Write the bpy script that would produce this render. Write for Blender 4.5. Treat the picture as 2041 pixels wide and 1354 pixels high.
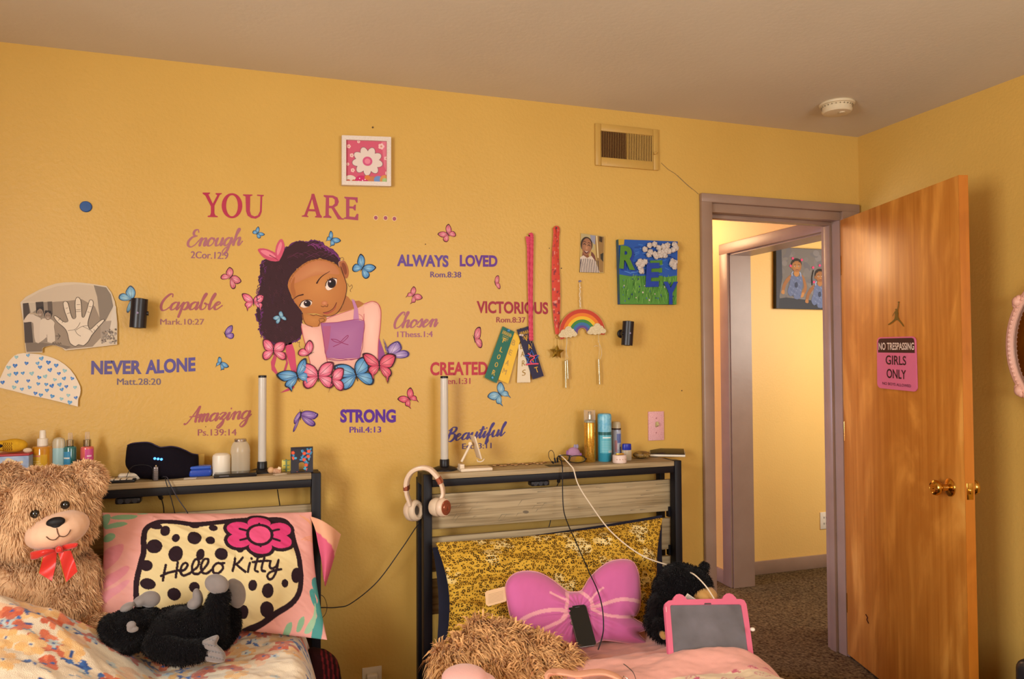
import bpy, bmesh, math, random
import numpy as np
from mathutils import Vector, Matrix
from mathutils.geometry import tessellate_polygon

for o in list(bpy.data.objects):
    bpy.data.objects.remove(o)
SC = bpy.context.scene
COL = SC.collection
random.seed(7)
RNG = np.random.default_rng(7)

# ------------------------------------------------------------------ camera
IW, IH, FPX = 2041.0, 1354.0, 1482.6
YAW, PITCH, ROLL = 0.32196, 0.026256, -0.0054919
CAM = np.array([0.0, -2.841, 1.397])


def cam_axes():
    cy, sy, cp, sp = math.cos(YAW), math.sin(YAW), math.cos(PITCH), math.sin(PITCH)
    f = np.array([sy * cp, cy * cp, sp])
    r = np.array([cy, -sy, 0.0])
    u = np.cross(r, f)
    cr, sr = math.cos(ROLL), math.sin(ROLL)
    return cr * r + sr * u, -sr * r + cr * u, f


CR, CU, CF = cam_axes()
cd = bpy.data.cameras.new('camera')
cam = bpy.data.objects.new('camera', cd)
COL.objects.link(cam)
cd.sensor_fit = 'HORIZONTAL'
cd.sensor_width = 36.0
cd.lens = 36.0 * FPX / IW
cd.clip_start = 0.05
cam.matrix_world = Matrix(((CR[0], CU[0], -CF[0], CAM[0]), (CR[1], CU[1], -CF[1], CAM[1]),
                           (CR[2], CU[2], -CF[2], CAM[2]), (0, 0, 0, 1)))
SC.camera = cam

# ------------------------------------------------------------------ world, light, exposure
SC.view_settings.view_transform = 'Standard'
SC.view_settings.look = 'None'
SC.view_settings.gamma = 1.0
SC.view_settings.use_curve_mapping = False
SC.view_settings.exposure = -0.05
SC.cycles.max_bounces = 10
SC.cycles.diffuse_bounces = 6
SC.cycles.transmission_bounces = 8
SC.cycles.transparent_max_bounces = 12
SC.cycles.sample_clamp_indirect = 4.0
SC.cycles.caustics_reflective = False
SC.cycles.caustics_refractive = False

wd = bpy.data.worlds.new('sky')
SC.world = wd
wd.use_nodes = True
wn = wd.node_tree
wn.nodes.clear()
wo = wn.nodes.new('ShaderNodeOutputWorld')
wb = wn.nodes.new('ShaderNodeBackground')
wb.inputs[0].default_value = (0.62, 0.75, 1.0, 1)
wb.inputs[1].default_value = 1.0
wn.links.new(wb.outputs[0], wo.inputs[0])


def area(name, loc, target, sx, sy, watts, color):
    l = bpy.data.lights.new(name, 'AREA')
    l.shape = 'RECTANGLE'
    l.size, l.size_y, l.energy, l.color = sx, sy, watts, color
    o = bpy.data.objects.new(name, l)
    COL.objects.link(o)
    o.location = loc
    o.rotation_euler = (Vector(target) - Vector(loc)).to_track_quat('-Z', 'Y').to_euler()
    return o


# daylight coming in through the two windows behind the camera, and the hall's lamp
area('daylight_left_window', (-1.52, -2.55, 1.55), (0.6, -2.3, 1.35), 1.1, 1.1, 96, (1.0, 0.985, 0.97))
area('daylight_front_window', (1.55, -3.62, 1.55), (1.3, 0.0, 1.3), 1.3, 1.1, 48, (1.0, 0.985, 0.97))
area('daylight_hall', (0.55, 0.85, 1.3), (2.6, 0.7, 0.1), 0.5, 1.0, 34, (0.62, 0.64, 1.0))
area('daylight_far_room', (3.9, -0.2, 1.7), (3.4, 1.24, 1.2), 0.9, 0.9, 34, (1.0, 0.95, 0.85))


# ------------------------------------------------------------------ pixel helpers
def ray(px, py):
    return CR * ((px - IW / 2) / FPX) - CU * ((py - IH / 2) / FPX) + CF


def Y(px, py, y=0.0):
    """Point of the plane y = const seen at a pixel of the photograph."""
    v = ray(px, py)
    return CAM + v * ((y - CAM[1]) / v[1])


def Zp(px, py, z):
    v = ray(px, py)
    return CAM + v * ((z - CAM[2]) / v[2])


def Xp(px, py, x):
    v = ray(px, py)
    return CAM + v * ((x - CAM[0]) / v[0])


def PL(px, py, p0, n):
    v = ray(px, py)
    return CAM + v * (np.dot(np.array(p0) - CAM, n) / np.dot(v, n))


def scale_at(p):
    """metres per photo pixel at a point."""
    return float(np.dot(np.array(p) - CAM, CF)) / FPX


def hexc(h):
    h = h.lstrip('#')
    out = []
    for i in (0, 2, 4):
        c = int(h[i:i + 2], 16) / 255.0
        out.append(c / 12.92 if c <= 0.04045 else ((c + 0.055) / 1.055) ** 2.4)
    return (out[0], out[1], out[2], 1.0)


def mixc(a, b, t):
    return tuple(a[i] * (1 - t) + b[i] * t for i in range(3)) + (1.0,)


# ------------------------------------------------------------------ materials
MATS = {}


def mat(name, color='#808080', rough=0.6, metal=0.0, var=0.0, vscale=8.0, color2=None, stretch=None,
        bump=0.0, bscale=60.0, trans=0.0, alpha=1.0, coat=0.0, emit=None, emit_s=0.0, attr=False, spec=0.4,
        sheen=0.0, detail=4.0, ior=1.45):
    if name in MATS:
        return MATS[name]
    m = bpy.data.materials.new(name)
    m.use_nodes = True
    nt = m.node_tree
    b = nt.nodes['Principled BSDF']
    b.inputs['Roughness'].default_value = rough
    b.inputs['Metallic'].default_value = metal
    b.inputs['Specular IOR Level'].default_value = spec
    b.inputs['IOR'].default_value = ior
    if trans:
        b.inputs['Transmission Weight'].default_value = trans
    if alpha < 1:
        b.inputs['Alpha'].default_value = alpha
    if coat:
        b.inputs['Coat Weight'].default_value = coat
        b.inputs['Coat Roughness'].default_value = 0.15
    if sheen:
        b.inputs['Sheen Weight'].default_value = sheen
    if emit:
        b.inputs['Emission Color'].default_value = hexc(emit)
        b.inputs['Emission Strength'].default_value = emit_s
    tc = nt.nodes.new('ShaderNodeTexCoord')
    co = tc.outputs['Object']
    if stretch:
        mp = nt.nodes.new('ShaderNodeMapping')
        mp.inputs['Scale'].default_value = stretch
        nt.links.new(co, mp.inputs['Vector'])
        co = mp.outputs['Vector']
    base = None
    if attr:
        at = nt.nodes.new('ShaderNodeAttribute')
        at.attribute_name = 'Col'
        base = at.outputs['Color']
    if var or color2:
        ns = nt.nodes.new('ShaderNodeTexNoise')
        ns.inputs['Scale'].default_value = vscale
        ns.inputs['Detail'].default_value = detail
        nt.links.new(co, ns.inputs['Vector'])
        mx = nt.nodes.new('ShaderNodeMix')
        mx.data_type = 'RGBA'
        rp = nt.nodes.new('ShaderNodeMapRange')
        rp.inputs['From Min'].default_value = 0.32
        rp.inputs['From Max'].default_value = 0.68
        nt.links.new(ns.outputs['Fac'], rp.inputs['Value'])
        if attr:
            hv = nt.nodes.new('ShaderNodeHueSaturation')
            mr = nt.nodes.new('ShaderNodeMapRange')
            mr.inputs['To Min'].default_value = 1 - var
            mr.inputs['To Max'].default_value = 1 + var
            nt.links.new(ns.outputs['Fac'], mr.inputs['Value'])
            nt.links.new(mr.outputs[0], hv.inputs['Value'])
            nt.links.new(base, hv.inputs['Color'])
            base = hv.outputs['Color']
        else:
            c = hexc(color)
            c2 = hexc(color2) if color2 else tuple(min(1, x * (1 + var)) for x in c[:3]) + (1,)
            c1 = c if color2 else tuple(x * (1 - var) for x in c[:3]) + (1,)
            mx.inputs['A'].default_value = c1
            mx.inputs['B'].default_value = c2
            nt.links.new(rp.outputs[0], mx.inputs['Factor'])
            base = mx.outputs['Result']
    if base is not None:
        nt.links.new(base, b.inputs['Base Color'])
    else:
        b.inputs['Base Color'].default_value = hexc(color)
    if bump:
        n2 = nt.nodes.new('ShaderNodeTexNoise')
        n2.inputs['Scale'].default_value = bscale
        n2.inputs['Detail'].default_value = 3.0
        nt.links.new(co, n2.inputs['Vector'])
        bp = nt.nodes.new('ShaderNodeBump')
        bp.inputs['Strength'].default_value = 1.0
        bp.inputs['Distance'].default_value = bump
        nt.links.new(n2.outputs['Fac'], bp.inputs['Height'])
        nt.links.new(bp.outputs['Normal'], b.inputs['Normal'])
    MATS[name] = m
    return m


def glass(name, color='#ffffff', rough=0.05, alpha=0.25):
    """thin clear plastic: mostly see-through, with a gloss."""
    if name in MATS:
        return MATS[name]
    m = bpy.data.materials.new(name)
    m.use_nodes = True
    nt = m.node_tree
    nt.nodes.clear()
    out = nt.nodes.new('ShaderNodeOutputMaterial')
    tr = nt.nodes.new('ShaderNodeBsdfTransparent')
    tr.inputs[0].default_value = mixc((1, 1, 1, 1), hexc(color), 0.5)
    pb = nt.nodes.new('ShaderNodeBsdfPrincipled')
    pb.inputs['Base Color'].default_value = hexc(color)
    pb.inputs['Roughness'].default_value = rough
    mx = nt.nodes.new('ShaderNodeMixShader')
    fr = nt.nodes.new('ShaderNodeLayerWeight')
    fr.inputs[0].default_value = 0.35
    ad = nt.nodes.new('ShaderNodeMath')
    ad.operation = 'MULTIPLY_ADD'
    ad.inputs[1].default_value = 0.6
    ad.inputs[2].default_value = alpha
    ad.use_clamp = True
    nt.links.new(fr.outputs['Facing'], ad.inputs[0])
    nt.links.new(ad.outputs[0], mx.inputs[0])
    nt.links.new(tr.outputs[0], mx.inputs[1])
    nt.links.new(pb.outputs[0], mx.inputs[2])
    nt.links.new(mx.outputs[0], out.inputs[0])
    MATS[name] = m
    return m


def wood(name, c1, c2, c3, axis='Z', scale=1.0, rough=0.45, coat=0.0, rot=None, bands=9.0, streak=0.5):
    """grain along an axis: a stretched noise, a warped band figure and fine streaks."""
    if name in MATS:
        return MATS[name]
    m = bpy.data.materials.new(name)
    m.use_nodes = True
    nt = m.node_tree
    b = nt.nodes['Principled BSDF']
    b.inputs['Roughness'].default_value = rough
    b.inputs['Coat Weight'].default_value = coat
    b.inputs['Coat Roughness'].default_value = 0.2
    tc = nt.nodes.new('ShaderNodeTexCoord')
    mp = nt.nodes.new('ShaderNodeMapping')
    s = {'X': (0.18, 1, 1), 'Z': (1, 1, 0.3)}[axis]
    mp.inputs['Scale'].default_value = [q * scale for q in s]
    if rot:
        mp.inputs['Rotation'].default_value = rot
    nt.links.new(tc.outputs['Object'], mp.inputs['Vector'])
    n1 = nt.nodes.new('ShaderNodeTexNoise')
    n1.inputs['Scale'].default_value = 4.5
    n1.inputs['Detail'].default_value = 5
    n1.inputs['Distortion'].default_value = 1.9
    nt.links.new(mp.outputs[0], n1.inputs['Vector'])
    mul = nt.nodes.new('ShaderNodeMath')
    mul.operation = 'MULTIPLY'
    mul.inputs[1].default_value = bands
    nt.links.new(n1.outputs['Fac'], mul.inputs[0])
    sn = nt.nodes.new('ShaderNodeMath')
    sn.operation = 'SINE'
    nt.links.new(mul.outputs[0], sn.inputs[0])
    n2 = nt.nodes.new('ShaderNodeTexNoise')
    n2.inputs['Scale'].default_value = 55
    n2.inputs['Detail'].default_value = 4
    mp2 = nt.nodes.new('ShaderNodeMapping')
    s2 = {'X': (0.03, 1, 1), 'Z': (1, 1, 0.03)}[axis]
    mp2.inputs['Scale'].default_value = [q * scale for q in s2]
    nt.links.new(tc.outputs['Object'], mp2.inputs['Vector'])
    nt.links.new(mp2.outputs[0], n2.inputs['Vector'])
    ad = nt.nodes.new('ShaderNodeMath')
    ad.operation = 'MULTIPLY_ADD'
    ad.inputs[1].default_value = 0.28
    nt.links.new(sn.outputs[0], ad.inputs[0])
    ml = nt.nodes.new('ShaderNodeMath')
    ml.operation = 'MULTIPLY_ADD'
    ml.inputs[1].default_value = streak * 2
    ml.inputs[2].default_value = 0.5 - streak
    nt.links.new(n2.outputs['Fac'], ml.inputs[0])
    nt.links.new(ml.outputs[0], ad.inputs[2])
    cr = nt.nodes.new('ShaderNodeValToRGB')
    e = cr.color_ramp.elements
    e[0].position, e[0].color = 0.15, hexc(c1)
    e[1].position, e[1].color = 0.9, hexc(c3)
    k = e.new(0.5)
    k.color = hexc(c2)
    nt.links.new(ad.outputs[0], cr.inputs[0])
    nt.links.new(cr.outputs[0], b.inputs['Base Color'])
    MATS[name] = m
    return m


PRINT = mat('printed_ink', attr=True, rough=0.55, spec=0.3)
PRINT_GLOSS = mat('glossy_print', attr=True, rough=0.25, spec=0.5)
CLOTH = mat('printed_cloth', attr=True, rough=0.85, spec=0.15, bump=0.0006, bscale=900)
FUR = mat('plush_fur', attr=True, rough=0.9, spec=0.05, sheen=0.1)


# ------------------------------------------------------------------ object helpers
def root(name, label, cat, loc=(0, 0, 0), group=None):
    o = bpy.data.objects.new(name, None)
    o.empty_display_size = 0.03
    COL.objects.link(o)
    o.location = [float(x) for x in loc]
    return tag(o, label, cat, group)


def tag(o, label, cat, group=None, kind=None):
    if label:
        o['label'] = label
    if cat:
        o['category'] = cat
    if group:
        o['group'] = group
    if kind:
        o['kind'] = kind
    return o


def world_loc(p):
    v = np.zeros(3)
    while p is not None:
        v += np.array(p.location)
        p = p.parent
    return v


def rotm(rx=0, ry=0, rz=0):
    return np.array((Matrix.Rotation(rz, 3, 'Z') @ Matrix.Rotation(ry, 3, 'Y') @ Matrix.Rotation(rx, 3, 'X')))


def basis(z, x=(1, 0, 0)):
    """3x3 whose columns are x', y', z' with z' along z."""
    z = np.array(z, float)
    z /= np.linalg.norm(z)
    x = np.array(x, float)
    x = x - z * np.dot(x, z)
    if np.linalg.norm(x) < 1e-6:
        x = np.array([0, 1.0, 0]) - z * z[1]
    x /= np.linalg.norm(x)
    return np.stack([x, np.cross(z, x), z], 1)


def spline(pts, n=6, closed=False):
    P = [np.array(p, float) for p in pts]
    out = []
    N = len(P)
    rng = range(N) if closed else range(N - 1)
    for i in rng:
        p1, p2 = P[i], P[(i + 1) % N]
        p0 = P[i - 1] if (closed or i > 0) else 2 * p1 - p2
        p3 = P[(i + 2) % N] if (closed or i + 2 < N) else 2 * p2 - p1
        for k in range(n):
            t = k / n
            out.append(0.5 * (2 * p1 + (p2 - p0) * t + (2 * p0 - 5 * p1 + 4 * p2 - p3) * t * t
                              + (3 * p1 - p0 - 3 * p2 + p3) * t ** 3))
    if not closed:
        out.append(P[-1])
    return out


class MB:
    """collects shapes (world coordinates) into one mesh object."""

    def __init__(self):
        self.v, self.f, self.c, self.m = [], [], [], []
        self.cur = (0.5, 0.5, 0.5, 1)
        self.mi = 0

    def add(self, verts, faces, col=None):
        b = len(self.v)
        self.v.extend([tuple(float(q) for q in p) for p in verts])
        self.f.extend([tuple(b + i for i in f) for f in faces])
        self.m.extend([self.mi] * len(faces))
        if col is None or (len(col) == 4 and not hasattr(col[0], '__len__')):
            self.c.extend([col or self.cur] * len(verts))
        else:
            self.c.extend(col)
        return self

    def box(self, lo, hi, R=None, o=(0, 0, 0), bev=0.0, seg=2):
        bm = bmesh.new()
        bmesh.ops.create_cube(bm, size=1)
        for q in bm.verts:
            q.co = Vector([(lo[i] + hi[i]) / 2 + q.co[i] * (hi[i] - lo[i]) for i in range(3)])
        if bev:
            bmesh.ops.bevel(bm, geom=list(bm.edges), offset=bev, segments=seg, affect='EDGES', profile=0.5)
        self._bm(bm, R, o)
        return self

    def _bm(self, bm, R=None, o=(0, 0, 0)):
        bm.verts.index_update()
        V = np.array([q.co for q in bm.verts])
        if R is not None:
            V = V @ np.array(R).T
        V = V + np.array(o)
        self.add(V, [[q.index for q in f.verts] for f in bm.faces])
        bm.free()

    def prism(self, poly, off, bev=0.0):
        """polygon (3D points) extruded by a vector, both ends closed."""
        off = np.array(off, float)
        P = [np.array(p, float) for p in poly]
        n = len(P)
        tri = tessellate_polygon([[Vector(p) for p in P]])
        V = P + [p + off for p in P]
        F = [tuple(t) for t in tri] + [tuple(n + i for i in reversed(t)) for t in tri]
        F += [(i, (i + 1) % n, n + (i + 1) % n, n + i) for i in range(n)]
        return self.add(V, F)

    def tube(self, path, r, n=8, closed=False, caps=True):
        P = [np.array(p, float) for p in path]
        N = len(P)
        rr = r if hasattr(r, '__len__') else [r] * N
        V, F = [], []
        x = None
        for i in range(N):
            a = P[(i - 1) % N] if (closed or i > 0) else P[i]
            b = P[(i + 1) % N] if (closed or i < N - 1) else P[i]
            t = b - a
            if np.linalg.norm(t) < 1e-9:
                t = np.array([0, 0, 1.0])
            B = basis(t, x if x is not None else (0.31, 0.77, 0.2))
            x = B[:, 0]
            for k in range(n):
                an = 2 * math.pi * k / n
                V.append(P[i] + rr[i] * (B[:, 0] * math.cos(an) + B[:, 1] * math.sin(an)))
        M = N if closed else N - 1
        for i in range(M):
            j = (i + 1) % N
            for k in range(n):
                k2 = (k + 1) % n
                F.append((i * n + k, i * n + k2, j * n + k2, j * n + k))
        if caps and not closed:
            F.append(tuple(range(n - 1, -1, -1)))
            F.append(tuple((N - 1) * n + k for k in range(n)))
        return self.add(V, F)

    def lathe(self, prof, o=(0, 0, 0), R=None, n=32, sx=1.0, sy=1.0):
        """profile of (radius, height) turned round the local z axis."""
        V, F = [], []
        for (r, z) in prof:
            for k in range(n):
                an = 2 * math.pi * k / n
                V.append((r * math.cos(an) * sx, r * math.sin(an) * sy, z))
        for i in range(len(prof) - 1):
            for k in range(n):
                k2 = (k + 1) % n
                F.append((i * n + k, i * n + k2, (i + 1) * n + k2, (i + 1) * n + k))
        if prof[0][0] > 1e-6:
            F.append(tuple(range(n - 1, -1, -1)))
        if prof[-1][0] > 1e-6:
            F.append(tuple((len(prof) - 1) * n + k for k in range(n)))
        V = np.array(V)
        if R is not None:
            V = V @ np.array(R).T
        return self.add(V + np.array(o), F)

    def ball(self, c, r, R=None, u=20, v=12):
        r = r if hasattr(r, '__len__') else (r, r, r)
        bm = bmesh.new()
        bmesh.ops.create_uvsphere(bm, u_segments=u, v_segments=v, radius=1)
        for q in bm.verts:
            q.co = Vector((q.co.x * r[0], q.co.y * r[1], q.co.z * r[2]))
        self._bm(bm, R, c)
        return self

    def grid(self, P, col=None, wrap=False):
        """P: (m, n, 3) array of points."""
        m, n = P.shape[:2]
        F = []
        for i in range(m - 1):
            for j in range(n if wrap else n - 1):
                j2 = (j + 1) % n
                F.append((i * n + j, i * n + j2, (i + 1) * n + j2, (i + 1) * n + j))
        c = None if col is None else [tuple(q) for q in col.reshape(-1, 4)]
        return self.add(P.reshape(-1, 3), F, c)

    def build(self, name, material, parent=None, smooth=35, weld=False, bev=0.0, label=None, kind=None, org=None):
        me = bpy.data.meshes.new(name)
        V = np.array(self.v)
        if parent is not None:
            off = world_loc(parent)
        elif org is not None:
            off = np.array(org, float)
        else:
            lo, hi = V.min(0), V.max(0)
            off = np.array([(lo[0] + hi[0]) / 2, (lo[1] + hi[1]) / 2, lo[2]])
        me.from_pydata((V - off).tolist(), [], self.f)
        mats = material if isinstance(material, (list, tuple)) else [material]
        for q in mats:
            me.materials.append(q)
        me.polygons.foreach_set('material_index', self.m)
        ca = me.color_attributes.new('Col', 'FLOAT_COLOR', 'POINT')
        ca.data.foreach_set('color', np.array(self.c, np.float32).ravel())
        bm = bmesh.new()
        bm.from_mesh(me)
        if weld:
            bmesh.ops.remove_doubles(bm, verts=bm.verts, dist=1e-5)
        bmesh.ops.recalc_face_normals(bm, faces=bm.faces) if smooth is not None else None
        if bev:
            ed = [e for e in bm.edges if len(e.link_faces) == 2 and e.calc_face_angle(0) > 0.6]
            bmesh.ops.bevel(bm, geom=ed, offset=bev, segments=2, affect='EDGES', profile=0.5)
        if smooth:
            th = math.radians(smooth)
            for f in bm.faces:
                f.smooth = True
            for e in bm.edges:
                if len(e.link_faces) != 2 or e.calc_face_angle(0) > th:
                    e.smooth = False
        bm.to_mesh(me)
        bm.free()
        o = bpy.data.objects.new(name, me)
        COL.objects.link(o)
        if parent is not None:
            o.parent = parent
        else:
            o.location = off
        if label:
            o['label'] = label
        if kind:
            o['kind'] = kind
        return o


def struct(o, label=None):
    o['kind'] = 'structure'
    if label:
        o['label'] = label
    return o


# ------------------------------------------------------------------ flat art: polygons in photo pixels laid on a real plane
FONT_CACHE = {}


def text_tris(s, bold=0.0):
    key = (s, bold)
    if key in FONT_CACHE:
        return FONT_CACHE[key]
    cu = bpy.data.curves.new('t', 'FONT')
    cu.body = s
    cu.offset = bold
    cu.resolution_u = 4
    ob = bpy.data.objects.new('t', cu)
    COL.objects.link(ob)
    bpy.context.view_layer.update()
    dg = bpy.context.evaluated_depsgraph_get()
    me = bpy.data.meshes.new_from_object(ob.evaluated_get(dg))
    me.calc_loop_triangles()
    V = np.array([v.co[:2] for v in me.vertices])
    T = [tuple(t.vertices) for t in me.loop_triangles]
    lo, hi = V.min(0), V.max(0)
    V = (V - lo) / np.maximum(hi - lo, 1e-9)
    bpy.data.objects.remove(ob)
    bpy.data.curves.remove(cu)
    bpy.data.meshes.remove(me)
    FONT_CACHE[key] = (V, T)
    return V, T


def wall_plane(y0=-0.0008, step=0.0003):
    return lambda px, py, l: Y(px, py, y0 - step * l)


class Art:
    def __init__(self, t=(0, 0, 1), plane=None):
        self.t = t
        self.plane = plane or wall_plane()
        self.V, self.F, self.C = [], [], []
        self.n = {}

    def _p(self, p):
        return (self.t[0] + p[0] / self.t[2], self.t[1] + p[1] / self.t[2])

    def _add(self, pts, faces, cols, layer, ramp=0.0):
        b = len(self.V)
        k = self.n[layer] = self.n.get(layer, -1) + 1      # later marks lie a hair above earlier ones
        layer = layer + (k % 24) * .04
        n = max(1, len(pts) - 1)
        self.V += [self._p(p) + (layer + ramp * i / n,) for i, p in enumerate(pts)]
        self.F += [tuple(b + i for i in f) for f in faces]
        self.C += cols

    def poly(self, pts, col, layer=0, sm=0, cen=None, ccol=None):
        """filled outline; with cen/ccol a fan from a centre colour to the rim colour."""
        pts = spline(pts, sm, True) if sm else pts
        col = hexc(col) if isinstance(col, str) else col
        if cen is not None:
            ccol = hexc(ccol) if isinstance(ccol, str) else ccol
            n = len(pts)
            self._add(list(pts) + [cen], [(i, (i + 1) % n, n) for i in range(n)], [col] * n + [ccol], layer)
        else:
            tri = tessellate_polygon([[Vector((p[0], p[1], 0)) for p in pts]])
            self._add(list(pts), tri, [col] * len(pts), layer)
        return self

    def ell(self, cx, cy, rx, ry=None, col='#000000', layer=0, rot=0.0, n=20, ccol=None):
        ry = rx if ry is None else ry
        c, s = math.cos(rot), math.sin(rot)
        pts = []
        for k in range(n):
            a = 2 * math.pi * k / n
            u, v = rx * math.cos(a), ry * math.sin(a)
            pts.append((cx + u * c - v * s, cy + u * s + v * c))
        return self.poly(pts, col, layer, cen=(cx, cy), ccol=ccol or col)

    def ring(self, cx, cy, r0, r1, a0, a1, col, layer, n=28):
        pts, F = [], []
        for k in range(n + 1):
            a = a0 + (a1 - a0) * k / n
            pts += [(cx + r0 * math.cos(a), cy - r0 * math.sin(a)), (cx + r1 * math.cos(a), cy - r1 * math.sin(a))]
        for k in range(n):
            F.append((2 * k, 2 * k + 1, 2 * k + 3, 2 * k + 2))
        col = hexc(col) if isinstance(col, str) else col
        self._add(pts, F, [col] * len(pts), layer)
        return self

    def stroke(self, pts, w, col, layer=0, sm=5, w2=None, brush=0.0):
        P = spline(pts, sm) if sm and len(pts) > 2 else [np.array(p, float) for p in pts]
        col = hexc(col) if isinstance(col, str) else col
        n = len(P)
        out, F = [], []
        for i in range(n):
            t = P[min(i + 1, n - 1)] - P[max(i - 1, 0)]
            L = np.hypot(*t) or 1.0
            t = t / L
            ww = w if w2 is None else w + (w2 - w) * i / max(1, n - 1)
            if brush:
                ww = ww * (1 - brush + 2 * brush * max(0.0, t[1]) ** 0.8)
            nn = np.array([-t[1], t[0]]) * ww / 2
            out += [tuple(P[i] + nn), tuple(P[i] - nn)]
        for i in range(n - 1):
            F.append((2 * i, 2 * i + 1, 2 * i + 3, 2 * i + 2))
        self._add(out, F, [col] * len(out), layer, .1 if n > 6 else 0.0)
        for e in (P[0], P[-1]):
            wr = (w if e is P[0] or w2 is None else w2) / 2 * (1 - brush * 0.5)
            if wr > 0.4:
                self.ell(e[0], e[1], wr, wr, col, layer, n=8)
        return self

    def text(self, s, bl, br, tl, col, layer=0, bold=0.0):
        V, T = text_tris(s, max(bold, 0.0))
        bl, br, tl = np.array(bl, float), np.array(br, float), np.array(tl, float)
        if bold < 0:      # double strike for a heavier face
            d = np.array([bold, 0.0])
            self.text(s, bl + d, br + d, tl + d, col, layer)
            bl, br, tl = bl - d, br - d, tl - d
        pts = [tuple(bl + (br - bl) * a + (tl - bl) * b) for a, b in V]
        col = hexc(col) if isinstance(col, str) else col
        self._add(pts, T, [col] * len(pts), layer)
        return self

    def build(self, name, parent=None, material=None, label=None):
        mb = MB()
        P = [self.plane(*q) for q in self.V]
        mb.v = [tuple(p) for p in P]
        mb.f = self.F
        mb.c = self.C
        mb.m = [0] * len(self.F)
        # faces look towards the camera
        V = np.array(mb.v)
        ff = []
        for f in mb.f:
            a, b, c = V[f[0]], V[f[1]], V[f[2]]
            nrm = np.cross(b - a, c - a)
            ff.append(f if np.dot(nrm, CAM - a) >= 0 else tuple(reversed(f)))
        mb.f = ff
        return mb.build(name, material or PRINT, parent, smooth=None, label=label)


# ------------------------------------------------------------------ raster-like painting on dense grids (vertex colours)
class Canvas:
    """paints shapes given in pixel units on arrays of coordinates (X, Yv)."""

    def __init__(self, X, Yv, base):
        self.X, self.Y = X, Yv
        self.c = np.empty(X.shape + (4,), np.float32)
        self.c[...] = hexc(base) if isinstance(base, str) else base

    def _set(self, mask, col, a=1.0):
        col = np.array(hexc(col) if isinstance(col, str) else col, np.float32)
        self.c[mask] = self.c[mask] * (1 - a) + col * a

    def _box(self, lo, hi):
        return (self.X >= lo[0]) & (self.X <= hi[0]) & (self.Y >= lo[1]) & (self.Y <= hi[1])

    def poly(self, pts, col, sm=0, a=1.0):
        P = np.array(spline(pts, sm, True) if sm else pts, float)
        b = np.nonzero(self._box(P.min(0), P.max(0)))
        x, y = self.X[b], self.Y[b]
        ins = np.zeros(x.shape, bool)
        for i in range(len(P)):
            x1, y1 = P[i]
            x2, y2 = P[(i + 1) % len(P)]
            if y1 == y2:
                continue
            cnd = (y1 > y) != (y2 > y)
            ins ^= cnd & (x < (x2 - x1) * (y - y1) / (y2 - y1) + x1)
        m = np.zeros(self.X.shape, bool)
        m[b] = ins
        self._set(m, col, a)
        return self

    def ell(self, cx, cy, rx, ry, col, rot=0.0, a=1.0):
        R = max(rx, ry)
        b = np.nonzero(self._box((cx - R, cy - R), (cx + R, cy + R)))
        dx, dy = self.X[b] - cx, self.Y[b] - cy
        c, s = math.cos(rot), math.sin(rot)
        ins = ((dx * c + dy * s) / rx) ** 2 + ((-dx * s + dy * c) / ry) ** 2 <= 1
        m = np.zeros(self.X.shape, bool)
        m[b] = ins
        self._set(m, col, a)
        return self

    def stroke(self, pts, w, col, sm=6, a=1.0):
        P = np.array(spline(pts, sm) if sm and len(pts) > 2 else pts, float)
        b = np.nonzero(self._box(P.min(0) - w, P.max(0) + w))
        x, y = self.X[b], self.Y[b]
        d = np.full(x.shape, 1e9)
        for i in range(len(P) - 1):
            ax, ay = P[i]
            ex, ey = P[i + 1] - P[i]
            L = ex * ex + ey * ey + 1e-9
            t = np.clip(((x - ax) * ex + (y - ay) * ey) / L, 0, 1)
            d = np.minimum(d, np.hypot(x - ax - t * ex, y - ay - t * ey))
        m = np.zeros(self.X.shape, bool)
        m[b] = d <= w / 2
        self._set(m, col, a)
        return self


# ------------------------------------------------------------------ noise for cloth
def vnoise(x, y, seed=0):
    def h(i, j):
        n = (i.astype(np.int64) * 374761393 + j.astype(np.int64) * 668265263 + seed * 974711) & 0x7fffffff
        n = ((n ^ (n >> 13)) * 1274126177) & 0x7fffffff
        return ((n ^ (n >> 16)) & 0xffff) / 65535.0
    i, j = np.floor(x), np.floor(y)
    fx, fy = x - i, y - j
    fx, fy = fx * fx * (3 - 2 * fx), fy * fy * (3 - 2 * fy)
    return ((h(i, j) * (1 - fx) + h(i + 1, j) * fx) * (1 - fy) + (h(i, j + 1) * (1 - fx) + h(i + 1, j + 1) * fx) * fy) * 2 - 1


def fbm(x, y, seed=0, o=3):
    s, a = 0, 1.0
    for k in range(o):
        s = s + a * vnoise(x, y, seed + k)
        x, y, a = x * 2.03, y * 2.03, a * 0.5
    return s


def sstep(a, b, x):
    t = np.clip((x - a) / (b - a), 0, 1)
    return t * t * (3 - 2 * t)


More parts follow.
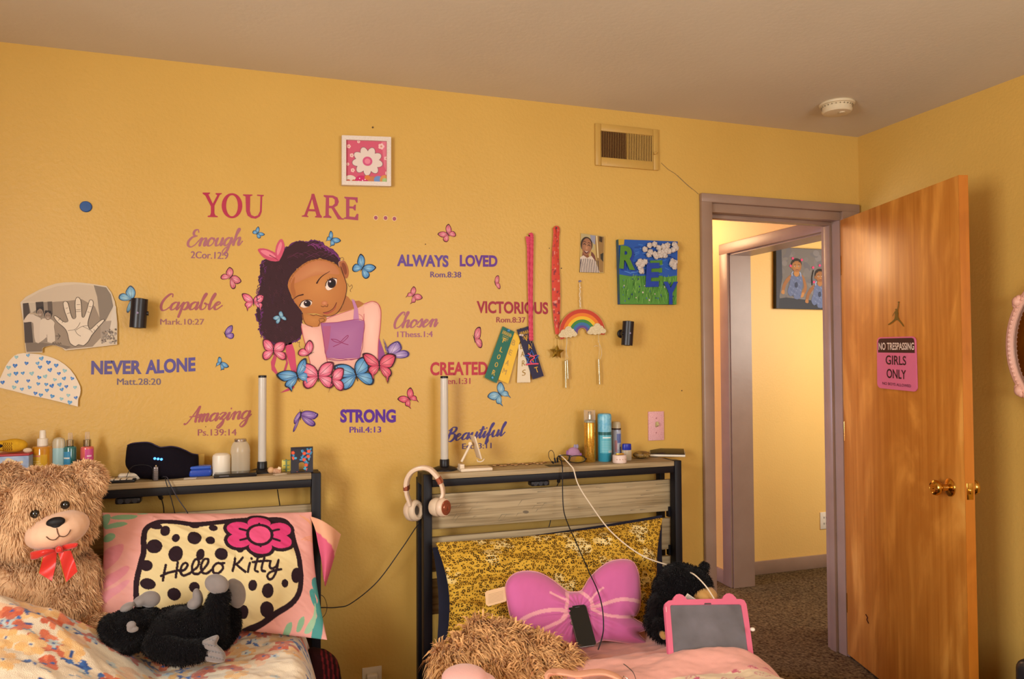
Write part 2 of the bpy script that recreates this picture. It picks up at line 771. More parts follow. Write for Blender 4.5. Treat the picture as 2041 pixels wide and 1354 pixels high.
# ------------------------------------------------------------------ plush bodies: blended ellipsoids with a coat of fur
def blob(parts, voxel=0.008, smooth=6):
    """parts: (centre, radii, rotation 3x3 or None) or ('tube', path, radii). Returns (verts, polygons)."""
    mb = MB()
    for p in parts:
        if isinstance(p[0], str):
            mb.tube(p[1], p[2], n=14)
            mb.ball(p[1][0], p[2][0] if hasattr(p[2], '__len__') else p[2])
            mb.ball(p[1][-1], p[2][-1] if hasattr(p[2], '__len__') else p[2])
        else:
            mb.ball(p[0], p[1], p[2] if len(p) > 2 else None)
    ob = mb.build('b', PRINT, smooth=None, org=(0, 0, 0))
    md = ob.modifiers.new('r', 'REMESH')
    md.mode = 'VOXEL'
    md.voxel_size = voxel
    sm = ob.modifiers.new('s', 'SMOOTH')
    sm.factor, sm.iterations = 0.5, smooth
    bpy.context.view_layer.update()
    dg = bpy.context.evaluated_depsgraph_get()
    me = bpy.data.meshes.new_from_object(ob.evaluated_get(dg))
    V = np.array([v.co[:] for v in me.vertices])
    F = [tuple(p.vertices) for p in me.polygons]
    old = ob.data
    bpy.data.objects.remove(ob)
    bpy.data.meshes.remove(old)
    bpy.data.meshes.remove(me)
    return V, F


def vnormals(V, F):
    N = np.zeros_like(V)
    for k in (3, 4):
        A = np.array([f for f in F if len(f) == k])
        if len(A) == 0:
            continue
        n = np.cross(V[A[:, 1]] - V[A[:, 0]], V[A[:, 2]] - V[A[:, 0]])
        for c in range(k):
            np.add.at(N, A[:, c], n)
    return N / (np.linalg.norm(N, axis=1, keepdims=True) + 1e-12)


def fur(mb, V, F, n, length, width, color, comb=(0, 0, -1), lay=0.7, jit=0.5, var=0.18, keep=None, lock=0.0, droop=0.35, seed=1):
    """adds n tapering tufts over a closed body (V, F) to the builder mb."""
    rg = np.random.default_rng(seed)
    T = []
    for f in F:
        T.append((f[0], f[1], f[2]))
        if len(f) == 4:
            T.append((f[0], f[2], f[3]))
    T = np.array(T)
    N = vnormals(V, F)
    ar = np.linalg.norm(np.cross(V[T[:, 1]] - V[T[:, 0]], V[T[:, 2]] - V[T[:, 0]]), axis=1)
    idx = rg.choice(len(T), n, p=ar / ar.sum())
    u, v = rg.random(n), rg.random(n)
    fl = u + v > 1
    u[fl], v[fl] = 1 - u[fl], 1 - v[fl]
    t = T[idx]
    P = V[t[:, 0]] * (1 - u - v)[:, None] + V[t[:, 1]] * u[:, None] + V[t[:, 2]] * v[:, None]
    Nn = N[t[:, 0]] * (1 - u - v)[:, None] + N[t[:, 1]] * u[:, None] + N[t[:, 2]] * v[:, None]
    Nn /= np.linalg.norm(Nn, axis=1, keepdims=True) + 1e-9
    if keep is not None:
        k = keep(P)
        P, Nn = P[k], Nn[k]
        n = len(P)
    cb = np.array(comb, float)
    cb = cb[None, :] - Nn * (Nn @ cb)[:, None]
    if lock:      # neighbouring tufts lean the same way, in locks
        q = P / lock
        a = np.stack([vnoise(q[:, 0] + q[:, 1] * 1.7, q[:, 2] + 3.1, seed), vnoise(q[:, 1] + 5.0, q[:, 2] + q[:, 0], seed + 5),
                      vnoise(q[:, 2] - q[:, 1], q[:, 0] + 9.0, seed + 9)], 1)
        cb = cb + a * 1.1
    D = Nn * (1 - lay) + cb * lay + rg.normal(0, jit, (n, 3)) * 0.35
    D /= np.linalg.norm(D, axis=1, keepdims=True) + 1e-9
    S = np.cross(D, Nn + rg.normal(0, 0.3, (n, 3)))
    S /= np.linalg.norm(S, axis=1, keepdims=True) + 1e-9
    L = length * rg.uniform(0.6, 1.25, n)[:, None]
    Wd = width * rg.uniform(0.7, 1.3, n)[:, None]
    P = P - Nn * 0.001
    mid = P + D * L * 0.55 + Nn * L * 0.08
    tip = P + D * L + np.array([0, 0, -1]) * L * droop
    vs = np.stack([P - S * Wd * 0.5, P + S * Wd * 0.5, mid + S * Wd * 0.42, mid - S * Wd * 0.42, tip], 1).reshape(-1, 3)
    base = np.arange(n) * 5
    fs = [(b, b + 1, b + 2, b + 3) for b in base] + [(b + 3, b + 2, b + 4) for b in base]
    col = np.array(color if not isinstance(color, str) else hexc(color))
    k = 1 + rg.uniform(-var, var, n)
    cc = np.ones((n, 5, 4))
    cc[:, :, :3] = (col[:3][None, :] * k[:, None])[:, None, :]
    mb.add(vs, fs, [tuple(q) for q in np.clip(cc, 0, 1).reshape(-1, 4)])
    return mb

# ================================================================== THE ROOM
ZC, XR, XL, YF, YB = 2.455, 2.707, -1.5, -3.6, 0.11
OX0, OX1, OZ = 1.875, 2.59, 2.052
WALL = mat('yellow_wall_paint', '#C49C4C', rough=0.42, color2='#CBA454', vscale=1.3, bump=0.0011, bscale=85, spec=0.35)
CEIL = mat('ceiling_paint', '#C6BBA6', rough=0.75, color2='#CCC2AE', vscale=1.5, bump=0.0006, bscale=60, spec=0.2)
TRIM = mat('mauve_brown_trim_paint', '#8E7462', rough=0.35, color2='#977D6B', vscale=6, bump=0.0004, bscale=40, spec=0.5)
CARPET = mat('brown_carpet', '#3E2C1C', rough=0.95, color2='#86704E', vscale=85, bump=0.012, bscale=240, spec=0.05, detail=8)
WHITEP = mat('white_plastic', '#DCD2C0', rough=0.35, spec=0.5)


def boxes(name, lst, m, bev=0.0, label=None):
    mb = MB()
    for lo, hi in lst:
        mb.box(lo, hi, bev=bev)
    return struct(mb.build(name, m), label)


boxes('floor', [((XL - .1, YF - .1, -.1), (5.0, 2.75, 0))], CARPET, label='brown carpet running from the bedroom into the hall')
boxes('ceiling', [((XL - .1, YF - .1, ZC), (5.0, 2.75, ZC + .1))], CEIL, label='dull beige painted ceiling')
wallb = boxes('wall_back', [((XL, 0, 0), (OX0, YB, ZC)), ((OX1, 0, 0), (XR, YB, ZC)), ((OX0, 0, OZ), (OX1, YB, ZC))], WALL,
              label='yellow wall behind the two headboards with the lettering on it')
boxes('wall_right', [((XR, YF, 0), (XR + .12, YB, ZC))], WALL, label='yellow side wall behind the open wooden door')
boxes('wall_left', [((XL - .1, YF, 0), (XL, -3.1, ZC)), ((XL - .1, -2.0, 0), (XL, YB, ZC)), ((XL - .1, -3.1, 0), (XL, -2.0, 1.0)),
                    ((XL - .1, -3.1, 2.1), (XL, -2.0, ZC))], WALL)
boxes('wall_front', [((XL, YF - .1, 0), (0.9, YF, ZC)), ((2.2, YF - .1, 0), (XR, YF, ZC)), ((0.9, YF - .1, 0), (2.2, YF, 1.0)),
                     ((0.9, YF - .1, 2.1), (2.2, YF, ZC))], WALL)
WFR = mat('white_window_frame', '#E8E2D6', rough=0.4)
boxes('window_1', [((XL - .08, -3.1, 1.0), (XL - .03, -2.0, 1.05)), ((XL - .08, -3.1, 2.05), (XL - .03, -2.0, 2.1)),
                   ((XL - .08, -3.1, 1.05), (XL - .03, -3.05, 2.05)), ((XL - .08, -2.05, 1.05), (XL - .03, -2.0, 2.05))], WFR)
boxes('window_2', [((0.9, YF - .08, 1.0), (2.2, YF - .03, 1.05)), ((0.9, YF - .08, 2.05), (2.2, YF - .03, 2.1)),
                   ((0.9, YF - .08, 1.05), (0.95, YF - .03, 2.05)), ((2.15, YF - .08, 1.05), (2.2, YF - .03, 2.05))], WFR)

# hairline crack from the vent down to the door casing
a = Art(plane=wall_plane(-0.0004))
a.stroke([(1318, 325), (1332, 338), (1345, 346), (1358, 358), (1372, 371), (1383, 379), (1392, 387)], 1.0, '#6B5A3C', 0, sm=2)
a.stroke([(1350, 350), (1368, 367), (1380, 377)], 1.5, '#7A6848', 0, sm=2)
for x, y, r in [(848, 487, 1.2), (1119, 535, 1.3), (1359, 779, 1.3), (1095, 495, 1.0), (743, 254, 2.0), (410, 851, 1.0)]:
    a.ell(x, y, r, r, '#5A4526', 0)
a.build('hairline_crack', wallb, label='hairline crack and pin holes in the yellow paint')

# bedroom door casing, jamb and stop
cz = 2.124
mb = MB()
mb.box((1.823, -.022, 0), (1.878, 0, 2.09), bev=.006)
mb.box((2.588, -.022, 0), (2.689, 0, 2.09), bev=.006)
mb.box((1.8222, -.024, 2.084), (2.6905, 0, cz), bev=.006)
struct(mb.build('trim_1', TRIM, smooth=40), 'mauve brown casing round the open bedroom doorway')
mb = MB()
mb.box((OX0 - .02, -.003, 0), (OX0 + .006, YB + .009, 2.05))
mb.box((2.586, -.003, 0), (2.61, YB + .009, 2.05))
mb.box((OX0, -.004, 2.046), (2.59, YB + .01, 2.086))
mb.box((OX0, .05, 2.03), (2.59, .09, 2.05), bev=.003)
mb.box((2.573, .0505, 0), (2.59, .0895, 2.033), bev=.003)
mb.box((OX0, .0505, 0), (OX0 + .014, .0895, 2.033), bev=.003)
mb.box((2.596, YB, 0), (2.66, YB + .016, 2.1), bev=.005)
mb.box((1.80, YB, 0), (1.872, YB + .016, 2.1), bev=.005)
struct(mb.build('trim_2', TRIM, smooth=40), 'mauve brown door jamb and stop of the bedroom doorway')
mb = MB()
p = Y(1424, 946, .0)
mb.box((OX0 + .005, .012, p[2] - .03), (OX0 + .008, .045, p[2] + .03))
struct(mb.build('trim_3', mat('dark_brass', '#5A3E1E', rough=.4, metal=.7), smooth=None), 'dark strike plate in the left door jamb')

# hall and the far room
XH = 2.711
HALL = mat('hall_yellow_paint', '#DDB468', rough=0.45, color2='#E2BA6E', vscale=1.5, bump=0.001, bscale=85)
boxes('wall_hall', [((XH, YB, 0), (XH + .14, .24, ZC)), ((XH, 1.052, 0), (XH + .14, 2.7, ZC)), ((XH, .24, 2.035), (XH + .14, 1.052, ZC))], HALL,
      label='hall side wall with a second doorway in it')
boxes('wall_hall_end', [((.3, 2.6, 0), (XH, 2.7, ZC)), ((.2, YB, 0), (.3, 2.7, ZC))], HALL)
boxes('wall_far', [((XH + .14, 1.245, 0), (4.9, 1.345, ZC))], HALL, label='pale yellow wall of the room across the hall')
boxes('wall_far_side', [((4.8, -1.7, 0), (4.9, 1.245, ZC)), ((XR + .12, -1.7, 0), (4.8, -1.6, ZC))], HALL)
mb = MB()
mb.box((XH - .02, 1.052, 0), (XH, 1.139, 2.042), bev=.006)
mb.box((XH - .02, .165, 0), (XH, .24, 2.042), bev=.008)
mb.box((XH - .022, .164, 2.035), (XH, 1.14, 2.102), bev=.006)
struct(mb.build('trim_4', TRIM, smooth=40), 'mauve brown casing of the second doorway across the hall')
mb = MB()
mb.box((XH - .004, 1.046, 0), (XH + .145, 1.06, 2.04))
mb.box((XH - .004, .234, 0), (XH + .145, .246, 2.04))
mb.box((XH - .004, .24, 2.026), (XH + .145, 1.052, 2.04))
struct(mb.build('trim_5', TRIM, smooth=40), 'mauve brown jamb lining the second doorway')
boxes('baseboard_hall', [((XH - .014, 1.14, 0), (XH, 2.6, .085))], TRIM, bev=.003)
boxes('baseboard_far', [((XH + .14, 1.231, 0), (4.8, 1.245, .085))], TRIM, bev=.003)
boxes('baseboard_back', [((XL, -.014, 0), (1.822, 0, .09))], TRIM, bev=.003)
boxes('baseboard_right', [((XR - .014, YF, 0), (XR, -.03, .09))], TRIM, bev=.003)

# hall ceiling lamp, out of sight above the door head
hl = root('ceiling_lamp', 'round frosted glass lamp on the hall ceiling', 'lamp', (2.3, 1.62, ZC))
mb = MB().lathe([(.075, 0), (.075, -.018), (.06, -.022)], (2.3, 1.62, ZC), n=32)
mb.build('base', WHITEP, hl)
mb = MB().lathe([(.072, -.02), (.085, -.045), (.075, -.075), (.045, -.095), (0, -.1)], (2.3, 1.62, ZC), n=32)
mb.build('lamp_shade', mat('lit_lamp_glass', '#FFF0D0', rough=.3, emit='#FFC878', emit_s=6.0), hl)
pl = bpy.data.lights.new('hall_lamp_light', 'POINT')
pl.energy, pl.color, pl.shadow_soft_size = 40, (1.0, 0.62, 0.32), 0.2
po = bpy.data.objects.new('hall_lamp_light', pl)
COL.objects.link(po)
po.location = (2.3, 1.62, ZC - .17)

# ------------------------------------------------------------------ the open wooden door
DH = np.array([2.588, -.002, 0.0])
DD = np.array([-.236, -.838, 0.0]) / math.hypot(.236, .838)
DN = np.array([DD[1], -DD[0], 0.0])
DW = 0.871
if DN[0] > 0:
    DN = -DN


def door_plane(off=0.0):
    return lambda px, py, l: PL(px, py, DH + DN * (off + l * .00025), DN)


DOORW = wood('varnished_door_veneer', '#AE6A20', '#D4923E', '#E8B460', axis='Z', scale=.8, rough=0.46, coat=0.12, bands=9.0, streak=.22)
DOORE = wood('varnished_door_edge', '#8A4A10', '#A86018', '#B86E20', axis='Z', scale=1.5, rough=0.35, bands=5.0, streak=.2)
door = bpy.data.objects.new('door_1', None)
COL.objects.link(door)
door.location = tuple(DH)
struct(door, 'varnished orange wooden door standing open into the room')
Rd = np.stack([DD, -DN, np.array([0, 0, 1.0])], 1)   # local x along the door, y away from the camera side
mb = MB()
mb.box((0, .0012, .012), (DW - .0015, .0348, 2.046), Rd, DH, bev=.0012)
mb.build('door_panel', DOORW, door)
mb = MB()
mb.box((DW - .0015, .0006, .012), (DW, .0354, 2.046), Rd, DH)
mb.build('edge_strip', DOORE, door)
BRASS = mat('polished_brass', '#C89B4A', rough=0.16, metal=1.0)
kp = PL(1893, 972, DH, DN)
for sgn, nm in ((1, 'knob'), (-1, 'knob')):
    o_ = kp if sgn > 0 else kp - DN * .036
    B = basis(DN * sgn)
    mb = MB()
    mb.lathe([(.033, 0), (.032, .004), (.024, .009), (.013, .012), (.011, .03), (.017, .036), (.026, .044), (.0285, .053),
              (.026, .061), (.019, .066), (.017, .064), (.0, .064)], o_, B, n=36)
    k = mb.build(nm, BRASS, door, label='brass door knob')
    if sgn > 0:
        m2 = MB().lathe([(.0045, .063), (.0045, .067), (0, .067)], o_, B, n=16)
        m2.build('lock_button', BRASS, k)
mb = MB()
mb.box((DW - .0005, .006, kp[2] - .029), (DW + .0012, .030, kp[2] + .029), Rd, DH, bev=.0005)
lp = mb.build('latch_plate', BRASS, door, label='brass latch plate')
mb = MB()
mb.box((DW + .001, .012, kp[2] - .009), (DW + .008, .024, kp[2] + .009), Rd, DH, bev=.002)
mb.build('latch_bolt', BRASS, lp)
for hz in (.25, 1.05, 1.83):
    mb = MB().tube([DH + np.array([0.004, -.008, hz - .045]), DH + np.array([0.004, -.008, hz + .045])], .006, 10)
    mb.build('hinge', BRASS, door)
mb = Art(t=(1380, 800, 2.445), plane=door_plane(.0003))
mb.stroke([(845, 1040), (853, 1055), (850, 1065), (858, 1082)], 5, '#4A1E08', 0, sm=3)
mb.build('scratch', door, label='dark scratch in the veneer')

# sign and emblem on the door
sg = root('door_sign', 'pink and black sign reading no trespassing, girls only, on the wooden door', 'sign', PL(1786, 775, DH, DN))
SIGNT = (1380, 360, 3.077)


def rrect_px(x0, y0, x1, y1, r, skew=0.0, n=6):
    pts = []
    for cx, cy, a0 in ((x1 - r, y0 + r, -90), (x1 - r, y1 - r, 0), (x0 + r, y1 - r, 90), (x0 + r, y0 + r, 180)):
        for k in range(n + 1):
            an = math.radians(a0 + 90 * k / n)
            x, y = cx + r * math.cos(an), cy + r * math.sin(an)
            pts.append((x + skew * (y - y0), y + 0))
    return pts


def sgq(u, v):
    """sign-local 0..100 coordinates to the zoomed pixel quad."""
    tl, tr, br, bl = (1131, 962), (1368, 956), (1378, 1297), (1134, 1272)
    u, v = u / 100, v / 100
    x = (tl[0] * (1 - u) + tr[0] * u) * (1 - v) + (bl[0] * (1 - u) + br[0] * u) * v
    y = (tl[1] * (1 - u) + tr[1] * u) * (1 - v) + (bl[1] * (1 - u) + br[1] * u) * v
    return (x, y)


pts = [sgq(*p) for p in rrect_px(0, 0, 100, 100, 9)]
mb = MB()
ring = [np.array(door_plane(.004)(SIGNT[0] + p[0] / SIGNT[2], SIGNT[1] + p[1] / SIGNT[2], 0)) for p in pts]
mb.prism(ring, -DN * .0035)
mb.build('panel', mat('sign_pink', '#D8709F', rough=.4), sg, smooth=None)
a = Art(SIGNT, door_plane(.0042))
a.poly([sgq(*p) for p in [(3, 30), (3, 10), (5, 4), (10, 2.5), (90, 2.5), (95, 4), (97, 10), (97, 30)]], '#3A1E22', 0)
a.build('header_panel', sg)
a = Art(SIGNT, door_plane(.0042))
a.text('NO TRESPASSING', sgq(4.5, 25), sgq(95.5, 24.5), sgq(4.5, 10.5), '#E6D8D2', 2, .02)
a.build('header_lettering', sg)
a = Art(SIGNT, door_plane(.0042))
a.text('GIRLS', sgq(22, 53), sgq(74, 53), sgq(22, 35), '#33141E', 2, .015)
a.text('ONLY', sgq(24, 79), sgq(73, 79), sgq(24, 61), '#33141E', 2, .015)
a.text('NO BOYS ALLOWED', sgq(13, 92.5), sgq(85, 93), sgq(13, 87), '#6A3048', 2, .015)
a.build('lettering', sg)
a = Art(SIGNT, door_plane(.0006))
# leaping figure: raised arm with ball, body, legs spread wide
a.ell(1264, 747, 5, 5, '#6E5A22', 0, n=10)
a.stroke([(1263, 750), (1262, 770), (1257, 795)], 4.0, '#6E5A22', 0, sm=4, w2=6)
a.ell(1249, 793, 6, 7, '#6E5A22', 0, n=12)
a.poly([(1240, 802), (1258, 796), (1262, 815), (1260, 835), (1268, 850), (1252, 858), (1238, 850), (1242, 830)], '#6E5A22', 0)
a.stroke([(1242, 806), (1233, 820), (1226, 832)], 4, '#6E5A22', 0, sm=3, w2=3)
a.stroke([(1246, 848), (1228, 866), (1208, 880), (1202, 884)], 10, '#6E5A22', 0, sm=3, w2=5)
a.stroke([(1258, 848), (1274, 866), (1288, 884), (1294, 894)], 10, '#6E5A22', 0, sm=3, w2=5)
em = a.build('emblem_sticker')
tag(em, 'dark leaping figure emblem on the wooden door above the pink sign', 'sticker')

# ------------------------------------------------------------------ smoke detector on the ceiling
c = Zp(1668, 206, ZC)
sd = root('smoke_detector', 'round off-white smoke detector on the ceiling', 'smoke detector', c)
DET = mat('aged_white_plastic', '#CDBD9C', rough=0.45, var=.04)
MB().lathe([(.068, 0), (.070, -.004), (.069, -.009), (.063, -.012)], c, n=48).build('base_plate', DET, sd)
MB().lathe([(.060, -.010), (.0605, -.016), (.058, -.017), (.059, -.034), (.054, -.041), (.04, -.043), (0, -.0435)], c, n=48).build('housing', DET, sd)
mb = MB()
for k in range(24):
    an = 2 * math.pi * k / 24
    d = np.array([math.cos(an), math.sin(an), 0])
    mb.box((-.003, -.0012, -.002), (.003, .0012, .002), basis((0, 0, 1), d), c + d * .0598 + np.array([0, 0, -.0165]))
mb.build('slot_ring', mat('dark_slots', '#6E6048', rough=.8), sd)
MB().lathe([(.012, -.043), (.012, -.046), (.009, -.047), (0, -.047)], c + np.array([.006, -.022, 0]), n=24).build('test_button', DET, sd)

# ------------------------------------------------------------------ wall vent
v0, v1 = Y(1184.5, 246), Y(1311, 341)
x0, z1 = v0[0], v0[2] - .001
x1, z0 = v1[0], v1[2]
vn = root('air_vent', 'yellow painted metal air vent high on the wall above the doorway', 'vent', ((x0 + x1) / 2, 0, z0))
VENT = mat('vent_yellow_paint', '#BA944A', rough=.4, var=.04, bump=.0004, bscale=60)
ix0, ix1 = x0 + .026, x1 - .026
iz0, iz1 = z0 + .037, z1 - .03
mb = MB()
t = .011
for lo, hi in (((x0, -t, z0), (ix0, 0, z1)), ((ix1, -t, z0), (x1, 0, z1)), ((ix0, -t, z0), (ix1, 0, iz0)), ((ix0, -t, iz1), (ix1, 0, z1))):
    mb.box(lo, hi, bev=.003)
mb.build('vent_frame', VENT, vn)
MB().box((ix0, -.003, iz0), (ix1, -.001, iz1)).build('duct_backing', mat('dark_duct', '#4A2A12', rough=.9), vn)
mb = MB()
N = 31
for k in range(N):
    xx = ix0 + (ix1 - ix0) * (k + .5) / N
    an = math.radians(60 if k < N // 2 else -12)
    mb.box((-.0019, -.0004, iz0), (.0019, .0004, iz1), rotm(0, 0, an), (xx, -.007, 0))
mb.build('louvre', VENT, vn)
xm = (ix0 + ix1) / 2
MB().box((xm - .002, -.0085, iz0), (xm + .002, -.0035, iz1)).build('mullion', VENT, vn)
lv = Y(1302, 308)
mb = MB()
mb.box((lv[0] - .008, -.024, lv[2] - .004), (lv[0] + .002, -.008, lv[2] + .004), bev=.001)
mb.tube([(lv[0], -.02, lv[2]), (lv[0] + .009, -.022, lv[2] + .008)], .0025, 8)
mb.build('lever', VENT, vn)

# ------------------------------------------------------------------ oval pink mirror and dark case at the right edge
mc = np.array([XR, -.955, 1.435])
mr = root('mirror', 'oval pink framed mirror at the right edge on the yellow wall', 'mirror', mc + np.array([0, 0, -.27]))
PINKF = mat('pink_mirror_frame', '#D9A58E', rough=.4, var=.05)
Bm = np.stack([np.array([0, -1.0, 0]), np.array([0, 0, 1.0]), np.array([-1.0, 0, 0])], 1)
path = [mc + Bm @ np.array([.2 * math.cos(k / 48 * 2 * math.pi), .255 * math.sin(k / 48 * 2 * math.pi), .014]) for k in range(48)]
fr = MB().tube(path, .014, 10, closed=True).build('mirror_frame', PINKF, mr)
mb = MB()
for k in range(90):
    an = k / 90 * 2 * math.pi
    mb.ball(mc + Bm @ np.array([.194 * math.cos(an), .249 * math.sin(an), .027]), .0042, u=8, v=6)
mb.build('beading', PINKF, fr)
mb = MB()
for an in (math.radians(141), math.radians(39), math.radians(219), math.radians(321)):
    mb = MB()
    for dd, rr in ((0, .022), (.05, .016), (-.05, .016)):
        mb.ball(mc + Bm @ np.array([.208 * math.cos(an + dd), .265 * math.sin(an + dd), .018]), (rr, rr * .8, rr), u=14, v=10)
    mb.build('scroll_ornament', PINKF, mr)
mb = MB()
gl = [mc + Bm @ np.array([.19 * math.cos(k / 48 * 2 * math.pi), .245 * math.sin(k / 48 * 2 * math.pi), .008]) for k in range(48)]
mb.prism(gl, (.005, 0, 0))
mb.build('mirror_glass', mat('mirror_silver', '#B8B0A8', rough=.04, metal=1.0), mr, smooth=None)

bc = PL(2012, 1312, (0, -1.0, 0), np.array([0, 1.0, 0]))
bk = root('hard_case', 'black rounded hard case standing at the bottom right corner', 'suitcase', (bc[0] + .17, -1.1, 0))
GRY = mat('black_gloss_plastic', '#26262A', rough=.3, spec=.6)
topz = bc[2] + .004
mb = MB().box((bc[0] + .004, -1.2, .05), (min(bc[0] + .34, XR - .05), -1.0, topz), bev=.035, seg=5)
mb.build('shell', GRY, bk)
mb = MB().box((bc[0] + .03, -1.206, .1), (min(bc[0] + .31, XR - .07), -1.195, topz - .035), bev=.004)
mb.build('front_panel', mat('grey_plastic', '#55555A', rough=.35), bk)
for sx in (.05, .26):
    MB().lathe([(.025, -.012), (.025, .012)], (bc[0] + sx, -1.1, .025), basis((0, 1, 0)), n=20).build('wheel', GRY, bk)
mb = MB().tube([(bc[0] + .1, -1.1, topz - .01), (bc[0] + .1, -1.1, topz + .012), (bc[0] + .22, -1.1, topz + .012), (bc[0] + .22, -1.1, topz - .01)], .008, 8)
mb.build('handle', GRY, bk)


# ------------------------------------------------------------------ plates on the walls
def wall_box(name, x0p, y0p, x1p, y1p, t, material, parent=None, bev=.002, y=0.0):
    p, q = Y(x0p, y0p, y - t), Y(x1p, y1p, y - t)
    mb = MB().box((p[0], y - t, q[2]), (q[0], y, p[2]), bev=bev)
    return mb.build(name, material, parent)


GLIT = mat('pink_glitter', '#C27A86', rough=.3, color2='#F0C4C4', vscale=420, bump=.002, bscale=500, spec=.8, detail=2)
sw = root('light_switch', 'pink glitter light switch plate on the wall above the right headboard', 'light switch', Y(1308, 878))
wall_box('switch_plate', 1292.5, 821, 1324, 877.5, .007, GLIT, sw, .0015)
p = Y(1309, 848, -.012)
mb = MB().box((-.004, -.02, -.009), (.004, 0, .009), rotm(math.radians(-25)), (p[0], -.004, p[2]), bev=.001)
mb.build('toggle', mat('aged_toggle', '#B9AE7A', rough=.4), sw)
for yy in (834, 863):
    p = Y(1308.5, yy, -.008)
    MB().ball((p[0], -.007, p[2]), (.003, .0012, .003), u=12, v=8).build('screw', mat('pinkish_screw', '#A87070', rough=.4, metal=.5), sw)

ol = root('wall_outlet', 'white outlet plate low on the wall between the two beds', 'outlet', (Y(742, 1331)[0], 0, Y(742, 1331)[2] - .115))
p, q = Y(722, 1333, -.006), Y(761, 1330, -.006)
MB().box((p[0], -.006, p[2] - .115), (q[0], 0, p[2]), bev=.002).build('cover_plate', WHITEP, ol)
p, q = Y(731, 1347, -.03), Y(754, 1347, -.03)
ad = root('charger_plug', 'white charger block plugged into the outlet between the beds', 'charger', ((p[0] + q[0]) / 2, -.02, p[2] - .05))
MB().box((p[0], -.034, p[2] - .05), (q[0], -.0065, p[2]), bev=.006, seg=3).build('charger_body', WHITEP, ad)
MB().box((p[0] + .012, -.036, p[2] - .04), (q[0] - .012, -.033, p[2] - .034)).build('usb_port', mat('black_plastic', '#151418', rough=.4), ad)

fo = root('wall_outlet', 'cream outlet plate beyond the second doorway, half hidden by the door jamb', 'outlet', Y(1642, 1054, 1.245))
p, q = Y(1635, 1022, 1.239), Y(1653, 1054, 1.239)
MB().box((p[0], 1.239, q[2]), (p[0] + .075, 1.245, p[2]), bev=.002).build('cover_plate', WHITEP, fo)
for dz in (.02, -.02):
    mb = MB()
    for dx in (-.008, .008):
        cx_, cz_ = p[0] + .0375 + dx, (p[2] + q[2]) / 2 + dz
        mb.box((cx_ - .0015, 1.2375, cz_ - .006), (cx_ + .0015, 1.2392, cz_ + .006))
    mb.build('socket_slot', mat('black_plastic'), fo)

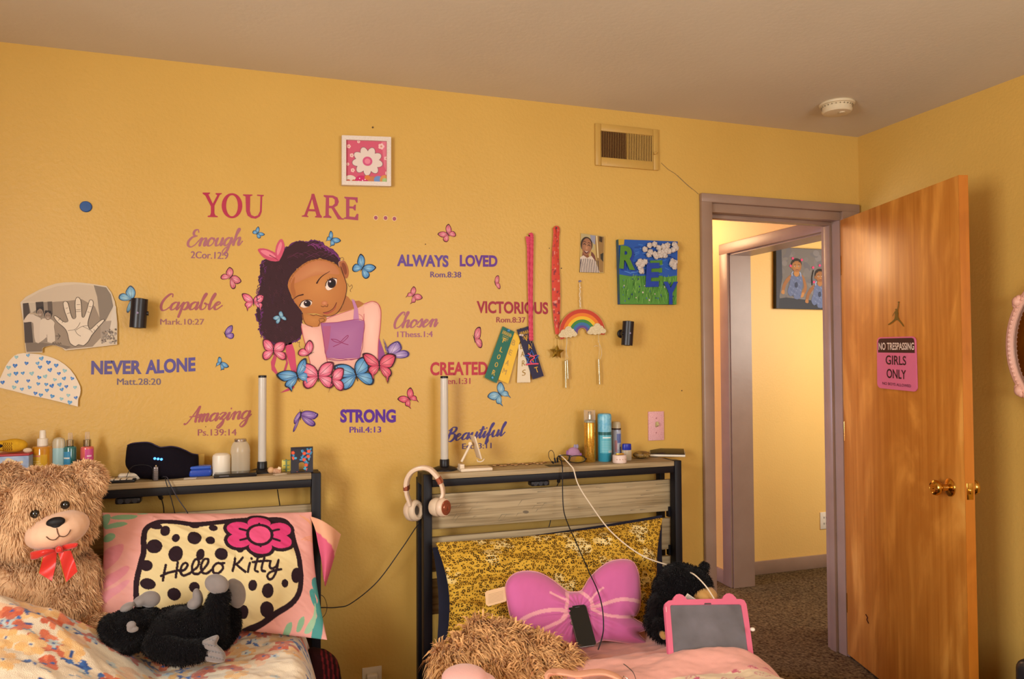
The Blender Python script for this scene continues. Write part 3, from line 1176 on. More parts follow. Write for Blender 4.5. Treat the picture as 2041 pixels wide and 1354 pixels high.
# ================================================================== LETTERING DECALS
GLY = {
    'E': (1.2, [[(.95, 1.8), (.8, 2.1), (.45, 2.0), (.38, 1.6), (.65, 1.3), (.85, 1.3)], [(.75, 1.3), (.3, 1.1), (.0, .6), (.1, .1), (.5, -.1), (.9, .15), (1.2, .6)]]),
    'n': (1.15, [[(0, .6), (.25, 1.0), (.35, .9), (.3, 0)], [(.3, .2), (.55, .85), (.8, 1.0), (.9, .8), (.85, .2), (1.0, 0), (1.2, .5)]]),
    'o': (.95, [[(.75, .95), (.4, 1.0), (.1, .6), (.15, .1), (.45, 0), (.75, .35), (.75, .8), (.6, .95), (.8, .75), (1.0, .72)]]),
    'u': (1.1, [[(0, .6), (.2, 1.0), (.15, .4), (.25, .02), (.5, .05), (.75, .5), (.85, 1.0)], [(.85, 1.0), (.78, .3), (.9, 0), (1.12, .5)]]),
    'g': (1.05, [[(.8, .85), (.5, 1.0), (.15, .7), (.1, .2), (.35, 0), (.65, .3), (.85, 1.0)], [(.85, 1.0), (.75, 0), (.65, -.7), (.35, -1.05), (.12, -.8), (.35, -.35), (.8, .05), (1.08, .5)]]),
    'h': (1.15, [[(0, .5), (.35, 1.4), (.55, 2.0), (.42, 2.15), (.28, 1.8), (.2, 0)], [(.22, .3), (.5, .9), (.75, 1.0), (.8, .7), (.78, .2), (.95, 0), (1.2, .5)]]),
    'C': (1.05, [[(1.0, 1.75), (.95, 2.1), (.6, 2.0), (.15, 1.3), (.05, .5), (.3, -.05), (.7, .05), (1.1, .5)]]),
    'a': (1.05, [[(.8, .85), (.5, 1.0), (.15, .7), (.1, .2), (.3, 0), (.6, .25), (.82, 1.0)], [(.82, 1.0), (.75, .3), (.85, 0), (1.08, .5)]]),
    'p': (1.0, [[(0, .5), (.25, 1.0), (.25, .5), (.12, -1.0)], [(.2, .3), (.5, .95), (.75, .9), (.8, .4), (.55, 0), (.25, .15)], [(.55, 0), (.8, .1), (1.03, .5)]]),
    'b': (.95, [[(0, .5), (.35, 1.5), (.5, 2.05), (.35, 2.1), (.2, 1.5), (.15, .3), (.4, 0), (.7, .3), (.65, .8), (.5, .85), (.75, .7), (1.0, .7)]]),
    'l': (.6, [[(0, .5), (.35, 1.4), (.5, 2.0), (.38, 2.1), (.2, 1.5), (.15, .3), (.3, 0), (.63, .5)]]),
    'e': (.85, [[(0, .45), (.4, .6), (.62, .85), (.4, 1.0), (.12, .65), (.15, .15), (.4, 0), (.88, .5)]]),
    'A': (1.05, [[(-.35, -.1), (-.2, -.2), (.1, .2), (.6, 1.4), (.88, 2.1), (.82, 1.0), (.85, 0)], [(.1, .75), (.6, .8), (1.1, .95)]]),
    'm': (1.3, [[(0, .6), (.2, 1), (.27, .9), (.2, 0)], [(.2, .2), (.45, .9), (.6, 1.0), (.62, .7), (.55, 0)], [(.55, .2), (.8, .9), (1.0, 1.0), (1.02, .7), (.98, .15), (1.12, 0), (1.33, .5)]]),
    'z': (.85, [[(.05, .8), (.3, 1.0), (.65, .9), (.35, .4), (.2, .15), (.55, .1), (.55, -.5), (.25, -1.0), (.05, -.8), (.4, -.3), (.88, .5)]]),
    'i': (.5, [[(0, .5), (.2, 1.0), (.15, .2), (.3, 0), (.53, .5)], [(.28, 1.45), (.3, 1.5)]]),
    's': (.75, [[(0, .4), (.4, 1.1), (.5, .9), (.6, .4), (.4, 0), (.1, .1)], [(.42, .02), (.78, .5)]]),
    't': (.6, [[(0, .5), (.3, 1.2), (.4, 1.8), (.3, 1.0), (.22, .3), (.35, 0), (.63, .5)], [(.05, 1.25), (.65, 1.35)]]),
    'f': (.65, [[(0, .4), (.4, 1.3), (.65, 2.0), (.55, 2.15), (.35, 1.6), (.2, -.8), (.3, -1.0), (.45, -.6), (.3, .05), (.68, .5)]]),
    'B': (1.15, [[(.35, 1.9), (.25, 1.0), (.1, -.1)], [(.05, 1.65), (.5, 2.1), (.95, 1.95), (.85, 1.4), (.35, 1.1), (.9, 1.0), (1.0, .4), (.6, -.1), (.1, .1)]]),
}


def script(art, word, p0, p1, xh, w, col, layer=0, slant=.28, rise=None):
    tot = sum(GLY[ch][0] for ch in word)
    p0, p1 = np.array(p0, float), np.array(p1, float)
    d = (p1 - p0) / tot
    x = 0.0
    for ch in word:
        adv, ss = GLY[ch]
        for s in ss:
            pts = [tuple(p0 + d * (x + a + slant * b * xh / np.hypot(*d)) + np.array([0, -b * xh])) for a, b in s]
            art.stroke(pts, w * .8, col, layer, sm=5, brush=.4)
        x += adv


def decal(label, pos, words=None, refs=None, scr=None):
    """a word decal with its verse line as a child."""
    r = root('wall_decal', label, 'wall decal', Y(*pos), 'scripture word decals on the yellow wall')
    if scr:
        a = Art()
        script(a, *scr)
        a.build('word_lettering', r)
    for w in words or []:
        Art().text(*w).build('word_lettering', r)
    if refs:
        b = Art()
        b.text(*refs)
        b.build('verse_line', r)
    return r


BO = -.42
decal('pinkish mauve script decal reading Enough with its verse below', (428, 515), scr=('Enough', (373, 491), (480, 489), 15.5, 4.6, '#A2646E'),
      refs=('2Cor.12:9', (380.3, 514.8), (454.3, 516.8), (381, 501), '#8E5A72', 0, BO))
decal('mauve red script decal reading Capable with its verse below', (381, 648), scr=('Capable', (318, 618), (440, 617), 15, 4.6, '#9C545C'),
      refs=('Mark.10:27', (319.6, 647.5), (407, 647.5), (319.6, 635.8), '#93605F', 0, BO))
decal('blue violet block letter decal reading Never Alone with its verse below', (286, 768),
      words=[('NEVER', (181.5, 747), (282.5, 746), (182, 719.5), '#5B5286', 0, .04), ('ALONE', (290, 746.5), (389.5, 740.5), (290, 718), '#584E8C', 0, .04)],
      refs=('Matt.28:20', (233.5, 767.5), (320.5, 767.5), (233.5, 754.5), '#6E5E70', 0, BO))
decal('reddish script decal reading Amazing with its verse below', (436, 868), scr=('Amazing', (374, 843), (498, 834), 15, 4.6, '#9E5458'),
      refs=('Ps.139:14', (394.5, 868.8), (471.3, 868.3), (394.5, 856), '#98565A', 0, BO))
decal('purple block letter decal reading Always Loved with its verse below', (890, 553),
      words=[('ALWAYS', (791.3, 531), (894, 533), (791.5, 507), '#62488E', 0, .04), ('LOVED', (916.5, 531.5), (991.5, 532.5), (916.5, 508), '#63388A', 0, .04)],
      refs=('Rom.8:38', (858, 553), (919, 553.5), (858, 541.5), '#664A7C', 0, BO))
decal('mauve script decal reading Chosen with its verse below', (829, 672), scr=('Chosen', (784, 654), (870, 651), 14.5, 4.4, '#A2606E'),
      refs=('1Thess.1:4', (792, 672.6), (862.3, 672), (792, 661), '#995C78', 0, BO))
decal('dark red block letter decal reading Victorious, crossed by the pink lanyard', (1020, 643),
      words=[('VICTORIOUS', (950.5, 624.5), (1092.8, 627), (950, 600), '#98303F', 0, .035)],
      refs=('Rom.8:37', (989.5, 643), (1047, 643.5), (989.5, 632), '#944048', 0, BO))
decal('red block letter decal reading Created, partly behind the green ribbon', (914, 766),
      words=[('CREATED', (857.5, 749), (972, 748), (857.5, 722), '#AE3644', 0, .035)],
      refs=('Gen.1:31', (880, 766), (937.3, 765.6), (880, 754), '#A64650', 0, BO))
decal('dark violet script decal reading Beautiful behind the phone stand', (950, 895), scr=('Beautiful', (889, 880), (1004, 868.5), 12.5, 4.2, '#473C78'),
      refs=('Eccl.3:11', (921.5, 895.6), (979.5, 893.8), (921.5, 884.5), '#50406F', 0, BO))
decal('violet block letter decal reading Strong with its verse below', (733, 863),
      words=[('STRONG', (678, 843), (789, 843), (678, 816), '#55298E', 0, .045)],
      refs=('Phil.4:13', (697, 863), (759.5, 862.5), (697, 851), '#5E348E', 0, BO))

# YOU / ARE in flared serif capitals, traced outlines
T5 = (360, 360, 4.082)


def serif_Y(a, c1, c2):
    a.poly([(178, 98), (240, 98), (238, 108), (226, 113), (262, 188), (298, 120), (285, 112), (284, 102), (336, 102), (334, 110), (320, 116),
            (275, 205), (275, 265), (284, 285), (302, 290), (302, 299), (220, 297), (220, 288), (240, 283), (246, 262), (246, 210), (200, 122), (180, 108)], c1, 0)


a = Art(T5)
serif_Y(a, '#A82A48', '#A82A48')
for k in range(40):     # the O: an upright ellipse ring, thicker at its sides
    t0, t1 = 2 * math.pi * k / 40, 2 * math.pi * (k + 1) / 40
    q = []
    for t, ro in ((t0, 1), (t1, 1), (t1, 0), (t0, 0)):
        rx, ry = (84, 102) if ro else (48, 86)
        q.append((418 + rx * math.cos(t), 205 + ry * math.sin(t)))
    a.poly(q, '#AA2E4A', 0)
a.poly([(508, 112), (585, 114), (584, 122), (566, 128), (564, 250), (574, 280), (600, 292), (628, 284), (645, 250), (650, 128), (622, 124), (622, 115),
        (677, 117), (676, 126), (664, 130), (660, 255), (645, 292), (612, 311), (575, 306), (545, 286), (532, 250), (528, 130), (508, 121)], '#A83450', 0)
o = a.build('wall_decal')
tag(o, 'crimson serif capitals reading You at the top of the wall lettering', 'wall decal', 'heading decals on the yellow wall')
a = Art(T5)
a.poly([(1066, 108), (1088, 108), (1136, 275), (1150, 292), (1148, 304), (1094, 300), (1094, 290), (1106, 286), (1096, 252), (1040, 250), (1028, 284), (1040, 290),
        (1038, 298), (986, 294), (986, 286), (1006, 280), (1060, 140)], '#A23B50', 0)
a.poly([(1046, 232), (1090, 234), (1070, 152)], '#CBA050', 1)
a.poly([(1164, 118), (1240, 122), (1276, 138), (1288, 172), (1275, 204), (1250, 218), (1290, 280), (1312, 306), (1330, 310), (1328, 319), (1280, 316),
        (1228, 226), (1206, 224), (1206, 280), (1228, 296), (1226, 306), (1160, 302), (1160, 294), (1178, 286), (1182, 140), (1164, 130)], '#A2405A', 0)
a.poly([(1208, 140), (1235, 140), (1254, 156), (1254, 188), (1234, 206), (1208, 206)], '#CBA050', 1)
a.poly([(1332, 132), (1440, 137), (1441, 180), (1430, 181), (1418, 158), (1374, 154), (1373, 210), (1404, 212), (1416, 196), (1426, 197), (1424, 244), (1414, 244),
        (1402, 228), (1373, 226), (1372, 292), (1418, 298), (1434, 270), (1447, 272), (1444, 324), (1328, 312), (1328, 303), (1346, 298), (1346, 150), (1332, 141)], '#A04460', 0)
o = a.build('wall_decal')
tag(o, 'crimson serif capitals reading Are, right of the word You', 'wall decal', 'heading decals on the yellow wall')
for (x, y), lb in zip(((1588, 303), (1667, 305), (1739, 311)), ('first dot after the word Are', 'middle dot of the three after the word Are', 'last dot of the three after the word Are')):
    a = Art(T5)
    a.ell(x, y, 20, 21, '#DDBE92', 0)
    a.ell(x, y, 15, 16, '#9A5468', 1)
    tag(a.build('dot_decal'), 'mauve dot with a pale rim, ' + lb, 'dot decal', 'ellipsis dots')

# ================================================================== BUTTERFLIES
UP = [(0, 0), (.05, .34), (.3, .72), (.66, .95), (1, .95), (.99, .66), (.88, .36), (.72, .1), (.4, -.02)]
LO = [(0, 0), (.38, .05), (.72, 0), (.84, -.2), (.82, -.46), (.68, -.68), (.5, -.75), (.27, -.66), (.1, -.4), (.02, -.16)]
LOT = [(0, 0), (.3, .04), (.62, .02), (.76, -.2), (.7, -.42), (.62, -.5), (.56, -.72), (.5, -.98), (.46, -.7), (.34, -.6), (.18, -.46), (.05, -.2)]
BCOL = {'blue': ('#3D7CB4', '#8FC0DC', '#1C2436'), 'sky': ('#5C93B8', '#A8CCD6', '#3A4A5E'), 'pink': ('#BE5468', '#E4A0A8', '#4A1A24'),
        'rose': ('#CC4A6C', '#F0AEBE', '#571628'), 'red': ('#C23A58', '#E88A96', '#3A0C18'), 'purple': ('#6E4696', '#B49ACA', '#3A2058'), 'lilac': ('#7C62A4', '#CBB8D8', '#44306A')}


def wing_affine(body, fore, hind):
    f, h, b = np.array(fore, float), np.array(hind, float), np.array(body, float)
    f, h = f - b, h - b
    # fore = A + .9 B ; hind = .5 A - .7 B
    A = (f * .7 + h * .9) / (.7 + .45)
    B = (f - A) / .9
    return lambda u, v: tuple(b + A * u + B * v)


def butterfly(art, body, L=None, R=None, col='blue', tail=False, layer=0, edge=1.0):
    main, lite, dark = BCOL[col]
    for W in (L, R):
        if not W:
            continue
        g = wing_affine(body, *W)
        for shp, sc in ((LOT if tail else LO, .98), (UP, 1.0)):
            pts = spline(shp, 3, True)
            art.poly([g(*p) for p in pts], dark, layer, cen=g(.35, shp[4][1] * .4), ccol=dark)
            cx = sum(p[0] for p in shp) / len(shp)
            cy = sum(p[1] for p in shp) / len(shp)
            k = .86 if edge > .5 else .93
            inn = [(cx * (1 - k) * .55 + p[0] * k, cy * (1 - k) * .55 + p[1] * k) for p in pts]
            art.poly([g(*p) for p in inn], main, layer + 1, cen=g(cx * .75, cy * .75), ccol=lite)
            for q in (shp[2], shp[4], shp[6]):
                e = (q[0] * .9, q[1] * .9)
                a0, a1 = g(q[0] * .12, q[1] * .12), g(*e)
                wv = np.hypot(a1[0] - a0[0], a1[1] - a0[1]) * .022
                art.stroke([a0, a1], wv, dark, layer + 2, sm=0)
            if not tail and shp is UP:
                for q in ((.88, .72), (.9, .82), (.78, .8)):
                    p = g(*q)
                    art.ell(p[0], p[1], wv * 1.0, wv * 1.0, '#E8E0E4', layer + 2, n=6)
    ax = np.zeros(2)
    for W in (L, R):
        if W:
            g = wing_affine(body, *W)
            ax += np.array(g(0, 1)) - np.array(body)
    n = np.hypot(*ax)
    ax /= max(n, 1e-6)
    sz = max(np.hypot(*(np.array(W[0]) - np.array(body))) for W in (L, R) if W)
    b = np.array(body, float)
    art.stroke([tuple(b + ax * sz * .16), tuple(b - ax * sz * .28)], sz * .08, '#1E1618', layer + 3, sm=0, w2=sz * .03)
    for sgn in (-1, 1):
        pr = np.array([-ax[1], ax[0]]) * sgn
        art.stroke([tuple(b + ax * sz * .15), tuple(b + ax * sz * .32 + pr * sz * .09)], sz * .018, '#1E1618', layer + 3, sm=0)


T4, T6, TH, T3, T1 = (460, 440, 3.76), (780, 440, 4.835), (780, 740, 4.231), (400, 820, 5.64), (0, 540, 4.231)
BF = [
    (T5, (625, 430), ((630, 375), (588, 428)), ((684, 440), (628, 466)), 'blue', False, 'small blue butterfly decal right of the word Enough'),
    (T5, (1228, 478), ((1220, 410), (1188, 487)), ((1303, 492), (1222, 532)), 'blue', True, 'small blue butterfly decal just above the girl decal'),
    (T4, (988, 355), ((970, 251), (920, 378)), ((1088, 352), (1000, 428)), 'blue', False, 'largest single blue butterfly decal, right of the painted girl'),
    ((0, 0, 1), (460, 553), ((457, 533), (442, 556)), ((481, 561), (461, 573)), 'pink', False, 'pink butterfly decal left of the painted girl and above the rose one'),
    (T4, (170, 610), ((84, 550), (125, 662)), ((249, 560), (225, 662)), 'rose', True, 'rose swallowtail butterfly decal touching the left of the girl hair'),
    ((0, 0, 1), (449, 668), ((463, 649), (462, 675)), None, 'purple', False, 'tiny purple butterfly decal left of the girl, below the word Capable'),
    ((0, 0, 1), (440, 724), ((436, 712), (431, 730)), ((456, 731), (441, 737)), 'blue', True, 'tiny blue butterfly decal right of the words Never Alone'),
    (T6, (545, 130), ((447, 131), (540, 199)), ((555, 34), (614, 150)), 'pink', False, 'pink butterfly decal above the words Always Loved'),
    (T6, (215, 720), ((213, 635), (150, 730)), ((299, 748), (194, 792)), 'pink', True, 'pink butterfly decal above the word Chosen'),
    (T6, (1000, 604), ((1036, 533), (1040, 657)), None, 'pink', False, 'tiny side-on pink butterfly decal above the word Victorious'),
    (T6, (800, 1142), ((860, 1032), (858, 1224)), None, 'pink', False, 'side-on pink butterfly decal left of the green ribbon'),
    (TH, (150, 232), ((53, 238), (155, 304)), ((165, 140), (218, 250)), 'red', True, 'crimson butterfly decal left of the tube lamp on the right headboard'),
    (TH, (915, 195), ((812, 218), (928, 281)), ((925, 93), (993, 213)), 'sky', True, 'pale blue butterfly decal below the green and yellow ribbons'),
    (T3, (1125, 45), ((1050, 92), (1062, 208)), ((1318, 32), (1225, 160)), 'purple', False, 'purple butterfly decal left of the word Strong'),
    (T1, (1112, 240), ((1098, 126), (1013, 240)), ((1135, 330), (1070, 325)), 'sky', False, 'blue butterfly decal half hidden by the left wall sconce'),
]
for t, body, L, R, c, tail, lb in BF:
    a = Art(t)
    butterfly(a, body, L, R, c, tail)
    o = a.build('butterfly_decal')
    tag(o, lb, 'butterfly decal', 'butterfly decals on the yellow wall')

# ================================================================== THE PAINTED GIRL DECAL
girl = root('girl_decal', 'large wall decal of a painted girl resting her head on her hand, with butterflies below', 'wall decal', Y(640, 780))


def G(name, f, lab=None):
    a = Art(T4)
    f(a)
    return a.build(name, girl, label=lab)


def jag(pts, amp, seed, n=4):
    rg = np.random.default_rng(seed)
    P = spline(pts, n, True)
    return [tuple(p + rg.normal(0, amp, 2)) for p in P]


HAIR = [(400, 215), (440, 188), (500, 158), (560, 163), (612, 154), (658, 160), (700, 188), (745, 218), (788, 258), (812, 300), (822, 350), (800, 335),
        (760, 310), (700, 290), (640, 288), (580, 305), (530, 335), (480, 380), (445, 430), (428, 480), (440, 530), (465, 590), (500, 640), (530, 680),
        (542, 720), (525, 780), (528, 850), (500, 890), (468, 902), (430, 922), (370, 928), (312, 912), (272, 893), (242, 858), (212, 815), (215, 780),
        (194, 720), (198, 670), (206, 620), (204, 560), (222, 500), (210, 450), (222, 400), (222, 350), (240, 312), (265, 292), (330, 272)]


def hair(a):
    c = np.array([420, 500])
    big = [tuple(c + (np.array(p) - c) * 1.025) for p in HAIR]
    a.poly(jag(big, 4, 3, 5), '#56225A', 0)
    a.poly(jag(HAIR, 3, 4, 5), '#33121C', 1)
    rg = np.random.default_rng(5)
    for k in range(46):      # purple rim curls
        if k < 20:
            x, y = 590 + 200 * rg.random(), 0
            y = 158 + max(0, (x - 640)) ** 1.25 * .16 + rg.uniform(0, 22)
            a.stroke([(x - 22, y + 8), (x, y), (x + 24, y + 14), (x + 40, y + 34)], 4.5, ['#6A2A6C', '#7E3474', '#5A2050'][k % 3], 2, sm=4)
        else:
            y = rg.uniform(310, 880)
            xb = 205 + 18 * math.sin(y * .02) + (30 if y < 400 else 0) + max(0, y - 780) * .5
            a.stroke([(xb + 20, y - 14), (xb + 2, y), (xb + 12, y + 16), (xb + 3, y + 28)], 4, ['#5E2464', '#6A2A6C', '#4A1A48'][k % 3], 2, sm=4)
    for k in range(90):      # dark inner curls
        x, y = rg.uniform(225, 520), rg.uniform(300, 900)
        if x > 430 and 430 < y < 690:
            x -= 110
        a.stroke([(x, y), (x + 12, y + 8), (x + 4, y + 20), (x + 16, y + 28)], 3, ['#431A24', '#260A12', '#4A1E2E', '#3A1430'][k % 4], 2, sm=4)
    for k in range(24):
        x, y = rg.uniform(440, 780), 0
        y = 200 + abs(x - 600) * .18 + rg.uniform(0, 70)
        a.stroke([(x - 40, y + 20), (x, y), (x + 40, y + 18)], 3, ['#4A1E2A', '#2A0C12', '#5A2446'][k % 3], 2, sm=4)
    for pts in ([(820, 285), (835, 275), (848, 290), (838, 296)], [(875, 470), (890, 495), (905, 480), (910, 500), (895, 520), (900, 535)],
                [(480, 880), (500, 915), (515, 910), (512, 940), (522, 950)], [(540, 760), (532, 775), (545, 785)], [(400, 220), (392, 205), (405, 195)]):
        a.stroke(pts, 2.2, '#4A2428', 2, sm=5)


G('ribbon_tail', lambda a: (a.poly([(408, 930), (455, 905), (480, 980), (490, 1080), (496, 1150), (462, 1160), (440, 1080), (415, 1000)], '#C04468', 0),
                            a.poly([(330, 935), (322, 1010), (300, 1060), (306, 1120), (338, 1152), (352, 1140), (328, 1090), (345, 1020), (368, 940)], '#B84462', 0),
                            a.poly([(392, 990), (415, 1060), (394, 1130), (408, 1142), (430, 1070), (410, 985)], '#B03E60', 0),
                            a.poly([(368, 1292), (430, 1255), (440, 1215), (470, 1232), (478, 1252), (430, 1278)], '#B84462', 0)), 'pink ribbon tails')
G('hair', hair, 'dark purple brown curly hair')
FACE = [(480, 380), (530, 335), (580, 305), (640, 288), (700, 290), (760, 310), (805, 340), (832, 390), (855, 430), (868, 480), (866, 540), (850, 600), (825, 658),
        (790, 698), (740, 716), (690, 710), (640, 696), (590, 696), (545, 690), (505, 645), (470, 595), (442, 535), (427, 485), (442, 430)]


def neck(a):
    a.poly([(800, 690), (838, 640), (862, 560), (880, 572), (905, 605), (960, 600), (1000, 622), (960, 650), (905, 664), (850, 680), (820, 688)], '#A86A3A', 0)


G('neck', neck)


def shirt(a):
    a.poly([(1108, 870), (1130, 930), (1165, 1030), (1110, 1100), (1095, 1000)], '#8E4A84', 3)
    a.poly([(530, 770), (610, 795), (680, 765), (712, 742), (720, 722), (800, 700), (860, 682), (930, 665), (985, 640), (1010, 615), (1060, 606), (1102, 622), (1124, 675),
            (1120, 800), (1106, 920), (1106, 1080), (1060, 1115), (960, 1130), (850, 1135), (760, 1165), (700, 1175), (640, 1150), (600, 1100), (585, 1010), (560, 930),
            (535, 840)], '#DCA596', 3, cen=(800, 900), ccol='#E2B0A0')
    a.poly([(535, 800), (600, 800), (660, 820), (690, 900), (715, 1020), (725, 1080), (640, 1130), (600, 1080), (570, 940)], '#E0AC9E', 4, cen=(620, 900), ccol='#E8BCAC')
    a.poly([(1000, 640), (1060, 618), (1100, 640), (1112, 720), (1100, 900), (1090, 1060), (1040, 1080), (1000, 1020), (1010, 850), (1000, 750)], '#E4B2A2', 4, cen=(1055, 800), ccol='#EAC0B0')
    for p, w in (([(528, 790), (545, 880), (575, 980), (600, 1090)], 5), ([(680, 790), (700, 930), (715, 1020), (730, 1082)], 5), ([(720, 735), (800, 704), (905, 668)], 4),
                 ([(1000, 625), (1060, 605), (1102, 622), (1124, 675), (1120, 800), (1106, 920), (1102, 1080)], 5), ([(998, 700), (995, 830), (975, 960)], 4),
                 ([(960, 700), (985, 720), (998, 760)], 3)):
        a.stroke(p, w, '#B84A5C', 5, sm=5)


G('shirt', shirt, 'pale pink long sleeved shirt')


def apron(a):
    a.poly([(675, 768), (800, 762), (920, 742), (1000, 752), (994, 850), (966, 1030), (830, 1036), (720, 1028), (702, 930)], '#9A5E90', 6, cen=(850, 880), ccol='#A86E9C')
    a.poly([(690, 790), (750, 790), (742, 880), (728, 960), (712, 1000), (700, 920)], '#A6587E', 7)
    a.poly([(905, 588), (926, 596), (952, 660), (962, 748), (918, 744), (924, 660)], '#B47AA4', 6)
    a.stroke([(675, 768), (800, 762), (920, 742), (1000, 752), (994, 850), (966, 1030), (830, 1036), (720, 1028), (702, 930), (675, 768)], 4, '#9A3E68', 8, sm=2)
    for p in ([(752, 888), (790, 892), (820, 908), (850, 922), (880, 930)], [(752, 888), (775, 905), (815, 912), (850, 880), (875, 860), (878, 872), (845, 905), (800, 930), (768, 944)],
              [(720, 1036), (800, 1050), (900, 1040), (966, 1034)]):
        a.stroke(p, 5, '#8E3060', 8, sm=5)


G('apron', apron, 'purple apron front with a small bow')


def ear(a):
    a.poly([(812, 312), (845, 298), (870, 328), (884, 378), (878, 422), (858, 432), (838, 395), (815, 345)], '#A2603A', 2, sm=3)
    a.poly([(830, 322), (850, 318), (866, 350), (870, 390), (858, 405), (842, 370)], '#7E4026', 3, sm=3)
    a.stroke([(812, 345), (810, 310), (845, 298)], 3, '#D2A08A', 3)


G('ear', ear)


def face(a):
    a.poly(FACE, '#AC6C36', 7, sm=3, cen=(650, 500), ccol='#C08246')
    a.poly([(520, 360), (640, 300), (760, 325), (815, 400), (720, 400), (600, 420), (480, 470), (450, 450)], '#B47248', 8, sm=4, cen=(640, 370), ccol='#C08456')
    a.stroke([(825, 345), (850, 425), (868, 485), (864, 545), (845, 610), (820, 662), (786, 700), (740, 717), (690, 710)], 4, '#3E1C14', 9, sm=5)
    a.poly([(480, 420), (452, 470), (448, 520), (478, 590), (486, 540), (474, 490)], '#A06030', 8, sm=3)
    rg = np.random.default_rng(8)
    for k in range(40):      # fine hair along the brow line
        t = k / 40
        P = spline([(440, 450), (480, 382), (530, 337), (580, 306), (640, 289), (700, 291), (760, 311), (815, 350)], 8)
        p = P[int(t * (len(P) - 1))]
        a.stroke([tuple(p), tuple(p + np.array([rg.uniform(4, 14), rg.uniform(4, 14)]))], 2, '#3A1616', 9, sm=0, w2=.8)


G('face', face, 'brown face tilted onto the hand')


def eye1(a):
    a.poly([(708, 492), (716, 464), (735, 444), (762, 434), (790, 436), (794, 455), (788, 478), (768, 502), (742, 520), (720, 518)], '#E2D2C4', 10, sm=3)
    a.ell(757, 470, 31, 36, '#2A1216', 11, rot=.3, ccol='#3A1A22')
    a.ell(760, 474, 20, 24, '#160A0E', 12, rot=.3)
    a.ell(744, 456, 8, 7, '#D8D0DC', 13, n=10)
    a.stroke([(710, 490), (717, 463), (736, 443), (763, 432), (794, 436)], 5, '#2A100E', 14, sm=5)
    for p in (((730, 448), (720, 438)), ((745, 438), (738, 426)), ((764, 432), (760, 420))):
        a.stroke(p, 3, '#2A100E', 14, sm=0, w2=1)


def eye2(a):
    a.poly([(520, 640), (530, 614), (552, 600), (585, 597), (606, 604), (606, 625), (582, 644), (548, 653)], '#E0CFC0', 10, sm=3)
    a.ell(573, 621, 27, 24, '#2A1216', 11, ccol='#3A1A22')
    a.ell(575, 622, 17, 16, '#160A0E', 12)
    a.ell(562, 612, 6, 5, '#D8D0DC', 13, n=10)
    a.stroke([(516, 640), (530, 612), (552, 598), (586, 595), (608, 604)], 5, '#2A100E', 14, sm=5)
    for p in (((524, 625), (512, 632)), ((532, 610), (522, 614)), ((520, 636), (508, 648))):
        a.stroke(p, 3, '#2A100E', 14, sm=0, w2=1)


G('eye', eye1)
G('eye', eye2)
G('eyebrow', lambda a: a.stroke([(645, 468), (662, 440), (690, 412), (742, 380)], 11, '#3A1812', 10, sm=6, w2=3))
G('eyebrow', lambda a: a.stroke([(468, 590), (500, 566), (542, 554)], 4, '#3A1812', 10, sm=6, w2=10))
G('nose', lambda a: (a.ell(702, 618, 24, 18, '#B2683C', 10, ccol='#C88A62'), a.stroke([(676, 640), (692, 646), (706, 640), (722, 646), (728, 628)], 4, '#6A3018', 11)))
G('mouth', lambda a: (a.poly([(694, 692), (740, 684), (776, 660), (792, 620), (784, 656), (760, 682), (730, 698), (708, 700)], '#A2483C', 10, sm=2),
                      a.stroke([(692, 690), (735, 680), (770, 655), (793, 614)], 4, '#5A1E18', 11)))


def hand(a):
    a.poly([(538, 690), (580, 700), (640, 706), (698, 712), (718, 736), (704, 762), (672, 766), (662, 792), (612, 797), (566, 778), (540, 742)], '#AE7036', 9, sm=3, cen=(620, 745), ccol='#BA7E42')
    for p in ([(596, 704), (620, 712), (640, 704)], [(640, 706), (672, 716), (712, 722)], [(662, 738), (690, 732), (704, 748), (676, 764)], [(655, 790), (668, 762), (660, 745)],
              [(538, 690), (545, 740), (566, 778), (612, 797)]):
        a.stroke(p, 4, '#5E2A12', 10)


G('hand', hand)


def bow(a):
    a.poly([(203, 214), (245, 207), (300, 224), (350, 254), (362, 302), (300, 302), (245, 277), (215, 242)], '#BE4A66', 3, sm=2)
    a.poly([(222, 225), (262, 222), (310, 245), (340, 275), (290, 272), (245, 250)], '#D87A8C', 4, sm=2)
    a.poly([(333, 245), (340, 190), (364, 146), (386, 140), (402, 180), (400, 222), (362, 302), (345, 272)], '#C4506C', 3, sm=2)
    a.poly([(345, 235), (356, 190), (374, 158), (384, 180), (372, 225), (352, 262)], '#DA808E', 4, sm=2)
    a.stroke([(290, 258), (330, 280), (358, 300)], 6, '#7A1E38', 5, w2=2)


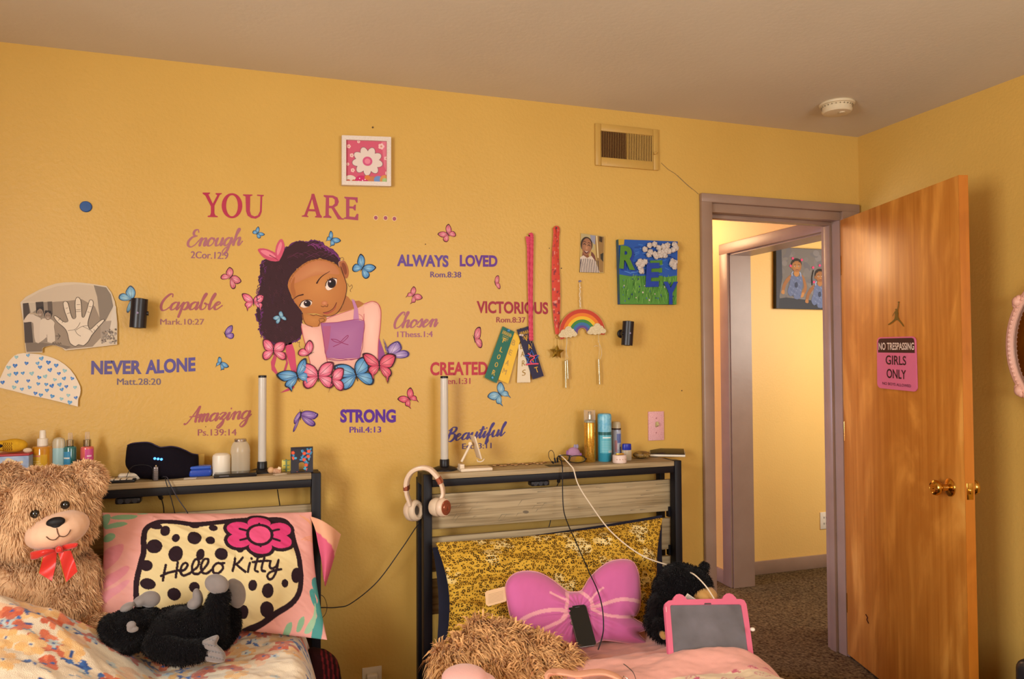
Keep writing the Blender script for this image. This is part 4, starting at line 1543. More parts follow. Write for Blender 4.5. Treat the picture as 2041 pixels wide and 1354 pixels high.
G('hair_bow', bow, 'pink hair bow')
CL = [
    ((370, 725), ((315, 730), (358, 768)), ((380, 679), (412, 746)), 'sky', False, 'light blue butterfly on the hair'),
    ((320, 975), ((242, 894), (262, 1042)), ((406, 914), (388, 1042)), 'rose', False, 'pink butterfly under the hair'),
    ((590, 1000), ((588, 896), (512, 1006)), None, 'rose', False, 'small pink butterfly on the sleeve'),
    ((1192, 1012), ((1143, 887), (1172, 990)), ((1252, 905), (1314, 1022)), 'lilac', False, 'purple butterfly by the elbow'),
    ((500, 1165), ((343, 1155), (450, 1262)), ((562, 1034), (572, 1205)), 'blue', True, 'leftmost blue butterfly of the bottom row'),
    ((1113, 1085), ((988, 1002), (1062, 1170)), ((1237, 1014), (1176, 1192)), 'red', True, 'rightmost pink butterfly of the bottom row'),
    ((938, 1155), ((773, 1094), (868, 1262)), ((1020, 1024), (1046, 1228)), 'blue', False, 'large blue butterfly of the bottom row'),
    ((655, 1165), ((528, 1080), (582, 1256)), ((769, 1066), (736, 1252)), 'rose', False, 'large pink butterfly of the bottom row'),
    ((758, 1190), ((772, 1160), (735, 1282)), ((845, 1112), (820, 1272)), 'rose', False, 'folded pink butterfly between the two large ones'),
]
for i, (b, L, R, c, t, lb) in enumerate(CL):
    a = Art(T4)
    butterfly(a, b, L, R, c, t, layer=15 + (i % 3) * 4)
    a.build('butterfly', girl, label=lb)

# blue round magnet high on the left
p = Y(171, 412, -.004)
o = MB().lathe([(.0185, 0), (.0185, .004), (.0165, .006), (0, .0062)], (p[0], -.0005, p[2]), basis((0, -1, 0)), n=32).build('wall_dot', mat('blue_plastic_dot', '#1E4A86', rough=.4))
tag(o, 'small round blue disc stuck high on the wall at the left', 'wall dot')

# ================================================================== FRAMED PICTURE (generic flower print)
fp = root('picture_frame', 'small square white picture frame with a pink flower print above the wall lettering', 'picture frame', Y(731, 371))
FRM = mat('glitter_white_frame', '#CFC2B4', rough=.4, color2='#DCD0C6', vscale=300, bump=.0006, bscale=400)
co = [Y(681.5, 269.5, -.024), Y(779.5, 273, -.024), Y(779.5, 371, -.024), Y(681.5, 368.5, -.024)]


def lerpq(q, u, v):
    return (q[0] * (1 - u) + q[1] * u) * (1 - v) + (q[3] * (1 - u) + q[2] * u) * v


mb = MB()
i_ = .085
O = [lerpq(co, *p) for p in ((0, 0), (1, 0), (1, 1), (0, 1))]
I = [lerpq(co, *p) for p in ((i_, i_), (1 - i_, i_), (1 - i_, 1 - i_), (i_, 1 - i_))]
for k in range(4):
    k2 = (k + 1) % 4
    mb.prism([O[k], O[k2], I[k2], I[k]], (0, .023, 0))
mb.build('frame_border', FRM, fp, smooth=None)
QF = [(681.5, 269.5), (779.5, 273), (779.5, 371), (681.5, 368.5)]


def qpx(Q, s=100.0):
    return lambda p: tuple(lerpq([np.array(q, float) for q in Q], p[0] / s, p[1] / s))


class QArt(Art):
    """art in 0..100 coordinates of a quad given in photo pixels."""

    def __init__(self, Q, plane):
        super().__init__((0, 0, 1), plane)
        self.q = qpx(Q)

    def _p(self, p):
        return self.q(p)


a = QArt(QF, wall_plane(-.014))
a.poly([(6, 6), (94, 6), (94, 94), (6, 94)], '#C4566E', 0)
a.poly([(80, 6), (94, 6), (94, 80), (86, 60)], '#CE7082', 1)
for x, y, r in [(14, 22, 4), (20, 40, 4), (80, 20, 6), (22, 70, 4), (90, 44, 4), (92, 74, 4), (34, 12, 3), (12, 58, 3)]:
    for k in range(5):
        an = k * 2 * math.pi / 5
        a.ell(x + r * .6 * math.cos(an), y + r * .6 * math.sin(an), r * .5, r * .5, '#E2B8B4', 2, n=10)
    a.ell(x, y, r * .35, r * .35, '#C08A70', 3, n=8)
for k in range(9):      # one large pale daisy in the middle
    an = k * 2 * math.pi / 9 + .2
    a.ell(52 + 19 * math.cos(an), 51 + 17 * math.sin(an), 13, 8.5, '#7E6068', 4, rot=an)
    a.ell(52 + 19 * math.cos(an), 51 + 17 * math.sin(an), 12, 7.6, '#D6C6BC', 5, rot=an)
a.ell(52, 51, 10, 9.5, '#C4527A', 6)
a.ell(52, 51, 6, 5.5, '#D87C92', 7)
for cx, cy, rx, ry, c in [(17, 90, 13, 10, '#D2C4B4'), (40, 92, 14, 12, '#C02C64'), (62, 90, 9, 9, '#B8744E'), (74, 88, 9, 8, '#6A88BC'), (87, 88, 10, 10, '#C88A4E'), (87, 89, 5, 5, '#9AB87C'),
                          (52, 84, 6, 5, '#C8763C')]:
    a.poly([(max(6, min(94, cx + rx * math.cos(t))), min(94, cy + ry * math.sin(t))) for t in [k * 2 * math.pi / 20 for k in range(20)]], c, 8)
for x, y in ((36, 86), (42, 90), (34, 92), (47, 88)):
    a.ell(x, y, 1.2, 1.2, '#F0D8D8', 9, n=8)
a.stroke([(8, 92), (14, 90), (18, 93), (24, 90), (28, 92)], 2.5, '#B8402E', 9)
a.build('print', fp)

# ================================================================== PAPERS ON THE WALL
def tilt_plane(px0, py0, ax, ay, y0=-.002, step=.0003):
    """a flat sheet leaning off the wall: distance grows with (px - px0) * ax + (py - py0) * ay."""
    return lambda px, py, l: Y(px, py, y0 - (px - px0) * ax - (py - py0) * ay - step * l)


pp = root('torn_print', 'torn grey photo print with a traced hand, taped on the wall at the left', 'paper print', Y(138, 700))
plane = tilt_plane(40, 562, .000005, .00007)
PAPER = [(172, 268), (215, 222), (330, 160), (400, 130), (470, 108), (540, 98), (620, 96), (700, 101), (790, 112), (900, 130), (940, 185), (968, 260), (982, 360), (990, 450), (988, 622),
         (720, 655), (550, 672), (525, 650), (470, 630), (430, 628), (375, 642), (358, 655), (358, 690), (220, 692), (210, 600), (196, 430)]
a = Art(T1, plane)
a.poly(PAPER, '#C6B69E', 0)
a.build('paper_sheet', pp)
a = Art(T1, plane)
a.poly([(185, 262), (330, 180), (480, 130), (640, 112), (780, 125), (815, 180), (828, 300), (835, 420), (700, 300), (450, 255)], '#BCAB94', 1)
a.poly([(440, 262), (560, 255), (690, 240), (800, 300), (850, 420), (855, 560), (780, 640), (560, 660), (500, 636), (440, 620)], '#8E7E6C', 1)
a.poly([(790, 122), (895, 140), (935, 200), (955, 300), (860, 480), (850, 560), (840, 400), (820, 220)], '#7E7264', 2)
a.poly([(955, 290), (978, 300), (984, 480), (920, 500), (935, 400)], '#C9BCA8', 2)
a.poly([(845, 430), (940, 420), (925, 500), (870, 580), (850, 600)], '#9A8C7C', 2)
rg = np.random.default_rng(3)
for k in range(46):
    x, y = rg.uniform(862, 980), rg.uniform(495, 610)
    a.ell(x, y, rg.uniform(5, 17), rg.uniform(4, 12), ['#7A6E62', '#665A50', '#A2968A', '#8A7E72'][k % 4], 3, rot=rg.uniform(0, 3), n=9)
a.poly([(215, 608), (360, 606), (440, 612), (600, 640), (560, 662), (520, 645), (470, 628), (430, 626), (376, 640), (356, 652), (354, 682), (224, 684)], '#746658', 2)
a.stroke([(470, 550), (508, 550)], 5, '#4A3E34', 3, sm=0)
a.stroke([(490, 532), (508, 550), (488, 578)], 5, '#4A3E34', 3, sm=0)
for k in range(4):
    a.stroke([(440 + k * 20, 622), (450 + k * 20, 606), (456 + k * 20, 620)], 3, '#4A3E34', 3)
a.build('grey_backdrop', pp, label='grey printed background')


def kids(a):
    a.poly([(192, 275), (438, 258), (465, 605), (210, 608)], '#8A7C6C', 3)
    a.poly([(192, 275), (240, 270), (262, 420), (280, 606), (210, 608)], '#453A34', 4)
    a.poly([(240, 270), (300, 268), (305, 330), (262, 360)], '#B4A692', 4)
    a.poly([(300, 264), (365, 260), (370, 330), (305, 335)], '#3E342E', 4)
    a.poly([(400, 260), (438, 258), (444, 370), (405, 350)], '#5A4E44', 4)
    for x0 in (268, 388):      # pale shirts
        pass
    a.poly([(200, 420), (232, 372), (262, 358), (300, 380), (340, 398), (345, 430), (340, 520), (342, 600), (300, 602), (285, 520), (280, 440), (240, 432), (206, 436)], '#C4B4A2', 5, sm=2)
    a.poly([(345, 415), (380, 402), (432, 410), (462, 440), (455, 470), (466, 592), (400, 600), (392, 560), (340, 600), (335, 500)], '#C9BAA6', 6, sm=2)
    a.stroke([(396, 540), (398, 600)], 4, '#8A7A6A', 7, sm=0)
    for cx, cy in ((337, 350), (404, 378)):
        a.ell(cx, cy - 8, 33, 36, '#2E2622', 7)
        a.ell(cx, cy + 4, 26, 34, '#8A7666', 8)
        a.ell(cx - 10, cy - 2, 4, 3, '#2A2220', 9, n=8)
        a.ell(cx + 10, cy - 2, 4, 3, '#2A2220', 9, n=8)
        a.ell(cx, cy + 10, 4, 5, '#A08C7A', 9, n=8)
        a.stroke([(cx - 9, cy + 19), (cx, cy + 23), (cx + 9, cy + 19)], 3.5, '#D8CABA', 9)
    for cx, cy in ((316, 320), (352, 312), (388, 345), (420, 348)):
        a.ell(cx, cy, 12, 12, '#2A2220', 8, n=10)
    a.stroke([(255, 360), (290, 362), (318, 372)], 14, '#A8967F', 8)


a = Art(T1, plane)
kids(a)
a.build('photo_print', pp, label='grey photo of two children in pale shirts')
HANDP = [(592, 612), (620, 632), (642, 636), (662, 622), (700, 632), (722, 618), (745, 595), (770, 550), (795, 518), (830, 476), (865, 438), (880, 416), (872, 410), (850, 418), (815, 446), (780, 480),
         (758, 494), (742, 462), (742, 430), (752, 390), (772, 330), (786, 285), (784, 258), (768, 244), (752, 256), (738, 310), (712, 385), (698, 392), (690, 380), (686, 310), (680, 248), (658, 222), (638, 238),
         (634, 300), (640, 390), (624, 404), (608, 396), (590, 340), (574, 275), (555, 257), (536, 264), (534, 290), (548, 350), (574, 420), (560, 432), (536, 430), (500, 402), (470, 380), (456, 382), (460, 400),
         (490, 438), (530, 470), (558, 502), (572, 540), (580, 580)]
a = Art(T1, plane)
a.poly(HANDP, '#D2C3AE', 5)
a.stroke(HANDP + [HANDP[0]], 4.5, '#4E4238', 6, sm=2)
for p in ([(575, 505), (630, 495), (660, 465), (676, 436)], [(632, 500), (650, 530), (668, 545)], [(640, 500), (690, 470), (740, 462)], [(700, 470), (760, 500), (780, 520)], [(672, 545), (680, 552)],
          [(556, 318), (572, 312)], [(566, 362), (590, 354)], [(640, 330), (678, 326)], [(640, 345), (680, 342)], [(648, 286), (676, 284)], [(738, 345), (756, 352)], [(750, 300), (774, 304)],
          [(492, 418), (510, 400)], [(522, 440), (530, 425)], [(818, 460), (832, 475)], [(790, 495), (800, 510)]):
    a.stroke(p, 3.2, '#5E5044', 7, sm=4)
a.build('traced_hand', pp, label='outlined open hand')

hp = root('heart_paper', 'cut white paper with blue hearts, taped on the wall at the far left', 'paper cutout', Y(80, 800))
plane = tilt_plane(0, 705, .00002, .00006)
a = Art(T1, plane)
a.poly([(-40, 980), (-20, 930), (2, 905), (50, 800), (85, 750), (120, 716), (150, 702), (200, 694), (260, 697), (330, 705), (400, 720), (455, 738), (500, 760), (548, 792), (592, 832), (628, 880),
        (655, 930), (676, 975), (680, 1010), (674, 1050), (660, 1080), (656, 1146), (580, 1126), (500, 1105), (380, 1076), (250, 1050), (120, 1015), (5, 988)], '#DCCDB8', 0)
a.build('paper_sheet', hp)
HEARTS = [(138, 730), (237, 715), (350, 742), (408, 775), (223, 782), (318, 782), (474, 800), (72, 818), (127, 802), (338, 815), (545, 845), (422, 838), (80, 880), (135, 868), (193, 865), (268, 868),
          (497, 868), (330, 902), (382, 893), (608, 910), (541, 910), (462, 920), (22, 943), (142, 938), (238, 930), (322, 955), (390, 960), (438, 972), (503, 962), (560, 978), (118, 985), (185, 1000),
          (248, 985), (396, 1010), (522, 1003), (633, 985), (298, 1035), (344, 1050), (440, 1060), (576, 1052), (518, 1082), (588, 1112), (640, 1072)]
a = Art(T1, plane)
rg = np.random.default_rng(11)
for x, y in HEARTS:
    s = rg.uniform(17, 22)
    c = ['#2E6EB8', '#3A7CC0', '#5C98C4', '#86B4BC', '#4488C0'][rg.integers(5)]
    r = rg.uniform(-.35, .35)
    pts = [(0, .85), (-.55, .3), (-.95, -.2), (-.85, -.65), (-.5, -.8), (-.15, -.65), (0, -.35), (.15, -.65), (.5, -.8), (.85, -.65), (.95, -.2), (.55, .3)]
    a.poly([(x + s * (u * math.cos(r) - v * math.sin(r)), y + s * (u * math.sin(r) + v * math.cos(r))) for u, v in pts], c, 1)
    a.stroke([(x - 8, y - 4), (x + 6, y + 6)], 4, mixc(hexc(c), (1, 1, 1, 1), .25), 2, sm=0)
a.build('blue_hearts', hp)


# ================================================================== WALL SCONCES
SCB = mat('sconce_black_metal', '#16151C', rough=.35, spec=.5)
LENS = mat('dark_lens', '#3C3032', rough=.12, spec=.7)


def sconce(top, bot, wpx, label, side):
    yc = -.062
    p, q = Y(*top, yc), Y(*bot, yc)
    r = wpx / 2 * scale_at(p)
    ax = p - q
    H = np.linalg.norm(ax)
    B = basis(ax)
    s = root('wall_sconce', label, 'wall light', (q[0], yc, q[2]), 'black cylinder wall lights')
    MB().lathe([(r * .86, .002), (r, 0), (r, H * .5), (r, H), (r * .86, H - .002), (r * .84, H - .01), (0, H - .012)], q, B, n=40).build('housing', SCB, s)
    MB().lathe([(r * .8, 0), (r * .66, .003), (r * .3, .005), (0, .0052)], p - ax / H * .002, B, n=28).build('lens', LENS, s, label='dark glossy top lens')
    MB().lathe([(r * .8, 0), (r * .66, -.003), (r * .3, -.005), (0, -.0052)], q + ax / H * .002, B, n=28).build('lens', LENS, s, label='dark glossy bottom lens')
    m = (p + q) / 2
    MB().lathe([(.0075, 0), (.0075, .034), (.0, .034)], m + np.array([side * r * .85, 0, 0]) - np.array([side * .026, 0, 0]), basis((side, 0, 0)), n=20).build('swivel_knob', SCB, s)
    mb = MB().lathe([(.018, 0), (.018, .006), (.012, .009), (.011, .06 - r * .5), (0, .06 - r * .5)], (m[0], -.0005, m[2]), basis((0, -1, 0)), n=32)
    mb.build('wall_mount', SCB, s)
    MB().ball(m + np.array([0, -r * .98, 0]), (.004, .003, .004), u=12, v=8).build('button', mat('grey_button', '#8A80A0', rough=.3), s)


sconce((278.5, 596), (274.5, 653.5), 30.5, 'black cylinder wall light below the torn print, beside a blue butterfly', 1)
sconce((1252.5, 641), (1249.5, 688.5), 22.8, 'black cylinder wall light under the blue and green canvas', -1)

# ================================================================== AWARD RIBBONS
T7 = (940, 440, 3.761)
GOLDT = '#C8A23A'


def ribbon(label, quad, col, letters, lcol, y0, header=None, lean=0.0):
    """a hanging cloth ribbon: quad tl,tr,br,bl in zoom pixels, pinked top and bottom edges."""
    r = root('award_ribbon', label, 'ribbon', Y(T7[0] + quad[3][0] / T7[2], T7[1] + quad[3][1] / T7[2], y0), 'prize ribbons pinned to the wall')
    pl_ = lambda px, py, l: Y(px, py, y0 - .00025 * l - max(0, py - 650) * .00008)
    tl, tr, br, bl = [np.array(q, float) for q in quad]
    up = (tl - bl) / np.linalg.norm(tl - bl)
    pts = []
    n = 9
    for k in range(n * 2 + 1):
        pts.append(tuple(tl + (tr - tl) * k / (n * 2) + up * (4 if k % 2 else -4)))
    for k in range(n * 2 + 1):
        pts.append(tuple(br + (bl - br) * k / (n * 2) - up * (4 if k % 2 else -4)))
    a = Art(T7, pl_)
    a.poly(pts, col, 0)
    a.build('ribbon_cloth', r, material=mat('satin_ribbon', attr=True, rough=.4, spec=.25))
    a = Art(T7, pl_)
    wd = (tr - tl) / np.linalg.norm(tr - tl)
    for ch, x, y, h in letters:
        c = np.array([x, y], float)
        w_ = h * (.62 if ch not in 'MN' else .8)
        bl_ = c - wd * w_ / 2 - up * h / 2
        a.text(ch, bl_, bl_ + wd * w_, bl_ + up * h, lcol, 1, -.8)
    if header:
        for k, (f, th) in enumerate(header):
            m0 = tl + (tr - tl) * .12 - up * f
            m1 = tl + (tr - tl) * .88 - up * f
            if k == 0:
                rgk = np.random.default_rng(int(tl[0]))
                N = 10
                for j in range(N):
                    c0 = m0 + (m1 - m0) * (j + .5) / N
                    a.stroke([tuple(c0 - up * th * .5), tuple(c0 + up * th * .5 + wd * rgk.uniform(-4, 4))], 3, lcol, 1, sm=0)
                    if j % 2:
                        a.stroke([tuple(c0), tuple(c0 + wd * 8)], 3, lcol, 1, sm=0)
            else:
                a.stroke([tuple(m0 + (m1 - m0) * .18), tuple(m1 - (m1 - m0) * .18)], th, lcol, 1, sm=0)
    a.build('gilt_lettering', r)
    return r


HD = [(38, 26), (62, 3), (74, 3), (84, 2)]
ribbon('yellow prize ribbon reading Beam, behind the green one', [(318, 835), (372, 872), (275, 1222), (200, 1192)], '#DDB02C',
       [('B', 315, 915, 40), ('E', 292, 988, 38), ('A', 269, 1065, 38), ('M', 248, 1130, 38)], '#A8884A', -.004)
ribbon('white prize ribbon with gilt letters, between the yellow and the dark one', [(352, 930), (430, 905), (440, 1212), (340, 1215)], '#D6C6A8',
       [('B', 378, 940, 40), ('A', 381, 1000, 40), ('R', 389, 1068, 42), ('S', 392, 1140, 44)], '#9A7A3A', -.005)
ribbon('green prize ribbon reading Floor, leftmost of the ribbons', [(232, 792), (322, 834), (187, 1220), (96, 1176)], '#17604C',
       [('F', 245, 900, 36), ('L', 225, 968, 36), ('O', 204, 1021, 36), ('O', 186, 1080, 36), ('R', 167, 1140, 38)], GOLDT, -.0065, HD)
ribbon('dark navy prize ribbon crossed by the pink lanyard', [(338, 818), (425, 792), (542, 1165), (458, 1192)], '#201636',
       [('V', 408, 885, 38), ('A', 434, 945, 40), ('U', 450, 1005, 38), ('L', 472, 1058, 38), ('T', 488, 1118, 42)], '#C89828', -.008, HD)


def pin(px, py, y0, col, label, r=.0055):
    p = Y(px, py, y0)
    mb = MB().lathe([(r, 0), (r, .002), (r * .45, .004), (r * .4, .009), (r * .8, .011), (r * .8, .0125), (0, .013)], p, basis((0, -1, 0)), n=20)
    tag(mb.build('push_pin', mat('pin_' + col[1:], col, rough=.3)), label, 'push pin', 'push pins')


pin(1013, 659, -.0068, '#2A78B0', 'blue push pin at the top of the green ribbon')
pin(980, 753, -.0075, '#3A90B8', 'blue push pin at the foot of the green ribbon')
pin(1036, 668, -.0085, '#D8C8C0', 'left white push pin near the top of the navy ribbon', .004)
pin(1040, 668.5, -.0085, '#D8C8C4', 'right white push pin near the top of the navy ribbon', .004)


# ================================================================== LANYARD MEDALS
def strap(name, parent, pts_px, widths, y0, colfn, material, seg=40, base_layer=0.0, twist=0.0):
    """a flat woven strap following pixel points on the wall, with thickness."""
    P = spline(pts_px, seg)
    wI = np.interp(np.linspace(0, 1, len(P)), np.linspace(0, 1, len(widths)), widths)
    rows_f, rows_b, cols = [], [], []
    M_ = 7
    for i, p in enumerate(P):
        t = P[min(i + 1, len(P) - 1)] - P[max(i - 1, 0)]
        t = t / (np.hypot(*t) + 1e-9)
        nn = np.array([-t[1], t[0]])
        rf, rb, rc = [], [], []
        for j in range(M_):
            u = j / (M_ - 1) - .5
            q = p + nn * wI[i] * u
            yy = y0 - .0015 * math.cos(u * math.pi) - twist * math.sin(i / len(P) * 9) * u
            rf.append(Y(q[0], q[1], yy))
            rb.append(Y(q[0], q[1], yy + .0012))
            rc.append(colfn(i / (len(P) - 1), u))
        rows_f.append(rf)
        rows_b.append(rb)
        cols.append(rc)
    mb = MB()
    mb.grid(np.array(rows_f), np.array(cols))
    mb.grid(np.array(rows_b)[:, ::-1], np.array(cols)[:, ::-1])
    return mb.build(name, material, parent, smooth=60)


STRAP = mat('woven_strap', attr=True, rough=.55, bump=.0004, bscale=700)


def z7(x, y):
    return (T7[0] + x / T7[2], T7[1] + y / T7[2])


l1 = root('lanyard_medal', 'pink red lanyard with a blue and pink star medal, hanging over the navy ribbon', 'medal', Y(*z7(450, 1085), -.02))


def c1(t, u):
    k = math.sin(t * 160 + u * 9) * .5 + .5
    return hexc(['#B42C4A', '#C23652', '#D2506A'][int(k * 2.99)] if abs(u) > .25 else ['#C83E58', '#C03450'][int(k * 1.99)])


strap('strap', l1, [z7(430, 118), z7(428, 200), z7(429, 400), z7(434, 600), z7(442, 800), z7(446, 895)], [14, 13.5 / 3.76 * 2, 5, 5.5, 8, 8.5], -.012, c1, STRAP)
strap('strap', l1, [z7(432, 108), z7(440, 101), z7(452, 112), z7(452, 200), z7(450, 400), z7(448, 600), z7(446, 800), z7(448, 900)], [4, 5, 6.5, 6.5, 6, 6, 8, 8.5], -.015, c1, STRAP)
p = Y(*z7(436, 108), -.006)
MB().lathe([(.004, 0), (.004, .012), (0, .012)], (p[0], 0, p[2]), basis((0, -1, 0)), n=14).build('nail', mat('dark_nail', '#4A3A3A', rough=.4, metal=.6), l1)
METAL = mat('silver_metal', '#B8B0A0', rough=.25, metal=1.0)
p = Y(*z7(448, 912), -.016)
MB().tube([p + .0055 * np.array([math.cos(k / 14 * 2 * math.pi), 0, math.sin(k / 14 * 2 * math.pi)]) for k in range(14)], .0011, 6, closed=True).build('ring', METAL, l1)
p2 = Y(*z7(450, 945), -.016)
MB().tube([p + np.array([0, 0, -.005]), (p + p2) / 2, p2], .0016, 6).build('clasp', METAL, l1)
cx, cy = 450, 1030
BLU = mat('blue_enamel', '#2E5CB4', rough=.25, spec=.6)
st = []
for k in range(10):
    an = -math.pi / 2 + k * math.pi / 5
    rr = 58 if k % 2 == 0 else 26
    st.append((cx + rr * math.cos(an), cy + rr * math.sin(an)))
pts3 = [Y(*z7(x, y), -.017) for x, y in st]
dens = []
for k in range(10):
    dens += [pts3[k], (pts3[k] + pts3[(k + 1) % 10]) / 2]
MB().tube(dens, .0022, 8, closed=True).build('star_outline', BLU, l1)
PKE = mat('coral_enamel', '#D8506A', rough=.3, spec=.5)
mb = MB()
for path, rr in (([(430, 1000), (445, 1012), (462, 1018), (470, 1030), (452, 1042), (440, 1058), (455, 1072)], .0026), ([(462, 1018), (486, 1008)], .002), ([(445, 1012), (432, 1025)], .002)):
    mb.tube([Y(*z7(*q), -.019) for q in spline(path, 4)], rr, 8)
mb.ball(Y(*z7(425, 998), -.019), .0032)
mb.tube([Y(*z7(*q), -.018) for q in [(408, 1080), (430, 1076), (470, 1074), (500, 1073)]], .0034, 8)
mb.build('gymnast_figure', PKE, l1)

l2 = root('lanyard_medal', 'wide red patterned lanyard with a gold star medal, left of the rainbow', 'medal', Y(*z7(640, 1045), -.02))


def c2(t, u):
    v = vnoise(np.array([t * 34.0]), np.array([u * 5.0 + 3]), 4)[0]
    w_ = vnoise(np.array([t * 60.0]), np.array([u * 9.0]), 9)[0]
    if v > .66 and t > .1:
        return hexc('#D08A78')
    if w_ > .6 and t > .1:
        return hexc('#7A2A34')
    return hexc('#C4402E')


strap('strap', l2, [z7(622, 62), z7(624, 120), z7(622, 250), z7(630, 420), z7(634, 600), z7(637, 750), z7(641, 852)], [5, 6.5, 10, 16.5, 16.5, 11.5, 6.5], -.012, c2, STRAP, seg=60)
strap('strap', l2, [z7(612, 66), z7(632, 50), z7(648, 62), z7(644, 130), z7(640, 250), z7(645, 500), z7(645, 800), z7(643, 850)], [4, 6, 6.5, 6, 8, 10, 8, 6], -.009, c2, STRAP, seg=40)
p = Y(*z7(632, 56), -.006)
MB().lathe([(.004, 0), (.004, .011), (0, .011)], (p[0], 0, p[2]), basis((0, -1, 0)), n=14).build('nail', mat('dark_nail'), l2)
GOLD = mat('antique_gold', '#9A8038', rough=.3, metal=1.0)
p = Y(*z7(640, 872), -.024)
MB().tube([p + .0065 * np.array([math.cos(k / 14 * 2 * math.pi), 0, math.sin(k / 14 * 2 * math.pi)]) for k in range(14)], .001, 6, closed=True).build('ring', GOLD, l2)
mb = MB()
st = []
for k in range(10):
    an = -math.pi / 2 + k * math.pi / 5 + .05
    rr = 56 if k % 2 == 0 else 27
    st.append(Y(*z7(640 + rr * math.cos(an), 985 + rr * math.sin(an)), -.026))
mb.prism(st, (0, .003, 0))
cen = Y(*z7(640, 985), -.0305)
for k in range(10):
    mb.add([st[k], st[(k + 1) % 10], cen], [(0, 1, 2)])
for k in range(3):
    q0, q1 = Y(*z7(616 + k * 14, 968), -.031), Y(*z7(622 + k * 14, 1004), -.031)
    mb.tube([q0, q1], .0016, 6)
mb.tube([Y(*z7(618, 975), -.031), Y(*z7(664, 972), -.031)], .0014, 6)
mb.build('star_medal', GOLD, l2, smooth=None)
MB().tube([Y(*z7(640, 888), -.024), Y(*z7(641, 935), -.026)], .0009, 6).build('link', GOLD, l2)

# ================================================================== RAINBOW WIND CHIME
rb = root('wind_chime', 'wooden rainbow wind chime with glitter clouds hanging on the wall', 'wind chime', Y(*z7(828, 870), -.03))
yb = -.014
RC = ['#B8402C', '#D8762A', '#DDB030', '#3E7E40', '#3A6A9C', '#5E4686']
RR = [170, 142, 118, 95, 73, 52, 34]
c0 = np.array([829.0, 838.0])
rot = math.radians(6)
a0, a1 = math.radians(-12), math.radians(192)
pts_o, pts_i = [], []
for k in range(41):
    t = a0 + (a1 - a0) * k / 40 + rot
    pts_o.append(Y(*z7(c0[0] + 172 * math.cos(t), c0[1] - 176 * math.sin(t)), yb))
    pts_i.append(Y(*z7(c0[0] + 33 * math.cos(t), c0[1] - 33 * math.sin(t)), yb))
MB().prism(pts_o + pts_i[::-1], (0, .005, 0)).build('wooden_board', mat('chime_ply', '#C29A62', rough=.5), rb, smooth=None)
for k in range(6):
    a = Art(T7, wall_plane(yb + .0001 - .0003))
    b0 = len(a.V)
    a.ring(0, 0, RR[k + 1], RR[k], a0 + rot, a1 + rot, RC[k], 0)
    a.V = [(a._p((c0[0] + (v[0] - T7[0]) * T7[2], c0[1] + (v[1] - T7[1]) * T7[2] * 1.025)) + (v[2],)) for v in a.V]
    a.build('colour_band', rb)
CLD = mat('glitter_cloud', '#B8A47C', rough=.35, color2='#E0D2AC', vscale=500, bump=.0008, bscale=600, detail=2)
for cx, cy, s in ((722, 838, 1.0), (938, 815, 1.0)):
    out = []
    for bx, by, r in ((-52, 14, 20), (-36, -12, 22), (-2, -26, 28), (34, -8, 22), (54, 14, 20)):
        pass
    pts = [(-70, 28), (-66, 12), (-56, 4), (-48, -14), (-34, -22), (-22, -22), (-14, -38), (2, -46), (20, -42), (30, -28), (44, -24), (52, -8), (64, 0), (70, 14), (64, 26), (48, 32), (36, 28), (22, 38), (4, 34), (-10, 42),
           (-28, 36), (-42, 38), (-56, 36)]
    cl = [Y(*z7(cx + x, cy + y), yb - .007) for x, y in spline(pts, 2, True)]
    MB().prism(cl, (0, .0055, 0)).build('cloud', CLD, rb, smooth=None)
STRG = mat('clear_string', '#C8BCA0', rough=.3)
tp = Y(*z7(808, 455), -.006)
pin(*z7(808, 455), -.0005, '#6A648A', 'grey violet push pin holding the rainbow chime', .0045)
mb = MB()
for dx in (-5, 6):
    mb.tube([tp + np.array([0, -.004, 0]), Y(*z7(812 + dx, 560), -.012), Y(*z7(816 + dx, 664), yb)], .0006, 5)
mb.build('hanging_string', STRG, rb)
mb = MB()
rg = np.random.default_rng(2)
for k in range(16):
    q = Y(*z7(813 + rg.uniform(-5, 6), 480 + k * 11), -.013)
    mb.ball(q, (.0022, .0022, .003), u=8, v=6)
BEAD = mat('clear_bead', '#D8D0C0', rough=.08, spec=.8)
mb.build('bead_string', BEAD, rb)
CHT = mat('chime_tube_metal', '#A89C84', rough=.22, metal=1.0)
for x0, y0_, x1, y1_, hx, hy in ((702, 1050, 707, 1256, 712, 876), (716, 1044, 722, 1188, 716, 880), (952, 1038, 960, 1230, 950, 848)):
    q0, q1 = Y(*z7(x0, y0_), yb - .006), Y(*z7(x1, y1_), yb - .006)
    B = basis(q0 - q1)
    L_ = np.linalg.norm(q0 - q1)
    MB().lathe([(.0024, 0), (.0032, .001), (.0032, L_ - .001), (.0024, L_)], q1, B, n=18).build('chime_tube', CHT, rb)
    mid = np.array(z7(hx + (8 if hx > 900 else -4), (hy + y0_) / 2 + 12))
    MB().tube([Y(*q, yb - .007) for q in spline([z7(hx, hy), tuple(mid), z7(x0, y0_ + 4)], 5)], .0007, 5).build('hanging_string', STRG, rb)
mb = MB()
for q in ([(712, 876), (716, 920), (706, 960), (714, 1000), (724, 1030)], [(948, 900), (968, 950), (975, 1000), (962, 1040)], [(916, 944), (935, 938), (948, 942)]):
    mb.tube([Y(*z7(*u), yb - .009) for u in spline(q, 5)], .0009, 5)
mb.build('tangled_thread', STRG, rb)

